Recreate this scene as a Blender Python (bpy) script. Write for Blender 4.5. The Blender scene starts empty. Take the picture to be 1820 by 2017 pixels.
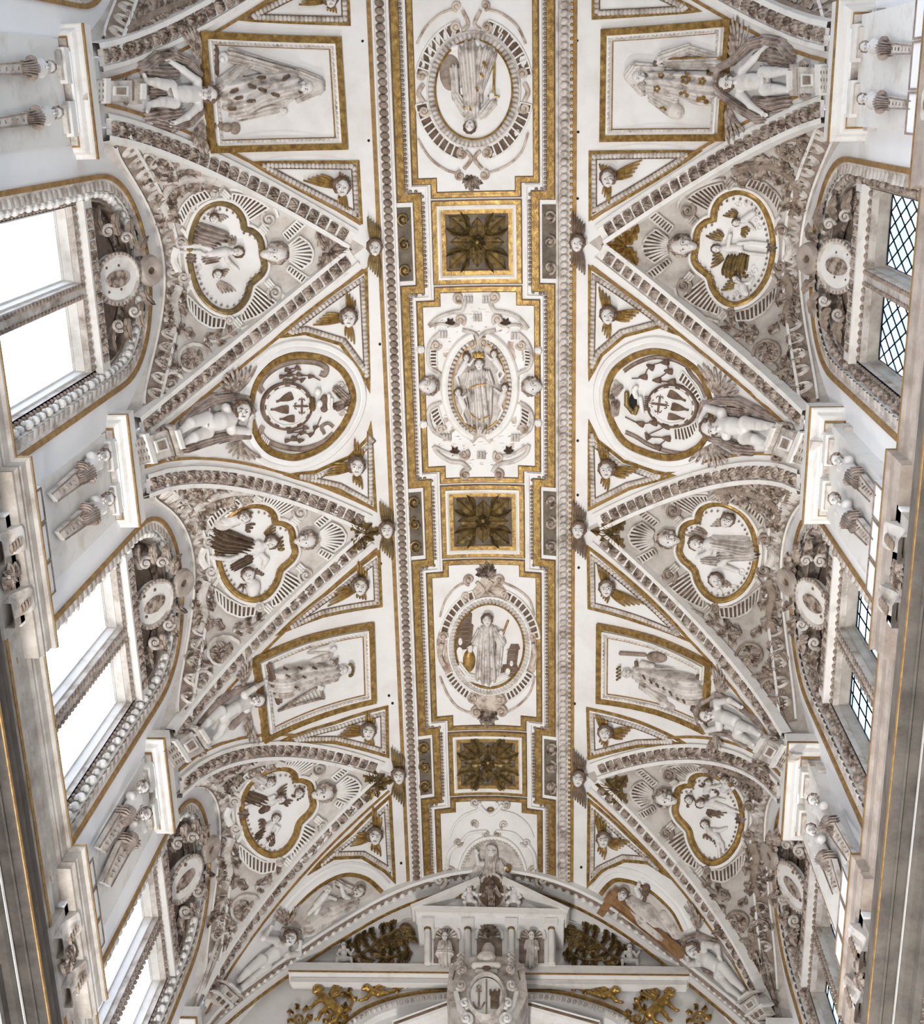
import bpy, math, random
import numpy as np
from mathutils import Vector, Matrix
from mathutils.geometry import tessellate_polygon
random.seed(4); RNG = np.random.default_rng(4)
C = bpy.context.scene.collection
# ------------------------------------------------------------------ camera
FPX, PITCH, ROLL, YAW = 2423.0, .3289, -.1759, .1915
CAM = np.array([1.1775, 0., 0.])
def _basis():
    cz, sz, ct, st = math.cos(YAW), math.sin(YAW), math.cos(PITCH), math.sin(PITCH)
    Rz = np.array([[cz, -sz, 0], [sz, cz, 0], [0, 0, 1]])
    w = Rz @ np.array([0, st, ct]); d = Rz @ np.array([0, ct, -st]); r = Rz @ np.array([1., 0, 0])
    c, s = math.cos(ROLL), math.sin(ROLL)
    return c * r + s * d, -s * r + c * d, w
CR, CD, CW = _basis()
cam = bpy.data.objects.new('camera', bpy.data.cameras.new('camera')); C.objects.link(cam)
M = Matrix.Identity(4)
for i in range(3):
    M[i][0], M[i][1], M[i][2], M[i][3] = CR[i], -CD[i], -CW[i], CAM[i]
cam.matrix_world = M
cam.data.sensor_fit = 'HORIZONTAL'; cam.data.sensor_width = 36; cam.data.lens = 36 * FPX / 1820
cam.data.clip_start = .1; cam.data.clip_end = 500
bpy.context.scene.camera = cam
# ------------------------------------------------------------------ sky, lamps, exposure
sc = bpy.context.scene
sc.view_settings.view_transform = 'Standard'; sc.view_settings.look = 'None'
sc.view_settings.exposure = 0.10; sc.view_settings.gamma = 1; sc.view_settings.use_curve_mapping = False
W = bpy.data.worlds.new('sky'); sc.world = W; W.use_nodes = True
nt = W.node_tree; nt.nodes.clear()
_o = nt.nodes.new('ShaderNodeOutputWorld'); _b = nt.nodes.new('ShaderNodeBackground')
_tc = nt.nodes.new('ShaderNodeTexCoord'); _sx = nt.nodes.new('ShaderNodeSeparateXYZ')
nt.links.new(_tc.outputs['Generated'], _sx.inputs[0])
_h = nt.nodes.new('ShaderNodeMapRange'); _h.inputs[1].default_value = -.06; _h.inputs[2].default_value = .06
nt.links.new(_sx.outputs['Z'], _h.inputs[0])
_s = nt.nodes.new('ShaderNodeMapRange'); _s.inputs[1].default_value = -1; _s.inputs[2].default_value = 1   # bright sunlit side of the sky is to the left
nt.links.new(_sx.outputs['X'], _s.inputs[0])
_sky = nt.nodes.new('ShaderNodeMix'); _sky.data_type = 'RGBA'
_sky.inputs[6].default_value = (3.9, 4.25, 4.9, 1); _sky.inputs[7].default_value = (.80, 1.08, 1.25, 1)
nt.links.new(_s.outputs[0], _sky.inputs[0])
_mx = nt.nodes.new('ShaderNodeMix'); _mx.data_type = 'RGBA'
_mx.inputs[6].default_value = (.22, .212, .205, 1)      # pale tone below the horizon, standing in for bounce light; no floor is built
nt.links.new(_h.outputs[0], _mx.inputs[0]); nt.links.new(_sky.outputs[2], _mx.inputs[7])
nt.links.new(_mx.outputs[2], _b.inputs[0]); _b.inputs[1].default_value = 1.25
nt.links.new(_b.outputs[0], _o.inputs[0])
def fill_light(name, loc, aim, size, watts, col=(1, .96, .91)):      # added unseen area lights, standing in for floor bounce onto the vault
    l = bpy.data.lights.new(name, 'AREA'); l.shape = 'DISK'; l.size = size; l.spread = math.radians(95); l.energy = watts; l.color = col
    o = bpy.data.objects.new(name, l); C.objects.link(o); o.location = loc
    o.rotation_euler = (Vector(aim) - Vector(loc)).to_track_quat('-Z', 'Y').to_euler(); return o
fill_light('nave_fill_light', (-2.5, 3, 1), (0, 5, 25), 2.0, 640)
fill_light('nave_fill_light', (-2.5, 12, 1), (0, 12, 25), 2.0, 640)
fill_light('crossing_fill_light', (-1., 24, 4), (0, 11, 25), 3.0, 760, (1, .98, .95))  # added, unseen: brings light in from the crossing end
# ------------------------------------------------------------------ materials
MATS = {}
def mat(name, c1, c2=None, scale=3., rough=.75, metal=0., lo=.4, hi=.65, bump=0., bscale=20., c3=None):
    m = bpy.data.materials.new(name); m.use_nodes = True; MATS[name] = m
    n = m.node_tree.nodes; l = m.node_tree.links; b = n['Principled BSDF']
    b.inputs['Roughness'].default_value = rough; b.inputs['Metallic'].default_value = metal
    b.inputs['Specular IOR Level'].default_value = .3
    b.inputs['Base Color'].default_value = (*c1, 1)
    g = n.new('ShaderNodeNewGeometry')
    if c2:
        t = n.new('ShaderNodeTexNoise'); t.inputs['Scale'].default_value = scale; t.inputs['Detail'].default_value = 5
        t.inputs['Roughness'].default_value = .65
        l.new(g.outputs['Position'], t.inputs['Vector'])
        r = n.new('ShaderNodeValToRGB'); e = r.color_ramp.elements
        e[0].position, e[1].position = lo, hi; e[0].color = (*c1, 1); e[1].color = (*c2, 1)
        if c3:
            x = e.new(min(.99, hi + .12)); x.color = (*c3, 1)
        l.new(t.outputs['Fac'], r.inputs[0]); l.new(r.outputs[0], b.inputs['Base Color'])
    if bump:
        t2 = n.new('ShaderNodeTexNoise'); t2.inputs['Scale'].default_value = bscale; t2.inputs['Detail'].default_value = 3
        l.new(g.outputs['Position'], t2.inputs['Vector'])
        bp = n.new('ShaderNodeBump'); bp.inputs['Strength'].default_value = bump; bp.inputs['Distance'].default_value = .02
        l.new(t2.outputs['Fac'], bp.inputs['Height']); l.new(bp.outputs[0], b.inputs['Normal'])
    return m
mat('plaster', (.745, .735, .725), (.63, .60, .575), 1.1, .85, lo=.45, hi=.8, bump=.1, bscale=6)
mat('wall_plaster', (.82, .825, .84), (.75, .75, .765), .7, .85, lo=.45, hi=.8)
mat('stone', (.60, .56, .525), (.25, .20, .16), 3.4, .7, lo=.44, hi=.70, bump=.25, bscale=14)
mat('white', (.73, .715, .69), (.55, .505, .46), 3.0, .65, lo=.5, hi=.8)
mat('flesh', (.67, .65, .635), (.42, .365, .325), 3.2, .5, lo=.52, hi=.80)
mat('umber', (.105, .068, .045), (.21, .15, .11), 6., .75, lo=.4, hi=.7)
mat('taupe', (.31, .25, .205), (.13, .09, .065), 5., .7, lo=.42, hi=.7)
mat('leafstone', (.42, .35, .30), (.105, .07, .05), 7., .65, lo=.42, hi=.60)
mat('drape', (.64, .60, .57), (.24, .185, .145), 4., .7, lo=.47, hi=.70)
mat('feather', (.43, .365, .32), (.15, .105, .08), 9., .6, lo=.42, hi=.60)
mat('cloak', (.40, .335, .30), (.15, .11, .085), 4., .65, lo=.42, hi=.66)
mat('gold', (.20, .115, .035), (.42, .27, .085), 9., .42, .55, lo=.38, hi=.62, c3=(.62, .44, .16), bump=.3, bscale=30)
mat('goldline', (.25, .14, .05), (.40, .25, .09), 8., .5, .35, lo=.38, hi=.62)
mat('brightgold', (.50, .33, .09), (.22, .13, .04), 7., .35, .75, lo=.42, hi=.66, bump=.3, bscale=25)
mat('oldgold', (.27, .19, .075), (.12, .085, .045), 6., .45, .5, lo=.42, hi=.64, c3=(.42, .33, .16), bump=.3, bscale=25)
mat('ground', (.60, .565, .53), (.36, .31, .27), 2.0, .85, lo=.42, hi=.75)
mat('ground_right_shade', (.50, .46, .42), (.29, .245, .21), 2.0, .85, lo=.42, hi=.75)  # the left ground darkened, putting the right severies' shade into the colour
mat('tawny', (.58, .50, .43), (.24, .17, .12), 5., .65, lo=.42, hi=.66)
mat('darkground', (.105, .085, .065), (.20, .165, .12), 4., .8, lo=.4, hi=.7)
mat('marble', (.50, .465, .425), (.27, .225, .19), 2.0, .5, lo=.4, hi=.7)
mat('greymarble', (.17, .15, .13), (.08, .068, .058), 2.2, .55, lo=.4, hi=.7)
mat('pinkmarble', (.43, .37, .325), (.26, .21, .175), 2.4, .45, lo=.4, hi=.7)
mat('darkmarble', (.07, .06, .052), (.028, .023, .02), 2.5, .5, lo=.4, hi=.7)
mat('lead', (.03, .05, .09), None, rough=.5, metal=.5)
mat('wood', (.33, .19, .09), (.20, .11, .05), 6., .55, lo=.4, hi=.65)
mat('black', (.01, .01, .01))
def glass(name, col, rough):
    m = bpy.data.materials.new(name); m.use_nodes = True; MATS[name] = m
    n = m.node_tree.nodes; l = m.node_tree.links; n.clear()
    o = n.new('ShaderNodeOutputMaterial'); t = n.new('ShaderNodeBsdfTransparent'); g = n.new('ShaderNodeBsdfGlossy')
    t.inputs[0].default_value = (*col, 1); g.inputs['Roughness'].default_value = rough
    x = n.new('ShaderNodeMixShader'); x.inputs[0].default_value = .04
    l.new(t.outputs[0], x.inputs[1]); l.new(g.outputs[0], x.inputs[2]); l.new(x.outputs[0], o.inputs[0])
glass('clear_glass', (.97, .97, .98), .02)
glass('tinted_glass', (.62, .70, .72), .05); glass('tinted_glass_pale', (.76, .81, .82), .05)
# ------------------------------------------------------------------ surfaces of the building
A_, B_, ZS = 5.6, 6.05, 18.95
LB, YC0 = 5.89, 2.69                       # bay length, centre of the second bay
XL, XR = -5.75, 5.95                       # wall faces
YEND, YBEG = 18.6, -9.2
KPX = 1 / FPX
def proj(P):
    P = np.asarray(P, float) - CAM; z = P @ CW
    return np.stack([910 + FPX * (P @ CR) / z, 1008.5 + FPX * (P @ CD) / z], -1)
def rays(px):
    px = np.atleast_2d(np.asarray(px, float))
    d = CW + CR * ((px[:, :1] - 910) / FPX) + CD * ((px[:, 1:2] - 1008.5) / FPX)
    return d
class Surf:
    def N(s, u, v):
        e = 1e-3
        a = s.P(u + e, v) - s.P(u - e, v); b = s.P(u, v + e) - s.P(u, v - e)
        n = np.cross(a, b); n /= np.linalg.norm(n, axis=-1, keepdims=True) + 1e-12
        P = s.P(u, v); c = np.zeros_like(P); c[..., 0] = 0; c[..., 1] = P[..., 1]; c[..., 2] = 15.
        if s.flat is not None: c = s.flat
        sg = np.sign(np.sum(n * (c - P), -1, keepdims=True)); sg[sg == 0] = 1
        return n * sg
    flat = None
    def inv(s, px, h=0.):
        px = np.atleast_2d(np.asarray(px, float)); uv = s._inv(px)
        h = np.broadcast_to(np.asarray(h, float), (len(px),))
        if np.any(np.abs(h) > .01):
            q = px.copy()
            for _ in range(3):
                W3 = s.P(uv[:, 0], uv[:, 1]) + s.N(uv[:, 0], uv[:, 1]) * h[:, None]
                q = q - (proj(W3) - px); uv = s._inv(q)
        return uv
    def at(s, uv, h=0.):
        uv = np.asarray(uv, float); h = np.asarray(h, float)
        return s.P(uv[..., 0], uv[..., 1]) + s.N(uv[..., 0], uv[..., 1]) * h[..., None]
    def k(s, px):                      # metres per picture pixel at that spot
        P = s.at(s.inv([px]))[0]; return float((P - CAM) @ CW) / FPX
class Barrel(Surf):
    R = 5.83
    def P(s, u, v):
        f = u / s.R; f, v = np.broadcast_arrays(f, np.asarray(v, float))
        return np.stack([A_ * np.sin(f), v, ZS + B_ * np.cos(f)], -1)
    def _inv(s, px):
        d = rays(px); a = (d[:, 0] / A_) ** 2 + (d[:, 2] / B_) ** 2
        b = 2 * (CAM[0] * d[:, 0] / A_ ** 2 - ZS * d[:, 2] / B_ ** 2); c = (CAM[0] / A_) ** 2 + (ZS / B_) ** 2 - 1
        t = (-b + np.sqrt(np.maximum(b * b - 4 * a * c, 0))) / (2 * a); p = CAM + d * t[:, None]
        return np.stack([np.arctan2(p[:, 0] / A_, (p[:, 2] - ZS) / B_) * s.R, p[:, 1]], -1)
def zbar(x): return ZS + B_ * np.sqrt(np.maximum(0, 1 - (x / A_) ** 2))
HB = 2.42                                   # half opening of a severy at its foot
def zfor(d): return 18.6 + 4.0 * np.maximum(0, 1 - (d / HB) ** 2) ** .75
def xgro(d): return 2.2 + np.abs(d) / .73
class Severy(Surf):                         # u = distance from the vault axis, v = distance along the nave from the bay centre
    def __init__(s, side, n): s.side, s.yc, s.xw = side, YC0 + LB * n, abs(XL if side < 0 else XR)
    def P(s, u, v):
        u, v = np.broadcast_arrays(np.asarray(u, float), np.asarray(v, float)); d = np.clip(v, -HB, HB)
        xg = np.minimum(xgro(d), 5.55); r = (u - xg) / (s.xw - xg)
        zg = zbar(xg); zf = zfor(d)
        z = zg + (zf - zg) * r + .35 * np.clip(r, 0, 1) * (1 - np.clip(r, 0, 1)) * (1 - (d / HB) ** 2)
        return np.stack([s.side * u, s.yc + v, z], -1)
    def _inv(s, px):
        d = rays(px); t = np.full(len(d), 22.)
        for _ in range(22):
            p = CAM + d * t[:, None]; q = s.P(s.side * p[:, 0], p[:, 1] - s.yc)
            t = t + np.clip((q[:, 2] - p[:, 2]) / d[:, 2], -1, 1) * .7
        p = CAM + d * t[:, None]
        return np.stack([s.side * p[:, 0], p[:, 1] - s.yc], -1)
class Tilt(Surf):                           # wall-side plane leaning forward at the top: u along the nave, v up
    def __init__(s, side, x0, z0, lean): s.side, s.x0, s.z0, s.m = side, x0, z0, lean
    def P(s, u, v):
        u, v = np.broadcast_arrays(np.asarray(u, float), np.asarray(v, float)); return np.stack([s.side * (s.x0 - s.m * (v - s.z0)), u, v], -1)
    def _inv(s, px):
        d = rays(px); t = (s.side * s.x0 + s.side * s.m * s.z0 - CAM[0] - s.side * s.m * CAM[2]) / (d[:, 0] + s.side * s.m * d[:, 2]); p = CAM + d * t[:, None]; return p[:, 1:]
class TiltY(Surf):                          # cross plane leaning towards the nave at the top: u across, v up
    def __init__(s, y0, z0, m): s.y0, s.z0, s.m = y0, z0, m
    def P(s, u, v):
        u, v = np.broadcast_arrays(np.asarray(u, float), np.asarray(v, float)); return np.stack([u, s.y0 - s.m * (v - s.z0), v], -1)
    def _inv(s, px):
        d = rays(px); t = (s.y0 + s.m * s.z0 - CAM[1] - s.m * CAM[2]) / (d[:, 1] + s.m * d[:, 2]); p = CAM + d * t[:, None]; return p[:, [0, 2]]
class Plane(Surf):
    def __init__(s, ax, val, nrm): s.ax, s.val, s.n = ax, val, np.array(nrm, float)
    def P(s, u, v):
        u, v = np.broadcast_arrays(np.asarray(u, float), np.asarray(v, float)); c = np.full_like(u, s.val)
        return np.stack([c, u, v], -1) if s.ax == 0 else np.stack([u, c, v], -1)
    def N(s, u, v): return np.broadcast_to(s.n, s.P(u, v).shape)
    def _inv(s, px):
        d = rays(px); t = (s.val - CAM[s.ax]) / d[:, s.ax]; p = CAM + d * t[:, None]
        return p[:, [1, 2]] if s.ax == 0 else p[:, [0, 2]]
BAR = Barrel(); WL = Plane(0, XL, (1, 0, 0)); WR = Plane(0, XR, (-1, 0, 0)); WE = Plane(1, 18.5, (0, -1, 0))
SEV = {(s, n): Severy(s, n) for s in (-1, 1) for n in (-2, -1, 0, 1, 2)}
# ------------------------------------------------------------------ objects
class Bld:                                  # collects geometry of ONE object
    def __init__(s): s.V, s.F, s.n = [], [], 0
    def add(s, V, F):
        V = np.asarray(V, float).reshape(-1, 3); s.V.append(V)
        for f in (F if isinstance(F, list) else [F]):
            if len(f): s.F.append(np.asarray(f, np.int64) + s.n)
        s.n += len(V); return s
    def mesh(s, name, base=(0, 0, 0), smooth=True, angle=40):
        me = bpy.data.meshes.new(name); V = np.concatenate(s.V) - np.asarray(base, float)
        me.vertices.add(len(V)); me.vertices.foreach_set('co', V.astype(np.float32).ravel())
        lt = np.concatenate([np.full(len(f), f.shape[1]) for f in s.F]); li = np.concatenate([f.ravel() for f in s.F])
        me.loops.add(len(li)); me.loops.foreach_set('vertex_index', li.astype(np.int32))
        me.polygons.add(len(lt)); me.polygons.foreach_set('loop_start', np.concatenate([[0], np.cumsum(lt)[:-1]]).astype(np.int32))
        me.polygons.foreach_set('loop_total', lt.astype(np.int32)); me.update(calc_edges=True)
        me.polygons.foreach_set('use_smooth', np.full(len(lt), smooth))
        if smooth and angle: me.set_sharp_from_angle(angle=math.radians(angle))
        return me
def props(o, label=None, cat=None, group=None, kind=None):
    for k_, v_ in (('label', label), ('category', cat), ('group', group), ('kind', kind)):
        if v_: o[k_] = v_
    return o
def thing(name, label, cat, base=(0, 0, 0), group=None):
    o = bpy.data.objects.new(name, None); o.empty_display_size = .2; C.objects.link(o); o.location = [float(x) for x in base]
    return props(o, label, cat, group)
def root_of(o):
    while o.parent: o = o.parent
    return o
def obj(name, b, m, parent=None, kind=None, smooth=True, angle=40, label=None):
    base = np.array(root_of(parent).location) if parent else np.zeros(3)
    me = b.mesh(name, base, smooth, angle) if isinstance(b, Bld) else b
    if m: me.materials.append(MATS[m])
    o = bpy.data.objects.new(name, me); C.objects.link(o)
    if parent: o.parent = parent
    return props(o, label=label, kind=kind)
def single(name, b, m, label, cat, base, group=None, **kw):
    me = b.mesh(name, base, **kw); me.materials.append(MATS[m]); o = bpy.data.objects.new(name, me); C.objects.link(o)
    o.location = [float(x) for x in base]; return props(o, label, cat, group)
def inst(name, me, parent, mx):
    o = bpy.data.objects.new(name, me); C.objects.link(o); o.parent = parent
    o.matrix_local = Matrix.Translation(-root_of(parent).location) @ Matrix(mx.tolist()); return o
def struct(name, b, m, parent=None, **kw): return obj(name, b, m, parent, kind=None if parent else 'structure', **kw)
# ------------------------------------------------------------------ geometry
def grid_faces(nu, nv, cu=False, cv=False):
    i, j = np.meshgrid(np.arange(nu if cu else nu - 1), np.arange(nv if cv else nv - 1), indexing='ij')
    i, j = i.ravel(), j.ravel(); i2, j2 = (i + 1) % nu, (j + 1) % nv
    return np.stack([i * nv + j, i2 * nv + j, i2 * nv + j2, i * nv + j2], -1)
def spl(p, n=12, closed=False):             # Catmull-Rom through the points
    p = np.asarray(p, float); m = len(p)
    if m < 3 and not closed: return np.linspace(p[0], p[-1], n + 1)
    out = []
    for i in range(m if closed else m - 1):
        q = [p[(i + k) % m] if closed else p[min(max(i + k, 0), m - 1)] for k in (-1, 0, 1, 2)]
        t = np.arange(n)[:, None] / n
        out.append(.5 * (2 * q[1] + (q[2] - q[0]) * t + (2 * q[0] - 5 * q[1] + 4 * q[2] - q[3]) * t ** 2 + (3 * q[1] - q[0] - 3 * q[2] + q[3]) * t ** 3))
    r = np.concatenate(out)
    return r if closed else np.concatenate([r, p[-1:]])
def resample(uv, step, closed=False):
    uv = np.asarray(uv, float)
    if closed: uv = np.concatenate([uv, uv[:1]])
    L = np.concatenate([[0], np.cumsum(np.linalg.norm(np.diff(uv[:, :], axis=0), axis=1))]); n = max(1, int(round(L[-1] / step)))
    t = np.linspace(0, L[-1], n + 1)
    r = np.stack([np.interp(t, L, uv[:, i]) for i in range(uv.shape[1])], -1)
    return r[:-1] if closed else r
def dens(uv, closed=False, step=.25):       # keep corners, add points between
    uv = np.asarray(uv, float); out = []
    m = len(uv)
    for i in range(m if closed else m - 1):
        a, b = uv[i], uv[(i + 1) % m]; n = max(1, int(math.ceil(np.linalg.norm(b - a) / step)))
        out += [a + (b - a) * t / n for t in range(n)]
    if not closed: out.append(uv[-1])
    return np.array(out)
def sweep_uv(b, S, uv, prof, closed=False, cap=True):
    """profile (offset to the left of travel, height) along a path lying on surface S, mitred at the corners"""
    uv = np.asarray(uv, float); P0 = S.at(uv, np.zeros(len(uv))); Nn = S.N(uv[:, 0], uv[:, 1])
    nx = np.roll(P0, -1, 0); pv = np.roll(P0, 1, 0)
    d1 = P0 - pv; d2 = nx - P0
    if not closed: d1[0] = d2[0]; d2[-1] = d1[-1]
    d1 /= np.linalg.norm(d1, axis=1, keepdims=True) + 1e-9; d2 /= np.linalg.norm(d2, axis=1, keepdims=True) + 1e-9
    c1 = np.cross(Nn, d1); c2 = np.cross(Nn, d2); m = c1 + c2
    m /= np.linalg.norm(m, axis=1, keepdims=True) + 1e-9
    m = m / np.maximum(.35, np.sum(m * c1, 1, keepdims=True))
    pr = np.asarray(prof, float); n, q = len(uv), len(pr)
    V = P0[:, None] + m[:, None] * pr[None, :, :1] + Nn[:, None] * pr[None, :, 1:]
    F = [grid_faces(n, q, closed, False)]
    b.add(V, F); return b
def sweep(b, S, px, prof, closed=False, k=None, step=.25):
    px = np.asarray(px, float); k = k or S.k(px.mean(0)); uv = dens(S.inv(px, .8 * k * max(p_[1] for p_ in prof)), closed, step)
    # turn left-of-travel seen in the picture into left-of-travel on the surface
    return sweep_uv(b, S, uv, [(o * k, h * k) for o, h in prof], closed)
def plate_uv(b, S, uv, h, step=.3, skirt=0.):
    """filled outline on a surface, raised by h with a skirt down to skirt"""
    uv = np.asarray(uv, float); tri = np.array(tessellate_polygon([[Vector((p[0], p[1], 0)) for p in uv]]))
    V = [tuple(p) for p in uv]; F = [tuple(t) for t in tri]; mid = {}
    for _ in range(6):
        big = {tuple(sorted(e)) for t in F for e in ((t[0], t[1]), (t[1], t[2]), (t[2], t[0])) if math.dist(V[e[0]], V[e[1]]) > step}
        if not big: break
        for e in big:
            if e not in mid: mid[e] = len(V); V.append(((V[e[0]][0] + V[e[1]][0]) / 2, (V[e[0]][1] + V[e[1]][1]) / 2))
        G = []
        for t in F:
            q = []
            for i in range(3):
                q.append(t[i]); e = tuple(sorted((t[i], t[(i + 1) % 3])))
                if e in big: q.append(mid[e])
            if len(q) == 3: G.append(tuple(q))
            elif len(q) == 4:
                k_ = [i for i in range(4) if q[i] not in t][0]; r = q[k_:] + q[:k_]; G += [(r[0], r[1], r[2]), (r[0], r[2], r[3])]
            elif len(q) == 5:
                k_ = [i for i in range(5) if q[i] in t and q[i - 1] not in t and q[(i + 1) % 5] not in t][0]; r = q[k_:] + q[:k_]
                G += [(r[4], r[0], r[1]), (r[4], r[1], r[2]), (r[4], r[2], r[3])]
            else: G += [(q[0], q[1], q[5]), (q[1], q[2], q[3]), (q[3], q[4], q[5]), (q[1], q[3], q[5])]
        F = G
    V = np.array(V); T = S.at(V, np.full(len(V), h)); b.add(T, np.array(F))
    if h != skirt:
        n = len(uv); lo = S.at(uv, np.full(n, skirt)); hi = S.at(uv, np.full(n, h)); b.add(np.stack([hi, lo], 1), grid_faces(n, 2, True))
    return b
def plate(b, S, px, h, step=.3, skirt=-1.):
    k = S.k(np.mean(np.asarray(px, float), 0)); return plate_uv(b, S, S.inv(px, h * k), h * k, step, skirt * k)
def tube(b, S, px, r, h=None, n=8, sq=1., spline=6, closed=False):
    """rounded limb / tendril lying on the surface; r radii in picture pixels, h height of its axis, sq flattening"""
    px = np.asarray(px, float); m = len(px); k = S.k(px.mean(0))
    r = np.broadcast_to(np.asarray(r, float), (m,)); h = np.asarray(r * .4 if h is None else np.broadcast_to(np.asarray(h, float), (m,)))
    q = np.concatenate([px, r[:, None], h[:, None]], 1)
    if spline: q = spl(q, spline, closed)
    uv = S.inv(q[:, :2], q[:, 3] * k); P0 = S.at(uv, q[:, 3] * k); Nn = S.N(uv[:, 0], uv[:, 1])
    t = np.gradient(P0, axis=0) if not closed else np.roll(P0, -1, 0) - np.roll(P0, 1, 0)
    t /= np.linalg.norm(t, axis=1, keepdims=True) + 1e-9; c = np.cross(Nn, t); c /= np.linalg.norm(c, axis=1, keepdims=True) + 1e-9
    a = np.linspace(0, 2 * np.pi, n, endpoint=False); R = q[:, 2] * k
    V = P0[:, None] + R[:, None, None] * (np.cos(a)[None, :, None] * c[:, None] + sq * np.sin(a)[None, :, None] * Nn[:, None])
    F = [grid_faces(len(q), n, closed, True)]
    if not closed: F += [np.arange(n)[None, :], (np.arange(n) + (len(q) - 1) * n)[None, ::-1]]
    b.add(V, F); return b
def box(b, x0, x1, y0, y1, z0, z1):
    V = [(x, y, z) for x in (x0, x1) for y in (y0, y1) for z in (z0, z1)]
    return b.add(V, np.array([(0, 1, 3, 2), (4, 6, 7, 5), (0, 4, 5, 1), (2, 3, 7, 6), (0, 2, 6, 4), (1, 5, 7, 3)]))
def frames(S, uv, closed=False):            # matrices along a path on a surface: x along, y across, z out
    P0 = S.at(uv, np.zeros(len(uv))); Nn = S.N(uv[:, 0], uv[:, 1])
    t = (np.roll(P0, -1, 0) - np.roll(P0, 1, 0)) if closed else np.gradient(P0, axis=0)
    t /= np.linalg.norm(t, axis=1, keepdims=True) + 1e-9; c = np.cross(Nn, t); c /= np.linalg.norm(c, axis=1, keepdims=True) + 1e-9
    M = np.zeros((len(uv), 4, 4)); M[:, :3, 0], M[:, :3, 1], M[:, :3, 2], M[:, :3, 3] = t, c, np.cross(t, c), P0; M[:, 3, 3] = 1
    return M
def unit_mesh(name, f, m, angle=40):
    b = Bld(); f(b); me = b.mesh(name, (0, 0, 0), True, angle); me.materials.append(MATS[m]); return me
def hf(b, f, n=8, x0=-.5, x1=.5, y0=-.5, y1=.5):   # little height-field tile
    x, y = np.meshgrid(np.linspace(x0, x1, n), np.linspace(y0, y1, n), indexing='ij'); b.add(np.stack([x, y, f(x, y)], -1), grid_faces(n, n))
def ball(b, c=(0, 0, 0), r=(1, 1, 1), n=10, m=6):
    th = np.linspace(0, np.pi, m); ph = np.linspace(0, 2 * np.pi, n, endpoint=False)
    V = np.stack([np.outer(np.sin(th), np.cos(ph)), np.outer(np.sin(th), np.sin(ph)), np.outer(np.cos(th), np.ones(n))], -1) * np.array(r) + np.array(c)
    b.add(V, grid_faces(m, n, False, True))
UM = {}
def row(parent, S, uv, name, um, step, size, closed=False, off=0., h=0., flip=False, jitter=0., turn=0.):
    """a row of alike pieces, each an object of its own, along a path on the surface"""
    uv = resample(uv, step, closed) if step else uv
    Ms = frames(S, uv, closed); n = 0
    for i, Mx in enumerate(Ms):
        if not closed and step and (i == 0 or i == len(Ms) - 1): continue
        Mx = Mx.copy(); Mx[:3, 3] += Mx[:3, 1] * off + Mx[:3, 2] * h
        s = np.array(size) * (1 + jitter * RNG.uniform(-1, 1))
        if turn:
            c, q = math.cos(turn), math.sin(turn); Mx = Mx @ np.array([[c, -q, 0, 0], [q, c, 0, 0], [0, 0, 1, 0], [0, 0, 0, 1]])
        Mx[:3, 0] *= s[0]; Mx[:3, 1] *= s[1] * (-1 if flip else 1); Mx[:3, 2] *= s[2]
        inst(name, UM[um], parent, Mx); n += 1
    return n
def U(um, f, m): UM[um] = unit_mesh(um, f, m)
# leaf block of the ribs, rope bead, egg, scallop, pearl
U('leaf_block', lambda b: hf(b, lambda x, y: (.5 * (1 - (2 * x) ** 4) * (1 - (2 * y) ** 4)) * (.40 + .60 * np.cos(11 * (np.abs(y) - .55 * x)) ** 2) - .02, 11), 'leafstone')
U('rope_bead', lambda b: ball(b, (0, 0, .1), (.5, .5, .5), 8, 5), 'taupe')
U('rope_bead_pale', lambda b: ball(b, (0, 0, .1), (.5, .5, .5), 8, 5), 'stone')
U('egg', lambda b: hf(b, lambda x, y: .5 * np.sqrt(np.maximum(0, 1 - (2 * x) ** 2 - (1.1 * (y - .05) * 2 - .1) ** 2 * .8)) - .02, 7), 'stone')
U('egg_white', lambda b: ball(b, (0, 0, .1), (.5, .5, .5), 9, 6), 'white')
U('pearl', lambda b: ball(b, (0, 0, .15), (.5, .5, .5), 8, 5), 'taupe')
U('pearl_gold', lambda b: ball(b, (0, 0, .15), (.5, .5, .5), 8, 5), 'gold')
def _scal(b):
    a = np.linspace(-.15, math.pi + .15, 9); r = np.array([.32, .42, .52]); hh = np.array([0, .35, 0])
    V = np.stack([np.stack([np.cos(a)[:, None] * r, np.sin(a)[:, None] * r * 1.5 - .42, np.broadcast_to(hh, (9, 3))], -1)], 0)[0]
    b.add(V, grid_faces(9, 3)); ball(b, (0, .0, 0), (.17, .3, .28), 6, 4)
U('scallop', _scal, 'stone')
def _leafrow(b): hf(b, lambda x, y: .4 * (1 - (2 * x) ** 2) * (.35 + .65 * np.clip(.5 - y, 0, 1)) * (.75 + .25 * np.cos(18 * x)), 6)
U('lip_leaf', _leafrow, 'stone')
U('fruit', lambda b: (ball(b, (0, 0, .2), (.34, .34, .34), 8, 5), ball(b, (.3, .25, .05), (.22, .3, .16), 6, 4), ball(b, (-.33, -.2, .05), (.3, .18, .16), 6, 4)), 'leafstone')
U('fruit_pale', lambda b: (ball(b, (0, 0, .2), (.36, .36, .34), 8, 5), ball(b, (-.25, .3, .05), (.22, .3, .16), 6, 4), ball(b, (.33, -.2, .05), (.3, .18, .16), 6, 4)), 'white')
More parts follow.
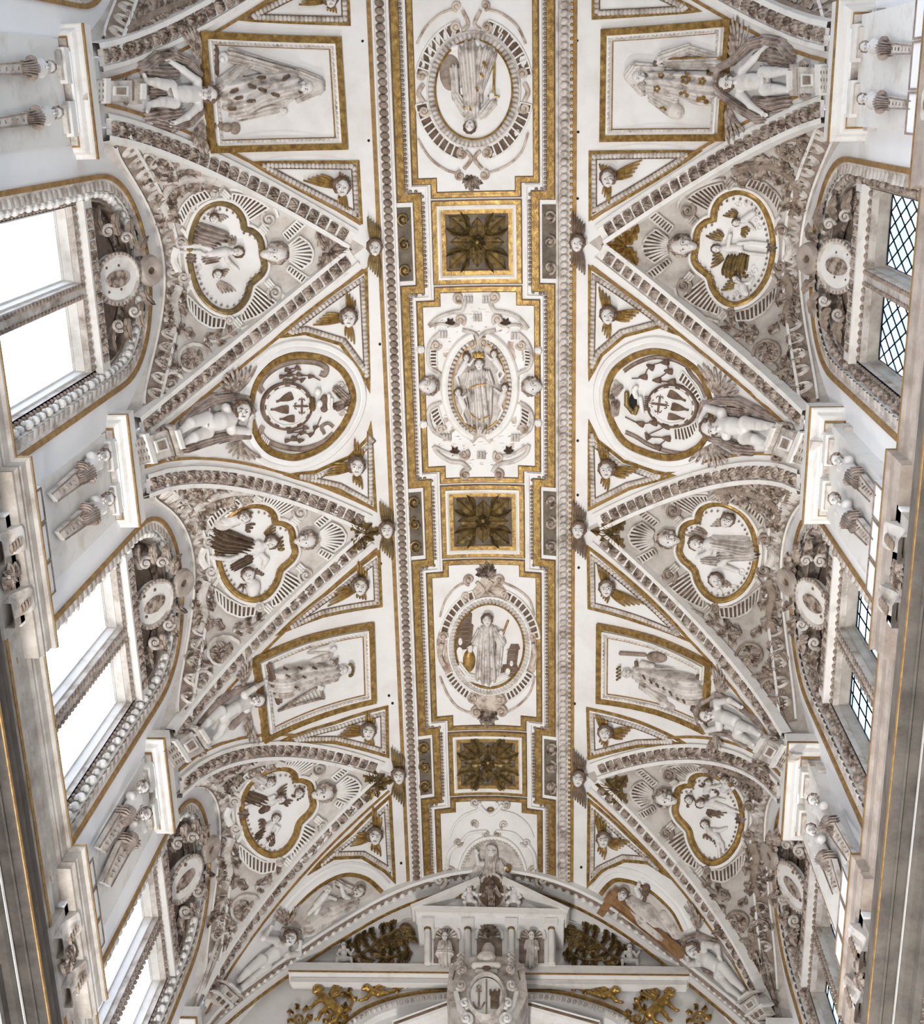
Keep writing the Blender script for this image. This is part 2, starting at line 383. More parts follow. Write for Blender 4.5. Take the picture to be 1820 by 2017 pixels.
# ================================================================== STRUCTURE
b = Bld()                                                   # barrel: between the groins, bay by bay
for n in range(-2, 4):
    dd = np.linspace(-LB / 2, LB / 2 if n < 3 else -1.7, 41)
    xg = np.where((np.abs(dd) < HB) & (n < 3), np.minimum(xgro(dd), 5.53), 5.598)
    fm = np.arcsin(np.clip(xg / A_, -1, 1)); t = np.linspace(-1, 1, 97)
    b.add(BAR.P(fm[:, None] * t * BAR.R, np.minimum(YC0 + LB * n + dd, 18.65)[:, None] + 0 * t), grid_faces(41, 97))
ceiling = struct('ceiling', b, 'plaster', angle=0)
for (s, n), S in SEV.items():
    if n == -2: continue
    d = np.linspace(-HB, HB, 49) * .999; r = np.linspace(0, 1, 15)
    xg = np.minimum(xgro(d), 5.53)
    b = Bld(); b.add(S.P(xg[:, None] + (S.xw - xg)[:, None] * r, d[:, None] + 0 * r), grid_faces(49, 15))
    struct('severy', b, 'ground' if s < 0 else 'ground_right_shade', ceiling, angle=0)
ZBOT = -1.6
def arch(hw, spring, rise, zb=11., nb=4, na=24):            # (d, z) from foot to foot over the top
    a = np.linspace(math.pi, 0, na + 1)
    L = [(-hw, z) for z in np.linspace(zb, spring, nb + 1)[:-1]]
    return np.array(L + [(hw * math.cos(t), spring + rise * math.sin(t) ** .92) for t in a] + [(hw, z) for z in np.linspace(spring, zb, nb + 1)[1:]])
GA = arch(1.70, 19.8, 2.1)
def outer():
    a = np.linspace(-1, 1, 25); d = HB * np.sin(a * math.pi / 2)
    return np.array([(-LB / 2, z) for z in np.linspace(11., 19.3, 5)[:-1]] + [(x, zfor(x) + .02) for x in d] + [(LB / 2, z) for z in np.linspace(19.3, 11., 5)[1:]])
OA = outer()
for side, S in ((-1, WL), (1, WR)):
    b = Bld()
    for n in range(-2, 3):
        yc = YC0 + LB * n + np.array([0, 0])
        g = GA + (YC0 + LB * n, 0); o = OA + (YC0 + LB * n, 0)
        mid = [g * (1 - t) + o * t for t in (0, .33, .67, 1)]
        b.add(np.stack([S.at(m) for m in mid], 1), grid_faces(len(g), 4))
        x = S.val - side * .03
    for n in range(-1, 4):                                   # pillar masonry under the vault springing
        y = YC0 + LB * (n - .5); x1, x2 = sorted((side * 5.6, S.val + side * .1)); box(b, x1, x2, y - .57, min(y + .57, 18.6), 18.8, 20.1)
    for n in range(-1, 4):                                   # triangular filler behind the vault springing
        y = YC0 + LB * (n - .5); b.add(S.at(np.array([(y - .55, 18.6), (y + .55, 18.6), (y + .55, 19.4), (y - .55, 19.4)])), np.array([[0, 1, 2, 3]]))
    box(b, S.val, S.val + side * .5, YBEG - 3, YEND + 2, ZBOT, 11.)
    struct('wall_left' if side < 0 else 'wall_right', b, 'wall_plaster', angle=30)
b = Bld(); a = np.linspace(-math.pi / 2, math.pi / 2, 41)
top = BAR.P(a * BAR.R, np.full(41, 18.5)); bot = top.copy(); bot[:, 2] = 10.
b.add(np.stack([top, bot], 1), grid_faces(41, 2)); struct('wall_end', b, 'plaster', angle=0)
# ------------------------------------------------------------------ windows
def window(idx, side, n):
    S = WL if side < 0 else WR; yc = YC0 + LB * n; x0 = abs(S.val)
    X = lambda dx: side * (x0 + dx)
    base = (X(0), yc, 15.); b = Bld()
    SP = lambda dx: Plane(0, X(dx), (-side, 0, 0))
    inw = lambda prof: [(o * (-1 if side < 0 else 1), h) for o, h in prof]      # offset towards the opening
    # splayed masonry surround
    sweep_uv(b, S, GA + (yc, 0), inw([(.05, .0), (.19, -.09), (.19, -.11), (.36, -.2), (.40, -.2)]))
    w = struct('window_%d' % idx, b, 'stone'); w['kind'] = 'structure'
    def part(nm, bb, m, **k): return obj(nm, bb, m, w, **k)
    def partrow(nm, path, um, step, size, off, h, **k): row(w, S, path + (yc, 0), nm, um, step, size, off=off * (-1 if side < 0 else 1), h=h, flip=side > 0, **k)
    b = Bld(); sweep_uv(b, S, GA + (yc, 0), inw([(-.03, 0), (-.03, .04), (.04, .04), (.05, 0)])); part('gold_edge', b, 'goldline')
    b = Bld(); sweep_uv(b, S, GA + (yc, 0), inw([(.18, -.1), (.18, -.05), (.205, -.05), (.205, -.12)])); part('fillet', b, 'white')
    vis = GA[2:-2]
    partrow('lip_leaf', vis, 'lip_leaf', .2, (.19, .2, .16), .12, -.045, jitter=.08)
    partrow('fruit', vis, 'fruit_pale' if side < 0 else 'fruit', .25, (.2, .19, .2), .28, -.15, jitter=.2)
    # stone frame with two lights, reveals, mullion
    F = SP(.2); G = SP(.47); ZT = 19.05; LT = [(-1.3, -.13), (.13, 1.3)]
    b = Bld()
    for d0, d1, z0, z1 in ((-1.36, -1.3, 11, ZT), (-.13, .13, 11, ZT), (1.3, 1.36, 11, ZT), (-1.5, 1.5, ZT, 19.75)):
        x1, x2 = sorted((X(.2), X(.5))); box(b, x1, x2, yc + d0, yc + d1, z0, z1)
    part('stone_frame', b, 'stone', smooth=False)
    for d0, d1 in LT:
        b = Bld(); p = np.array([(yc + d0, 11), (yc + d0, ZT), (yc + d1, ZT), (yc + d1, 11)])
        sweep_uv(b, F, p, inw([(-.005, -.02), (.0, -.10), (.03, -.10), (.04, -.24), (.07, -.24), (.07, -.28)])); part('reveal', b, 'marble' if side > 0 else 'white')
        path = p + np.array([(-.045, 0), (-.045, .05), (.045, .05), (.045, 0)]); path[0, 1] = path[3, 1] = 14.5
        row(w, F, dens(path, False, .4), 'pearl', 'pearl', .13, (.09, .07, .07), h=0.01)
        gx = X(.465); a0, a1 = yc + d0 + .07, yc + d1 - .07; zt = ZT - .07; zb = 14.2
        if side < 0:
            b = Bld(); box(b, gx - .004, gx + .004, a0, a1, 11, zt); part('pane', b, 'clear_glass', smooth=False)
        else:
            cells = []; lead = Bld(); G2 = SP(.46)
            if n == 0:
                py, pz = (a1 - a0) / 4, .5
                for i in range(0, 9):
                    for j in range(0, 40):
                        if (i + j) % 2: continue
                        cy, cz = a0 + i * py / 2, zb + j * pz / 2
                        q = [(cy - py / 2, cz), (cy, cz + pz / 2), (cy + py / 2, cz), (cy, cz - pz / 2)]
                        q = [(min(max(y, a0), a1), z) for y, z in q]; q = [(y, min(z, zt)) for y, z in q]
                        if cz - pz / 2 > zt - .02: continue
                        cells.append(q)
            else:
                py, pz = (a1 - a0) / 4, .42
                for i in range(4):
                    z = zb
                    while z < zt - .02: cells.append([(a0 + i * py, z), (a0 + i * py, min(zt, z + pz)), (a0 + (i + 1) * py, min(zt, z + pz)), (a0 + (i + 1) * py, z)]); z += pz
            for q in cells:
                q = np.array(q); c = q.mean(0); q2 = c + (q - c) * .97
                if abs(np.cross(q2[1] - q2[0], q2[2] - q2[0])) + abs(np.cross(q2[2] - q2[0], q2[3] - q2[0])) < .004: continue
                pb = Bld(); P1 = G2.at(q2, np.full(4, .004)); P2 = G2.at(q2, np.full(4, -.004))
                pb.add(np.concatenate([P1, P2]), np.array([(0, 1, 2, 3), (4, 5, 6, 7), (0, 1, 5, 4), (1, 2, 6, 5), (2, 3, 7, 6), (3, 0, 4, 7)]))
                part('pane', pb, 'tinted_glass' if RNG.random() < .6 else 'tinted_glass_pale', smooth=False)
                sweep_uv(lead, G2, q, [(-.008, -.008), (-.008, .008), (.008, .008), (.008, -.008)], True)
            part('lead_came', lead, 'lead', smooth=False)
    # lintel with leaf band, white fillet and the wreathed tympanum above
    L2 = SP(.1); line = np.array([(yc - 1.32, 19.3), (yc + 1.32, 19.3)])
    b = Bld(); x1, x2 = sorted((X(.1), X(.3))); box(b, x1, x2, yc - 1.36, yc + 1.36, 19.34, 19.66); part('lintel', b, 'white', smooth=False)
    b = Bld(); x1, x2 = sorted((X(.08), X(.2))); box(b, x1, x2, yc - 1.36, yc + 1.36, 19.24, 19.31); part('white_fillet', b, 'white', smooth=False)
    row(w, L2, dens(line + (0, .2), False, .3), 'leaf_block', 'leaf_block', .17, (.15, .27, .09), h=.0, jitter=.1)
    T = SP(.36); a = np.linspace(math.pi, 0, 25)
    tp = np.array([(yc + 1.34 * math.cos(t), 19.6 + 1.95 * math.sin(t)) for t in a])
    b = Bld(); plate_uv(b, T, tp, 0, .4); sweep_uv(b, T, tp, inw([(-.02, .2), (.0, 0)])); part('tympanum', b, 'taupe')
    row(w, T, np.array([(yc + 1.2 * math.cos(t), 19.6 + 1.78 * math.sin(t)) for t in a]), 'leaf', 'leaf_block', .2, (.2, .2, .12), h=.03, jitter=.15)
    return w
i = 0
WIN = {}
for side in (-1, 1):
    for n in (-1, 0, 1, 2):
        i += 1; WIN[side, n] = window(i, side, n)
# ------------------------------------------------------------------ cornices along the walls, breaking forward at the pillars
PIL = [YC0 + LB * (n - .5) for n in range(-1, 4)]
def broken(x, proj_, y0=YBEG, y1=18.6, hw=.86):                     # plan path of a moulding that steps out round each pillar
    L = [(x, y0)]
    if not proj_: return np.array([(x, y0), (x, y1)])
    for p in PIL:
        if p - hw > y0 and p + hw < y1 + 1: L += [(x, p - hw), (x - proj_, p - hw), (x - proj_, min(p + hw, y1))] + ([(x, p + hw)] if p + hw < y1 else [])
    if L[-1][1] < y1: L.append((x, y1))
    return np.array(L)
class Plan(Surf):                                                     # horizontal plane, profile height measured downwards
    def __init__(s, side, z): s.side, s.z = side, z
    def P(s, u, v):
        u, v = np.broadcast_arrays(np.asarray(u, float), np.asarray(v, float)); return np.stack([s.side * u, v, np.full_like(u, s.z)], -1)
    def N(s, u, v): return np.broadcast_to(np.array([0, 0, -1.]), s.P(u, v).shape)
def moulding(name, side, path, z, prof, m, parent=None, kind=None):
    """prof: (projection towards the nave, drop below z)"""
    b = Bld(); S = Plan(side, z); sweep_uv(b, S, dens(path, False, 3.), [(o * (1 if side < 0 else -1), h) for o, h in prof])
    return obj(name, b, m, parent, kind=kind, angle=25)
ti = 0
for side in (-1, 1):
    xb, res = (6.13, .2) if side < 0 else (6.17, .13); mt = 'marble' if side < 0 else 'pinkmarble'
    ti += 1; u = moulding('trim_%d' % ti, side, broken(xb, res), 15.15, [(0, 0), (.50, 0), (.50, .08), (.46, .12), (.46, .28), (.43, .34), (.47, .40), (.44, .46), (.44, .52), (.2, .54), (0, .54)], mt, kind='structure')
    moulding('gold_edge', side, broken(xb, res), 15.15, [(.495, -.005), (.508, .0), (.508, .04), (.495, .04)], 'goldline', u)
    ti += 1; u = moulding('trim_%d' % ti, side, broken(xb, 0), 15.15, [(.3, .5), (.44, .52), (.44, .66), (.40, .70), (.45, .78), (.45, .96), (.48, 1.0), (.48, 1.1), (.3, 1.12)], mt, kind='structure')
    moulding('brown_edge', side, broken(xb, 0), 15.15, [(.478, 1.02), (.495, 1.02), (.495, 1.09), (.478, 1.09)], 'goldline', u)
    x0 = 6.1; ti += 1; e0 = x0 - 5.29
    u = moulding('trim_%d' % ti, side, broken(x0, 0), 12.9, [(0, -.5), (e0 - .06, -.48), (e0 - .05, -.30), (e0 - .02, -.26), (e0 - .02, -.14), (e0, -.1), (e0, 0), (e0 - .03, .01), (e0 - .12, .015), (e0 - .125, .04), (e0 - .15, .045), (e0 - .155, .02), (e0 - .28, .02), (e0 - .29, .12), (e0 - .33, .16), (e0 - .42, .18), (e0 - .43, .3), (e0 - .5, .36), (e0 - .62, .38), (e0 - .62, .75), (0, .8)], 'darkmarble' if side < 0 else 'greymarble', kind='structure')
    moulding('gold_edge', side, broken(x0, 0), 12.9, [(e0 - .005, -.05), (e0 + .008, -.05), (e0 + .008, .0), (e0 - .005, .005)], 'goldline', u)
    moulding('pale_line', side, broken(x0, 0), 12.9, [(e0 - .30, .05), (e0 - .28, .05), (e0 - .28, .1), (e0 - .30, .1)], 'white', u)
    row(u, Plane(0, side * 5.86, (-side, 0, 0)), dens(np.array([(7., 12.42), (16.5, 12.42)]), False, 1.), 'dentil', 'leaf_block', .17, (.15, .2, .2), h=0.)
# ================================================================== SCULPTURE: smooth unions of tapered forms, meshed once per figure
def c(x0, y0, h0, r0, x1, y1, h1, r1, amp=0, wl=8, ph=0): return ('c', (x0, y0, h0), (x1, y1, h1), r0, r1, amp, wl, ph)
def e(x, y, h, rx, ry, rh, ang=0, amp=0, wl=6): return ('e', (x, y, h), (rx, ry, rh), ang, amp, wl)
def m(x, y, h, rx, ry, rh, ang=0): return ('m', (x, y, h), (rx, ry, rh), ang, 0, 6)
def _smin(a, b, k):
    h = np.clip(.5 + .5 * (b - a) / k, 0, 1); return b + (a - b) * h - k * h * (1 - h)
def surfnet(D):
    ins = D < 0; nx, ny, nz = D.shape
    acc = np.zeros((nx - 1, ny - 1, nz - 1, 3), np.float32); cnt = np.zeros((nx - 1, ny - 1, nz - 1), np.float32)
    sl = lambda o: tuple(slice(k, k + n - 1) for k, n in zip(o, D.shape))
    cor = [(i, j, k) for i in (0, 1) for j in (0, 1) for k in (0, 1)]
    for a in cor:
        for ax in range(3):
            if a[ax]: continue
            b2 = list(a); b2[ax] = 1
            da, db = D[sl(a)], D[sl(b2)]; cr = (da < 0) != (db < 0)
            if not cr.any(): continue
            t = np.where(cr, da / np.where(cr, da - db, 1), 0)
            for q in range(3): acc[..., q] += cr * (a[q] + (t if q == ax else 0))
            cnt += cr
    act = cnt > 0; idx = np.full(act.shape, -1, np.int64); idx[act] = np.arange(act.sum())
    g = np.stack(np.nonzero(act), -1); V = g + acc[act] / cnt[act][:, None]; F = []
    for ax in range(3):
        u, v = [q for q in range(3) if q != ax]
        s0 = [slice(None)] * 3; s1 = [slice(None)] * 3; s0[ax] = slice(0, -1); s1[ax] = slice(1, None)
        cr = ins[tuple(s0)] != ins[tuple(s1)]
        p = np.stack(np.nonzero(cr), -1); ok = (p[:, u] > 0) & (p[:, v] > 0) & (p[:, u] < D.shape[u] - 1) & (p[:, v] < D.shape[v] - 1); p = p[ok]
        q = []
        for du, dv in ((1, 1), (0, 1), (0, 0), (1, 0)):
            z = p.copy(); z[:, u] -= du; z[:, v] -= dv; q.append(idx[z[:, 0], z[:, 1], z[:, 2]])
        q = np.stack(q, -1); fl = ins[p[:, 0], p[:, 1], p[:, 2]] ^ (ax == 1); q[fl] = q[fl][:, ::-1]; F.append(q[(q >= 0).all(1)])
    return V, np.concatenate(F)
def sculpt(S, prims, vox=1.25, k=3., fl=1., sink=2.):
    """prims are given in picture pixels (x, y, height); the result is a mesh standing on surface S"""
    cen = np.mean([p[1][:2] for p in prims], 0); kk = S.k(cen); uv0 = S.inv([cen])[0]
    pts = []
    for p in prims: pts += [p[1], p[2]] if p[0] == 'c' else [p[1]]
    pts = np.array(pts, float); lc = np.concatenate([(S.inv(pts[:, :2], pts[:, 2] * kk) - uv0) / kk, pts[:, 2:]], 1)
    es = np.array([p[1][:2] for p in prims if p[0] != 'c'], float).reshape(-1, 2); an = np.radians([p[3] for p in prims if p[0] != 'c'])
    if len(es):
        dr = S.inv(es + np.stack([np.cos(an), np.sin(an)], -1)) - S.inv(es); dr /= np.linalg.norm(dr, axis=1, keepdims=True)
    li, di = iter(lc), iter(dr) if len(es) else iter(())
    Q = []; lo = np.full(3, 1e9); hi = -lo
    for p in prims:
        if p[0] == 'c':
            a, b = next(li), next(li); r = max(p[3], p[4]) + p[5]; mn, mx = np.minimum(a, b) - r, np.maximum(a, b) + r; Q.append((a, b, mn, mx))
        else:
            a = next(li); d = next(di); r = max(p[2]); mn, mx = a - r, a + r; Q.append((a, d, mn, mx))
        if p[0] != 'm': lo = np.minimum(lo, mn); hi = np.maximum(hi, mx)
    lo -= 2 * vox; hi += 2 * vox; lo[2] = max(lo[2], -sink)
    n = np.ceil((hi - lo) / vox).astype(int) + 1
    D = np.full(n, 3. * k + 4, np.float32); ax = [lo[i] + vox * np.arange(n[i]) for i in range(3)]
    for p, (a, b, mn, mx) in zip(prims, Q):
        i0 = np.maximum(0, np.floor((mn - lo - 2 * k - 2) / vox).astype(int)); i1 = np.minimum(n, np.ceil((mx - lo + 2 * k + 2) / vox).astype(int) + 1)
        if np.any(i1 <= i0): continue
        s = tuple(slice(u, v) for u, v in zip(i0, i1)); X, Y, Z = np.meshgrid(*[ax[i][s[i]] for i in range(3)], indexing='ij')
        if p[0] == 'c':
            ab = b - a; L2 = ab @ ab + 1e-9; t = np.clip(((X - a[0]) * ab[0] + (Y - a[1]) * ab[1] + (Z - a[2]) * ab[2]) / L2, 0, 1)
            d = np.sqrt((X - a[0] - t * ab[0]) ** 2 + (Y - a[1] - t * ab[1]) ** 2 + (Z - a[2] - t * ab[2]) ** 2) - (p[3] + (p[4] - p[3]) * t)
            if p[5]:
                L = math.sqrt(L2); w = ((X - a[0]) * -ab[1] + (Y - a[1]) * ab[0]) / L; rr = p[3] + (p[4] - p[3]) * t
                d = d + 1.5 * p[5] * np.sin(w / np.maximum(rr, 1) * (max(p[3], p[4]) / p[6]) * 6.283 + p[7] + 1.2 * t)
        else:
            R = p[2]; x = (X - a[0]) * b[0] + (Y - a[1]) * b[1]; y = -(X - a[0]) * b[1] + (Y - a[1]) * b[0]; z = Z - a[2]
            k0 = np.sqrt((x / R[0]) ** 2 + (y / R[1]) ** 2 + (z / R[2]) ** 2); k1 = np.sqrt((x / R[0] ** 2) ** 2 + (y / R[1] ** 2) ** 2 + (z / R[2] ** 2) ** 2) + 1e-9
            d = k0 * (k0 - 1) / k1
            if p[4]: d = d + p[4] * np.sin(x * 6.283 / p[5]) * np.sin(y * 6.283 / p[5] + 1) 
        D[s] = -_smin(-D[s], d, k * .35) if p[0] == 'm' else _smin(D[s], d, k)
    V, F = surfnet(D); V = lo + V * vox
    uv = uv0 + V[:, :2] * kk; P = S.at(uv, V[:, 2] * kk * fl)
    return Bld().add(P, F)
def nrm(x, y):
    L = math.hypot(x, y) or 1; return x / L, y / L
def head(x, y, h, r, up=(0, -1), yaw=0., beard=False):
    """skull, face and ears; up = direction of the crown in the picture, yaw -1..1 turns the face sideways"""
    bx, by = nrm(*up); ax, ay = -by, bx; A = math.degrees(math.atan2(ay, ax))
    def q(a, b, hh): return x + r * (a * ax + b * bx), y + r * (a * ay + b * by), h + r * hh
    f = yaw * .35
    L = [e(*q(0, .12, 0), r * .86, r * .98, r * .92, A), e(*q(f * .6, -.5, .12), r * .62, r * .52, r * .66, A),
         e(*q(-.36 + f, -.36, .48), r * .30, r * .28, r * .28, A), e(*q(.36 + f, -.36, .48), r * .30, r * .28, r * .28, A),
         c(*q(f * 1.3, .12, .86), r * .10, *q(f * 1.5, -.28, 1.0), r * .16),
         c(*q(-.55 + f, .2, .66), r * .12, *q(.55 + f, .2, .66), r * .12), e(*q(f, -.88, .45), r * .24, r * .2, r * .24, A),
         m(*q(-.34 + f, .0, .93), r * .24, r * .15, r * .2, A), m(*q(.34 + f, .0, .93), r * .24, r * .15, r * .2, A),
         e(*q(-.34 + f, .0, .70), r * .14, r * .11, r * .13, A), e(*q(.34 + f, .0, .70), r * .14, r * .11, r * .13, A),
         e(*q(f, -.58, .74), r * .26, r * .12, r * .16, A), m(*q(f, -.57, .93), r * .24, r * .05, r * .16, A),
         e(*q(-.86, -.08, .05), r * .12, r * .24, r * .16, A), e(*q(.86, -.08, .05), r * .12, r * .24, r * .16, A)]
    return L
def hair(x, y, h, r, up=(0, -1), long=0.):
    bx, by = nrm(*up); ax, ay = -by, bx; L = []
    for i in range(15):
        t = -.35 * math.pi - long + (1.7 * math.pi + 2 * long) * i / 14 - .0
        t = math.pi * (-.28 - long * .3) + math.pi * (1.56 + long * .6) * i / 14
        a, b = .93 * math.cos(t), .2 + .93 * math.sin(t); q = r * (.2 if i % 2 else .26)
        L.append(e(x + r * (a * ax + b * bx), y + r * (a * ay + b * by), h + r * (.05 + .1 * (i % 3)), q, q, q))
    for i in range(7):
        t = math.pi * (.12 + .76 * i / 6); a, b = .70 * math.cos(t), .36 + .66 * math.sin(t); q = r * .22
        L.append(e(x + r * (a * ax + b * bx), y + r * (a * ay + b * by), h + r * (.52 - .1 * (i % 2)), q, q, q))
    return L
HEADS = ('head', 'body', 'face', 'torso')
def face(t, S, x, y, h, r, up=(0, -1), yaw=0., mth=True, part=None):
    """painted eyes, brows and lips"""
    t = next((k_ for k_ in t.children if k_.name.split('.')[0] in (HEADS if part is None else (part,))), t)
    bx, by = nrm(*up); ax, ay = -by, bx; f = yaw * .35
    def q(a, b): return x + r * (a * ax + b * bx), y + r * (a * ay + b * by)
    for s_ in (-1, 1):
        b = Bld(); p = q(s_ * .34 + f, .0); _ball(b, S, p[0], p[1], h + r * .82, r * .12, r * .09, r * .07, 7, 4); obj('eye', b, 'umber', t)
        b = Bld(); tube(b, S, [q(s_ * .14 + f, .19), q(s_ * .36 + f, .27), q(s_ * .56 + f, .15)], r * .045, h + r * .84, 5, 1, 2); obj('eyebrow', b, 'taupe', t)
    if mth: b = Bld(); tube(b, S, [q(-.2 + f, -.56), q(f, -.6), q(.2 + f, -.56)], r * .05, h + r * .88, 5, 1, 2); obj('lips', b, 'taupe', t)
def hand(x, y, h, r, d):
    """palm and five unequal bent fingers pointing along d"""
    dx, dy = nrm(*d); sx, sy = -dy, dx; L = [e(x + dx * r * .5, y + dy * r * .5, h, r * .9, r * .72, r * .42, math.degrees(math.atan2(dy, dx)))]
    for i, (o, l) in enumerate(((-.55, 1.0), (-.18, 1.22), (.18, 1.12), (.52, .85))):
        ax, ay = x + dx * r * 1.05 + sx * r * o, y + dy * r * 1.05 + sy * r * o
        mx, my = ax + dx * r * l * .55, ay + dy * r * l * .55
        L += [c(ax, ay, h + r * .1, r * .20, mx, my, h + r * .12, r * .18), c(mx, my, h + r * .12, r * .18, mx + dx * r * l * .45, my + dy * r * l * .45, h - r * .12, r * .14)]
    L.append(c(x + dx * r * .3 + sx * r * .6, y + dy * r * .3 + sy * r * .6, h, r * .24, x + dx * r * 1. + sx * r * 1.15, y + dy * r * 1. + sy * r * 1.15, h + r * .1, r * .18))
    return L
def limb(a, b_, d, r0, r1, r2, h):
    return [c(a[0], a[1], h[0], r0, b_[0], b_[1], h[1], r1), c(b_[0], b_[1], h[1], r1 * 1.02, d[0], d[1], h[2], r2)]
def nude(J, r, H):
    """one continuous putto body; J joints in picture pixels, r head radius, H heights of hd, ch(est), pe(lvis), kn, an, el, wr"""
    hd, nk, s1, s2, pe, h1, h2 = (J[k_] for k_ in ('hd', 'nk', 's1', 's2', 'pe', 'h1', 'h2')); up = J.get('up', (hd[0] - nk[0], hd[1] - nk[1]))
    ch = ((s1[0] + s2[0] + nk[0]) / 3, (s1[1] + s2[1] + nk[1]) / 3); bl = ((ch[0] + pe[0]) / 2, (ch[1] + pe[1]) / 2)
    L = head(hd[0], hd[1], H['hd'], r, up, J.get('yaw', 0))
    L += [c(hd[0] - (hd[0] - nk[0]) * .5, hd[1] - (hd[1] - nk[1]) * .5, H['hd'] - r * .3, r * .48, nk[0], nk[1], H['ch'], r * .6),
          c(s1[0], s1[1], H['ch'], r * .56, s2[0], s2[1], H['ch'], r * .56),
          c(ch[0], ch[1], H['ch'], r * .92, bl[0], bl[1], H['ch'] + r * .1, r * .95), c(bl[0], bl[1], H['ch'] + r * .1, r * .95, pe[0], pe[1], H['pe'], r * .9),
          c(h1[0], h1[1], H['pe'], r * .72, h2[0], h2[1], H['pe'], r * .72)]
    for s, el, wr, hdn in ((s1, 'e1', 'w1', 'd1'), (s2, 'e2', 'w2', 'd2')):
        if el in J:
            L += limb(s, J[el], J[wr], r * .52, r * .42, r * .28, (H['ch'], H['el'], H['wr']))
            L += hand(J[wr][0], J[wr][1], H['wr'], r * .36, J.get(hdn, (J[wr][0] - J[el][0], J[wr][1] - J[el][1])))
    for h_, kn, an, ft in ((h1, 'k1', 'a1', 'f1'), (h2, 'k2', 'a2', 'f2')):
        if kn in J:
            L += limb(h_, J[kn], J[an], r * .74, r * .54, r * .34, (H['pe'], H['kn'], H['an']))
            if ft in J: L.append(c(J[an][0], J[an][1], H['an'], r * .32, J[ft][0], J[ft][1], H['an'] + r * .3, r * .22))
    nx, ny = nrm(pe[0] - ch[0], pe[1] - ch[1])
    L += [m(bl[0] + nx * r * .35, bl[1] + ny * r * .35, H['ch'] + r * 1.08, r * .1, r * .1, r * .18)]
    return L
def feather_fan(b, S, root, tips, r, h0, h1, sq=.5, n=None):
    """overlapping feathers from a root to a fan of tips, with a short covert layer on top"""
    tp = spl(tips, 3) if len(tips) > 2 else np.array(tips, float)
    if n: tp = resample(tp, 1e-9 + np.sum(np.linalg.norm(np.diff(tp, axis=0), axis=1)) / (n - 1))
    for i, t in enumerate(tp):
        rt = np.array(root, float); mid = rt * .5 + t * .5 + np.array([(rt - t)[1], -(rt - t)[0]]) * .06
        tube(b, S, [rt, rt * .7 + mid * .3, mid, mid * .35 + t * .65, t], [r * .5, r * .75, r * .95, r, r * .55], [h0, h0 + (h1 - h0) * .3, h0 + (h1 - h0) * .6, h1 + (i % 2) * r * .3, h1 * .8], 6, sq, 2)
    for i, t in enumerate(tp[::2]):
        rt = np.array(root, float); q = rt * .5 + t * .5
        tube(b, S, [rt, rt * .5 + q * .5, q], [r * .6, r * .9, r * .8], [h0 + r * .3, h0 + r * .7, h1 + r * .4], 6, sq, 2)
    return b
def wing2(b, S, root, tip, w, n, r, h0, h1):
    """wing of n parallel feathers of growing length"""
    root, tip = np.array(root, float), np.array(tip, float); d = tip - root; sN = np.array([-d[1], d[0]]) / (np.linalg.norm(d) + 1e-9)
    for i in range(n):
        o = (i / (n - 1) - .5) * w; l = 1 - .42 * (i / (n - 1)); a = root + sN * o * .45; z = root + d * l + sN * o
        tube(b, S, [a, a * .5 + z * .5 + sN * o * .15, z], [r * .7, r, r * .6], [h0, h1 + (i % 2) * r * .35, h1 * .7], 6, .55, 3)
    for i in range(n - 1):
        o = (i / (n - 1) - .45) * w * .8; a = root + sN * o * .4; z = root + d * (.45 - .12 * i / n) + sN * o
        tube(b, S, [a, z], [r * .8, r * .8], [h0 + r * .5, h1 + r * .6], 6, .6, 0)
    return b
def leaf(b, S, p0, p1, w, h=4., lobes=3, bend=0., h0=0., nt=15):
    """lobed acanthus leaf with a midrib"""
    p0, p1 = np.array(p0, float), np.array(p1, float); d = p1 - p0; sN = np.array([-d[1], d[0]])
    t = np.linspace(0, 1, nt); k = S.k((p0 + p1) / 2); nl = np.linalg.norm(d) + 1e-9
    mid = p0 + d * t[:, None] + sN * (bend * np.sin(np.pi * t))[:, None]
    W = w * .5 * np.sin(np.pi * np.clip(t * .93 + .05, 0, 1)) ** .7 * (1 + .30 * np.sin(lobes * 6.283 * t - .6)); W[-1] = 0
    off = np.array([-1, -.55, -.1, 0, .1, .55, 1]); hh = np.array([.15, .8, .3, 1., .3, .8, .15])
    tn = np.gradient(mid, axis=0); tn /= np.linalg.norm(tn, axis=1, keepdims=True); sn = np.stack([-tn[:, 1], tn[:, 0]], -1)
    P = mid[:, None] + sn[:, None] * (W[:, None] * off)[:, :, None] - tn[:, None] * (np.abs(off) * W[:, None] * .35)[:, :, None]
    Hh = h0 + h * hh * (.35 + .65 * np.sin(np.pi * np.clip(t * .85 + .12, 0, 1)))[:, None]
    uv = S.inv(P.reshape(-1, 2)); b.add(S.at(uv, Hh.ravel() * k), grid_faces(nt, 7)); return b
def spiral(cx, cy, r, turns=1.6, a0=0., sgn=1, r1=.12, n=22):
    t = np.linspace(0, 1, n); a = math.radians(a0) + sgn * turns * 2 * np.pi * t; q = r * (1 - (1 - r1) * t ** .85)
    return np.stack([cx + q * np.cos(a), cy + q * np.sin(a)], -1)
def ell(cx, cy, a, b, n=48, rot=0., t0=0, t1=360):
    t = np.radians(np.linspace(t0, t1, n, endpoint=abs(t1 - t0) < 359.9)); x, y = a * np.cos(t), b * np.sin(t); R = math.radians(rot)
    return np.stack([cx + x * math.cos(R) - y * math.sin(R), cy + x * math.sin(R) + y * math.cos(R)], -1)
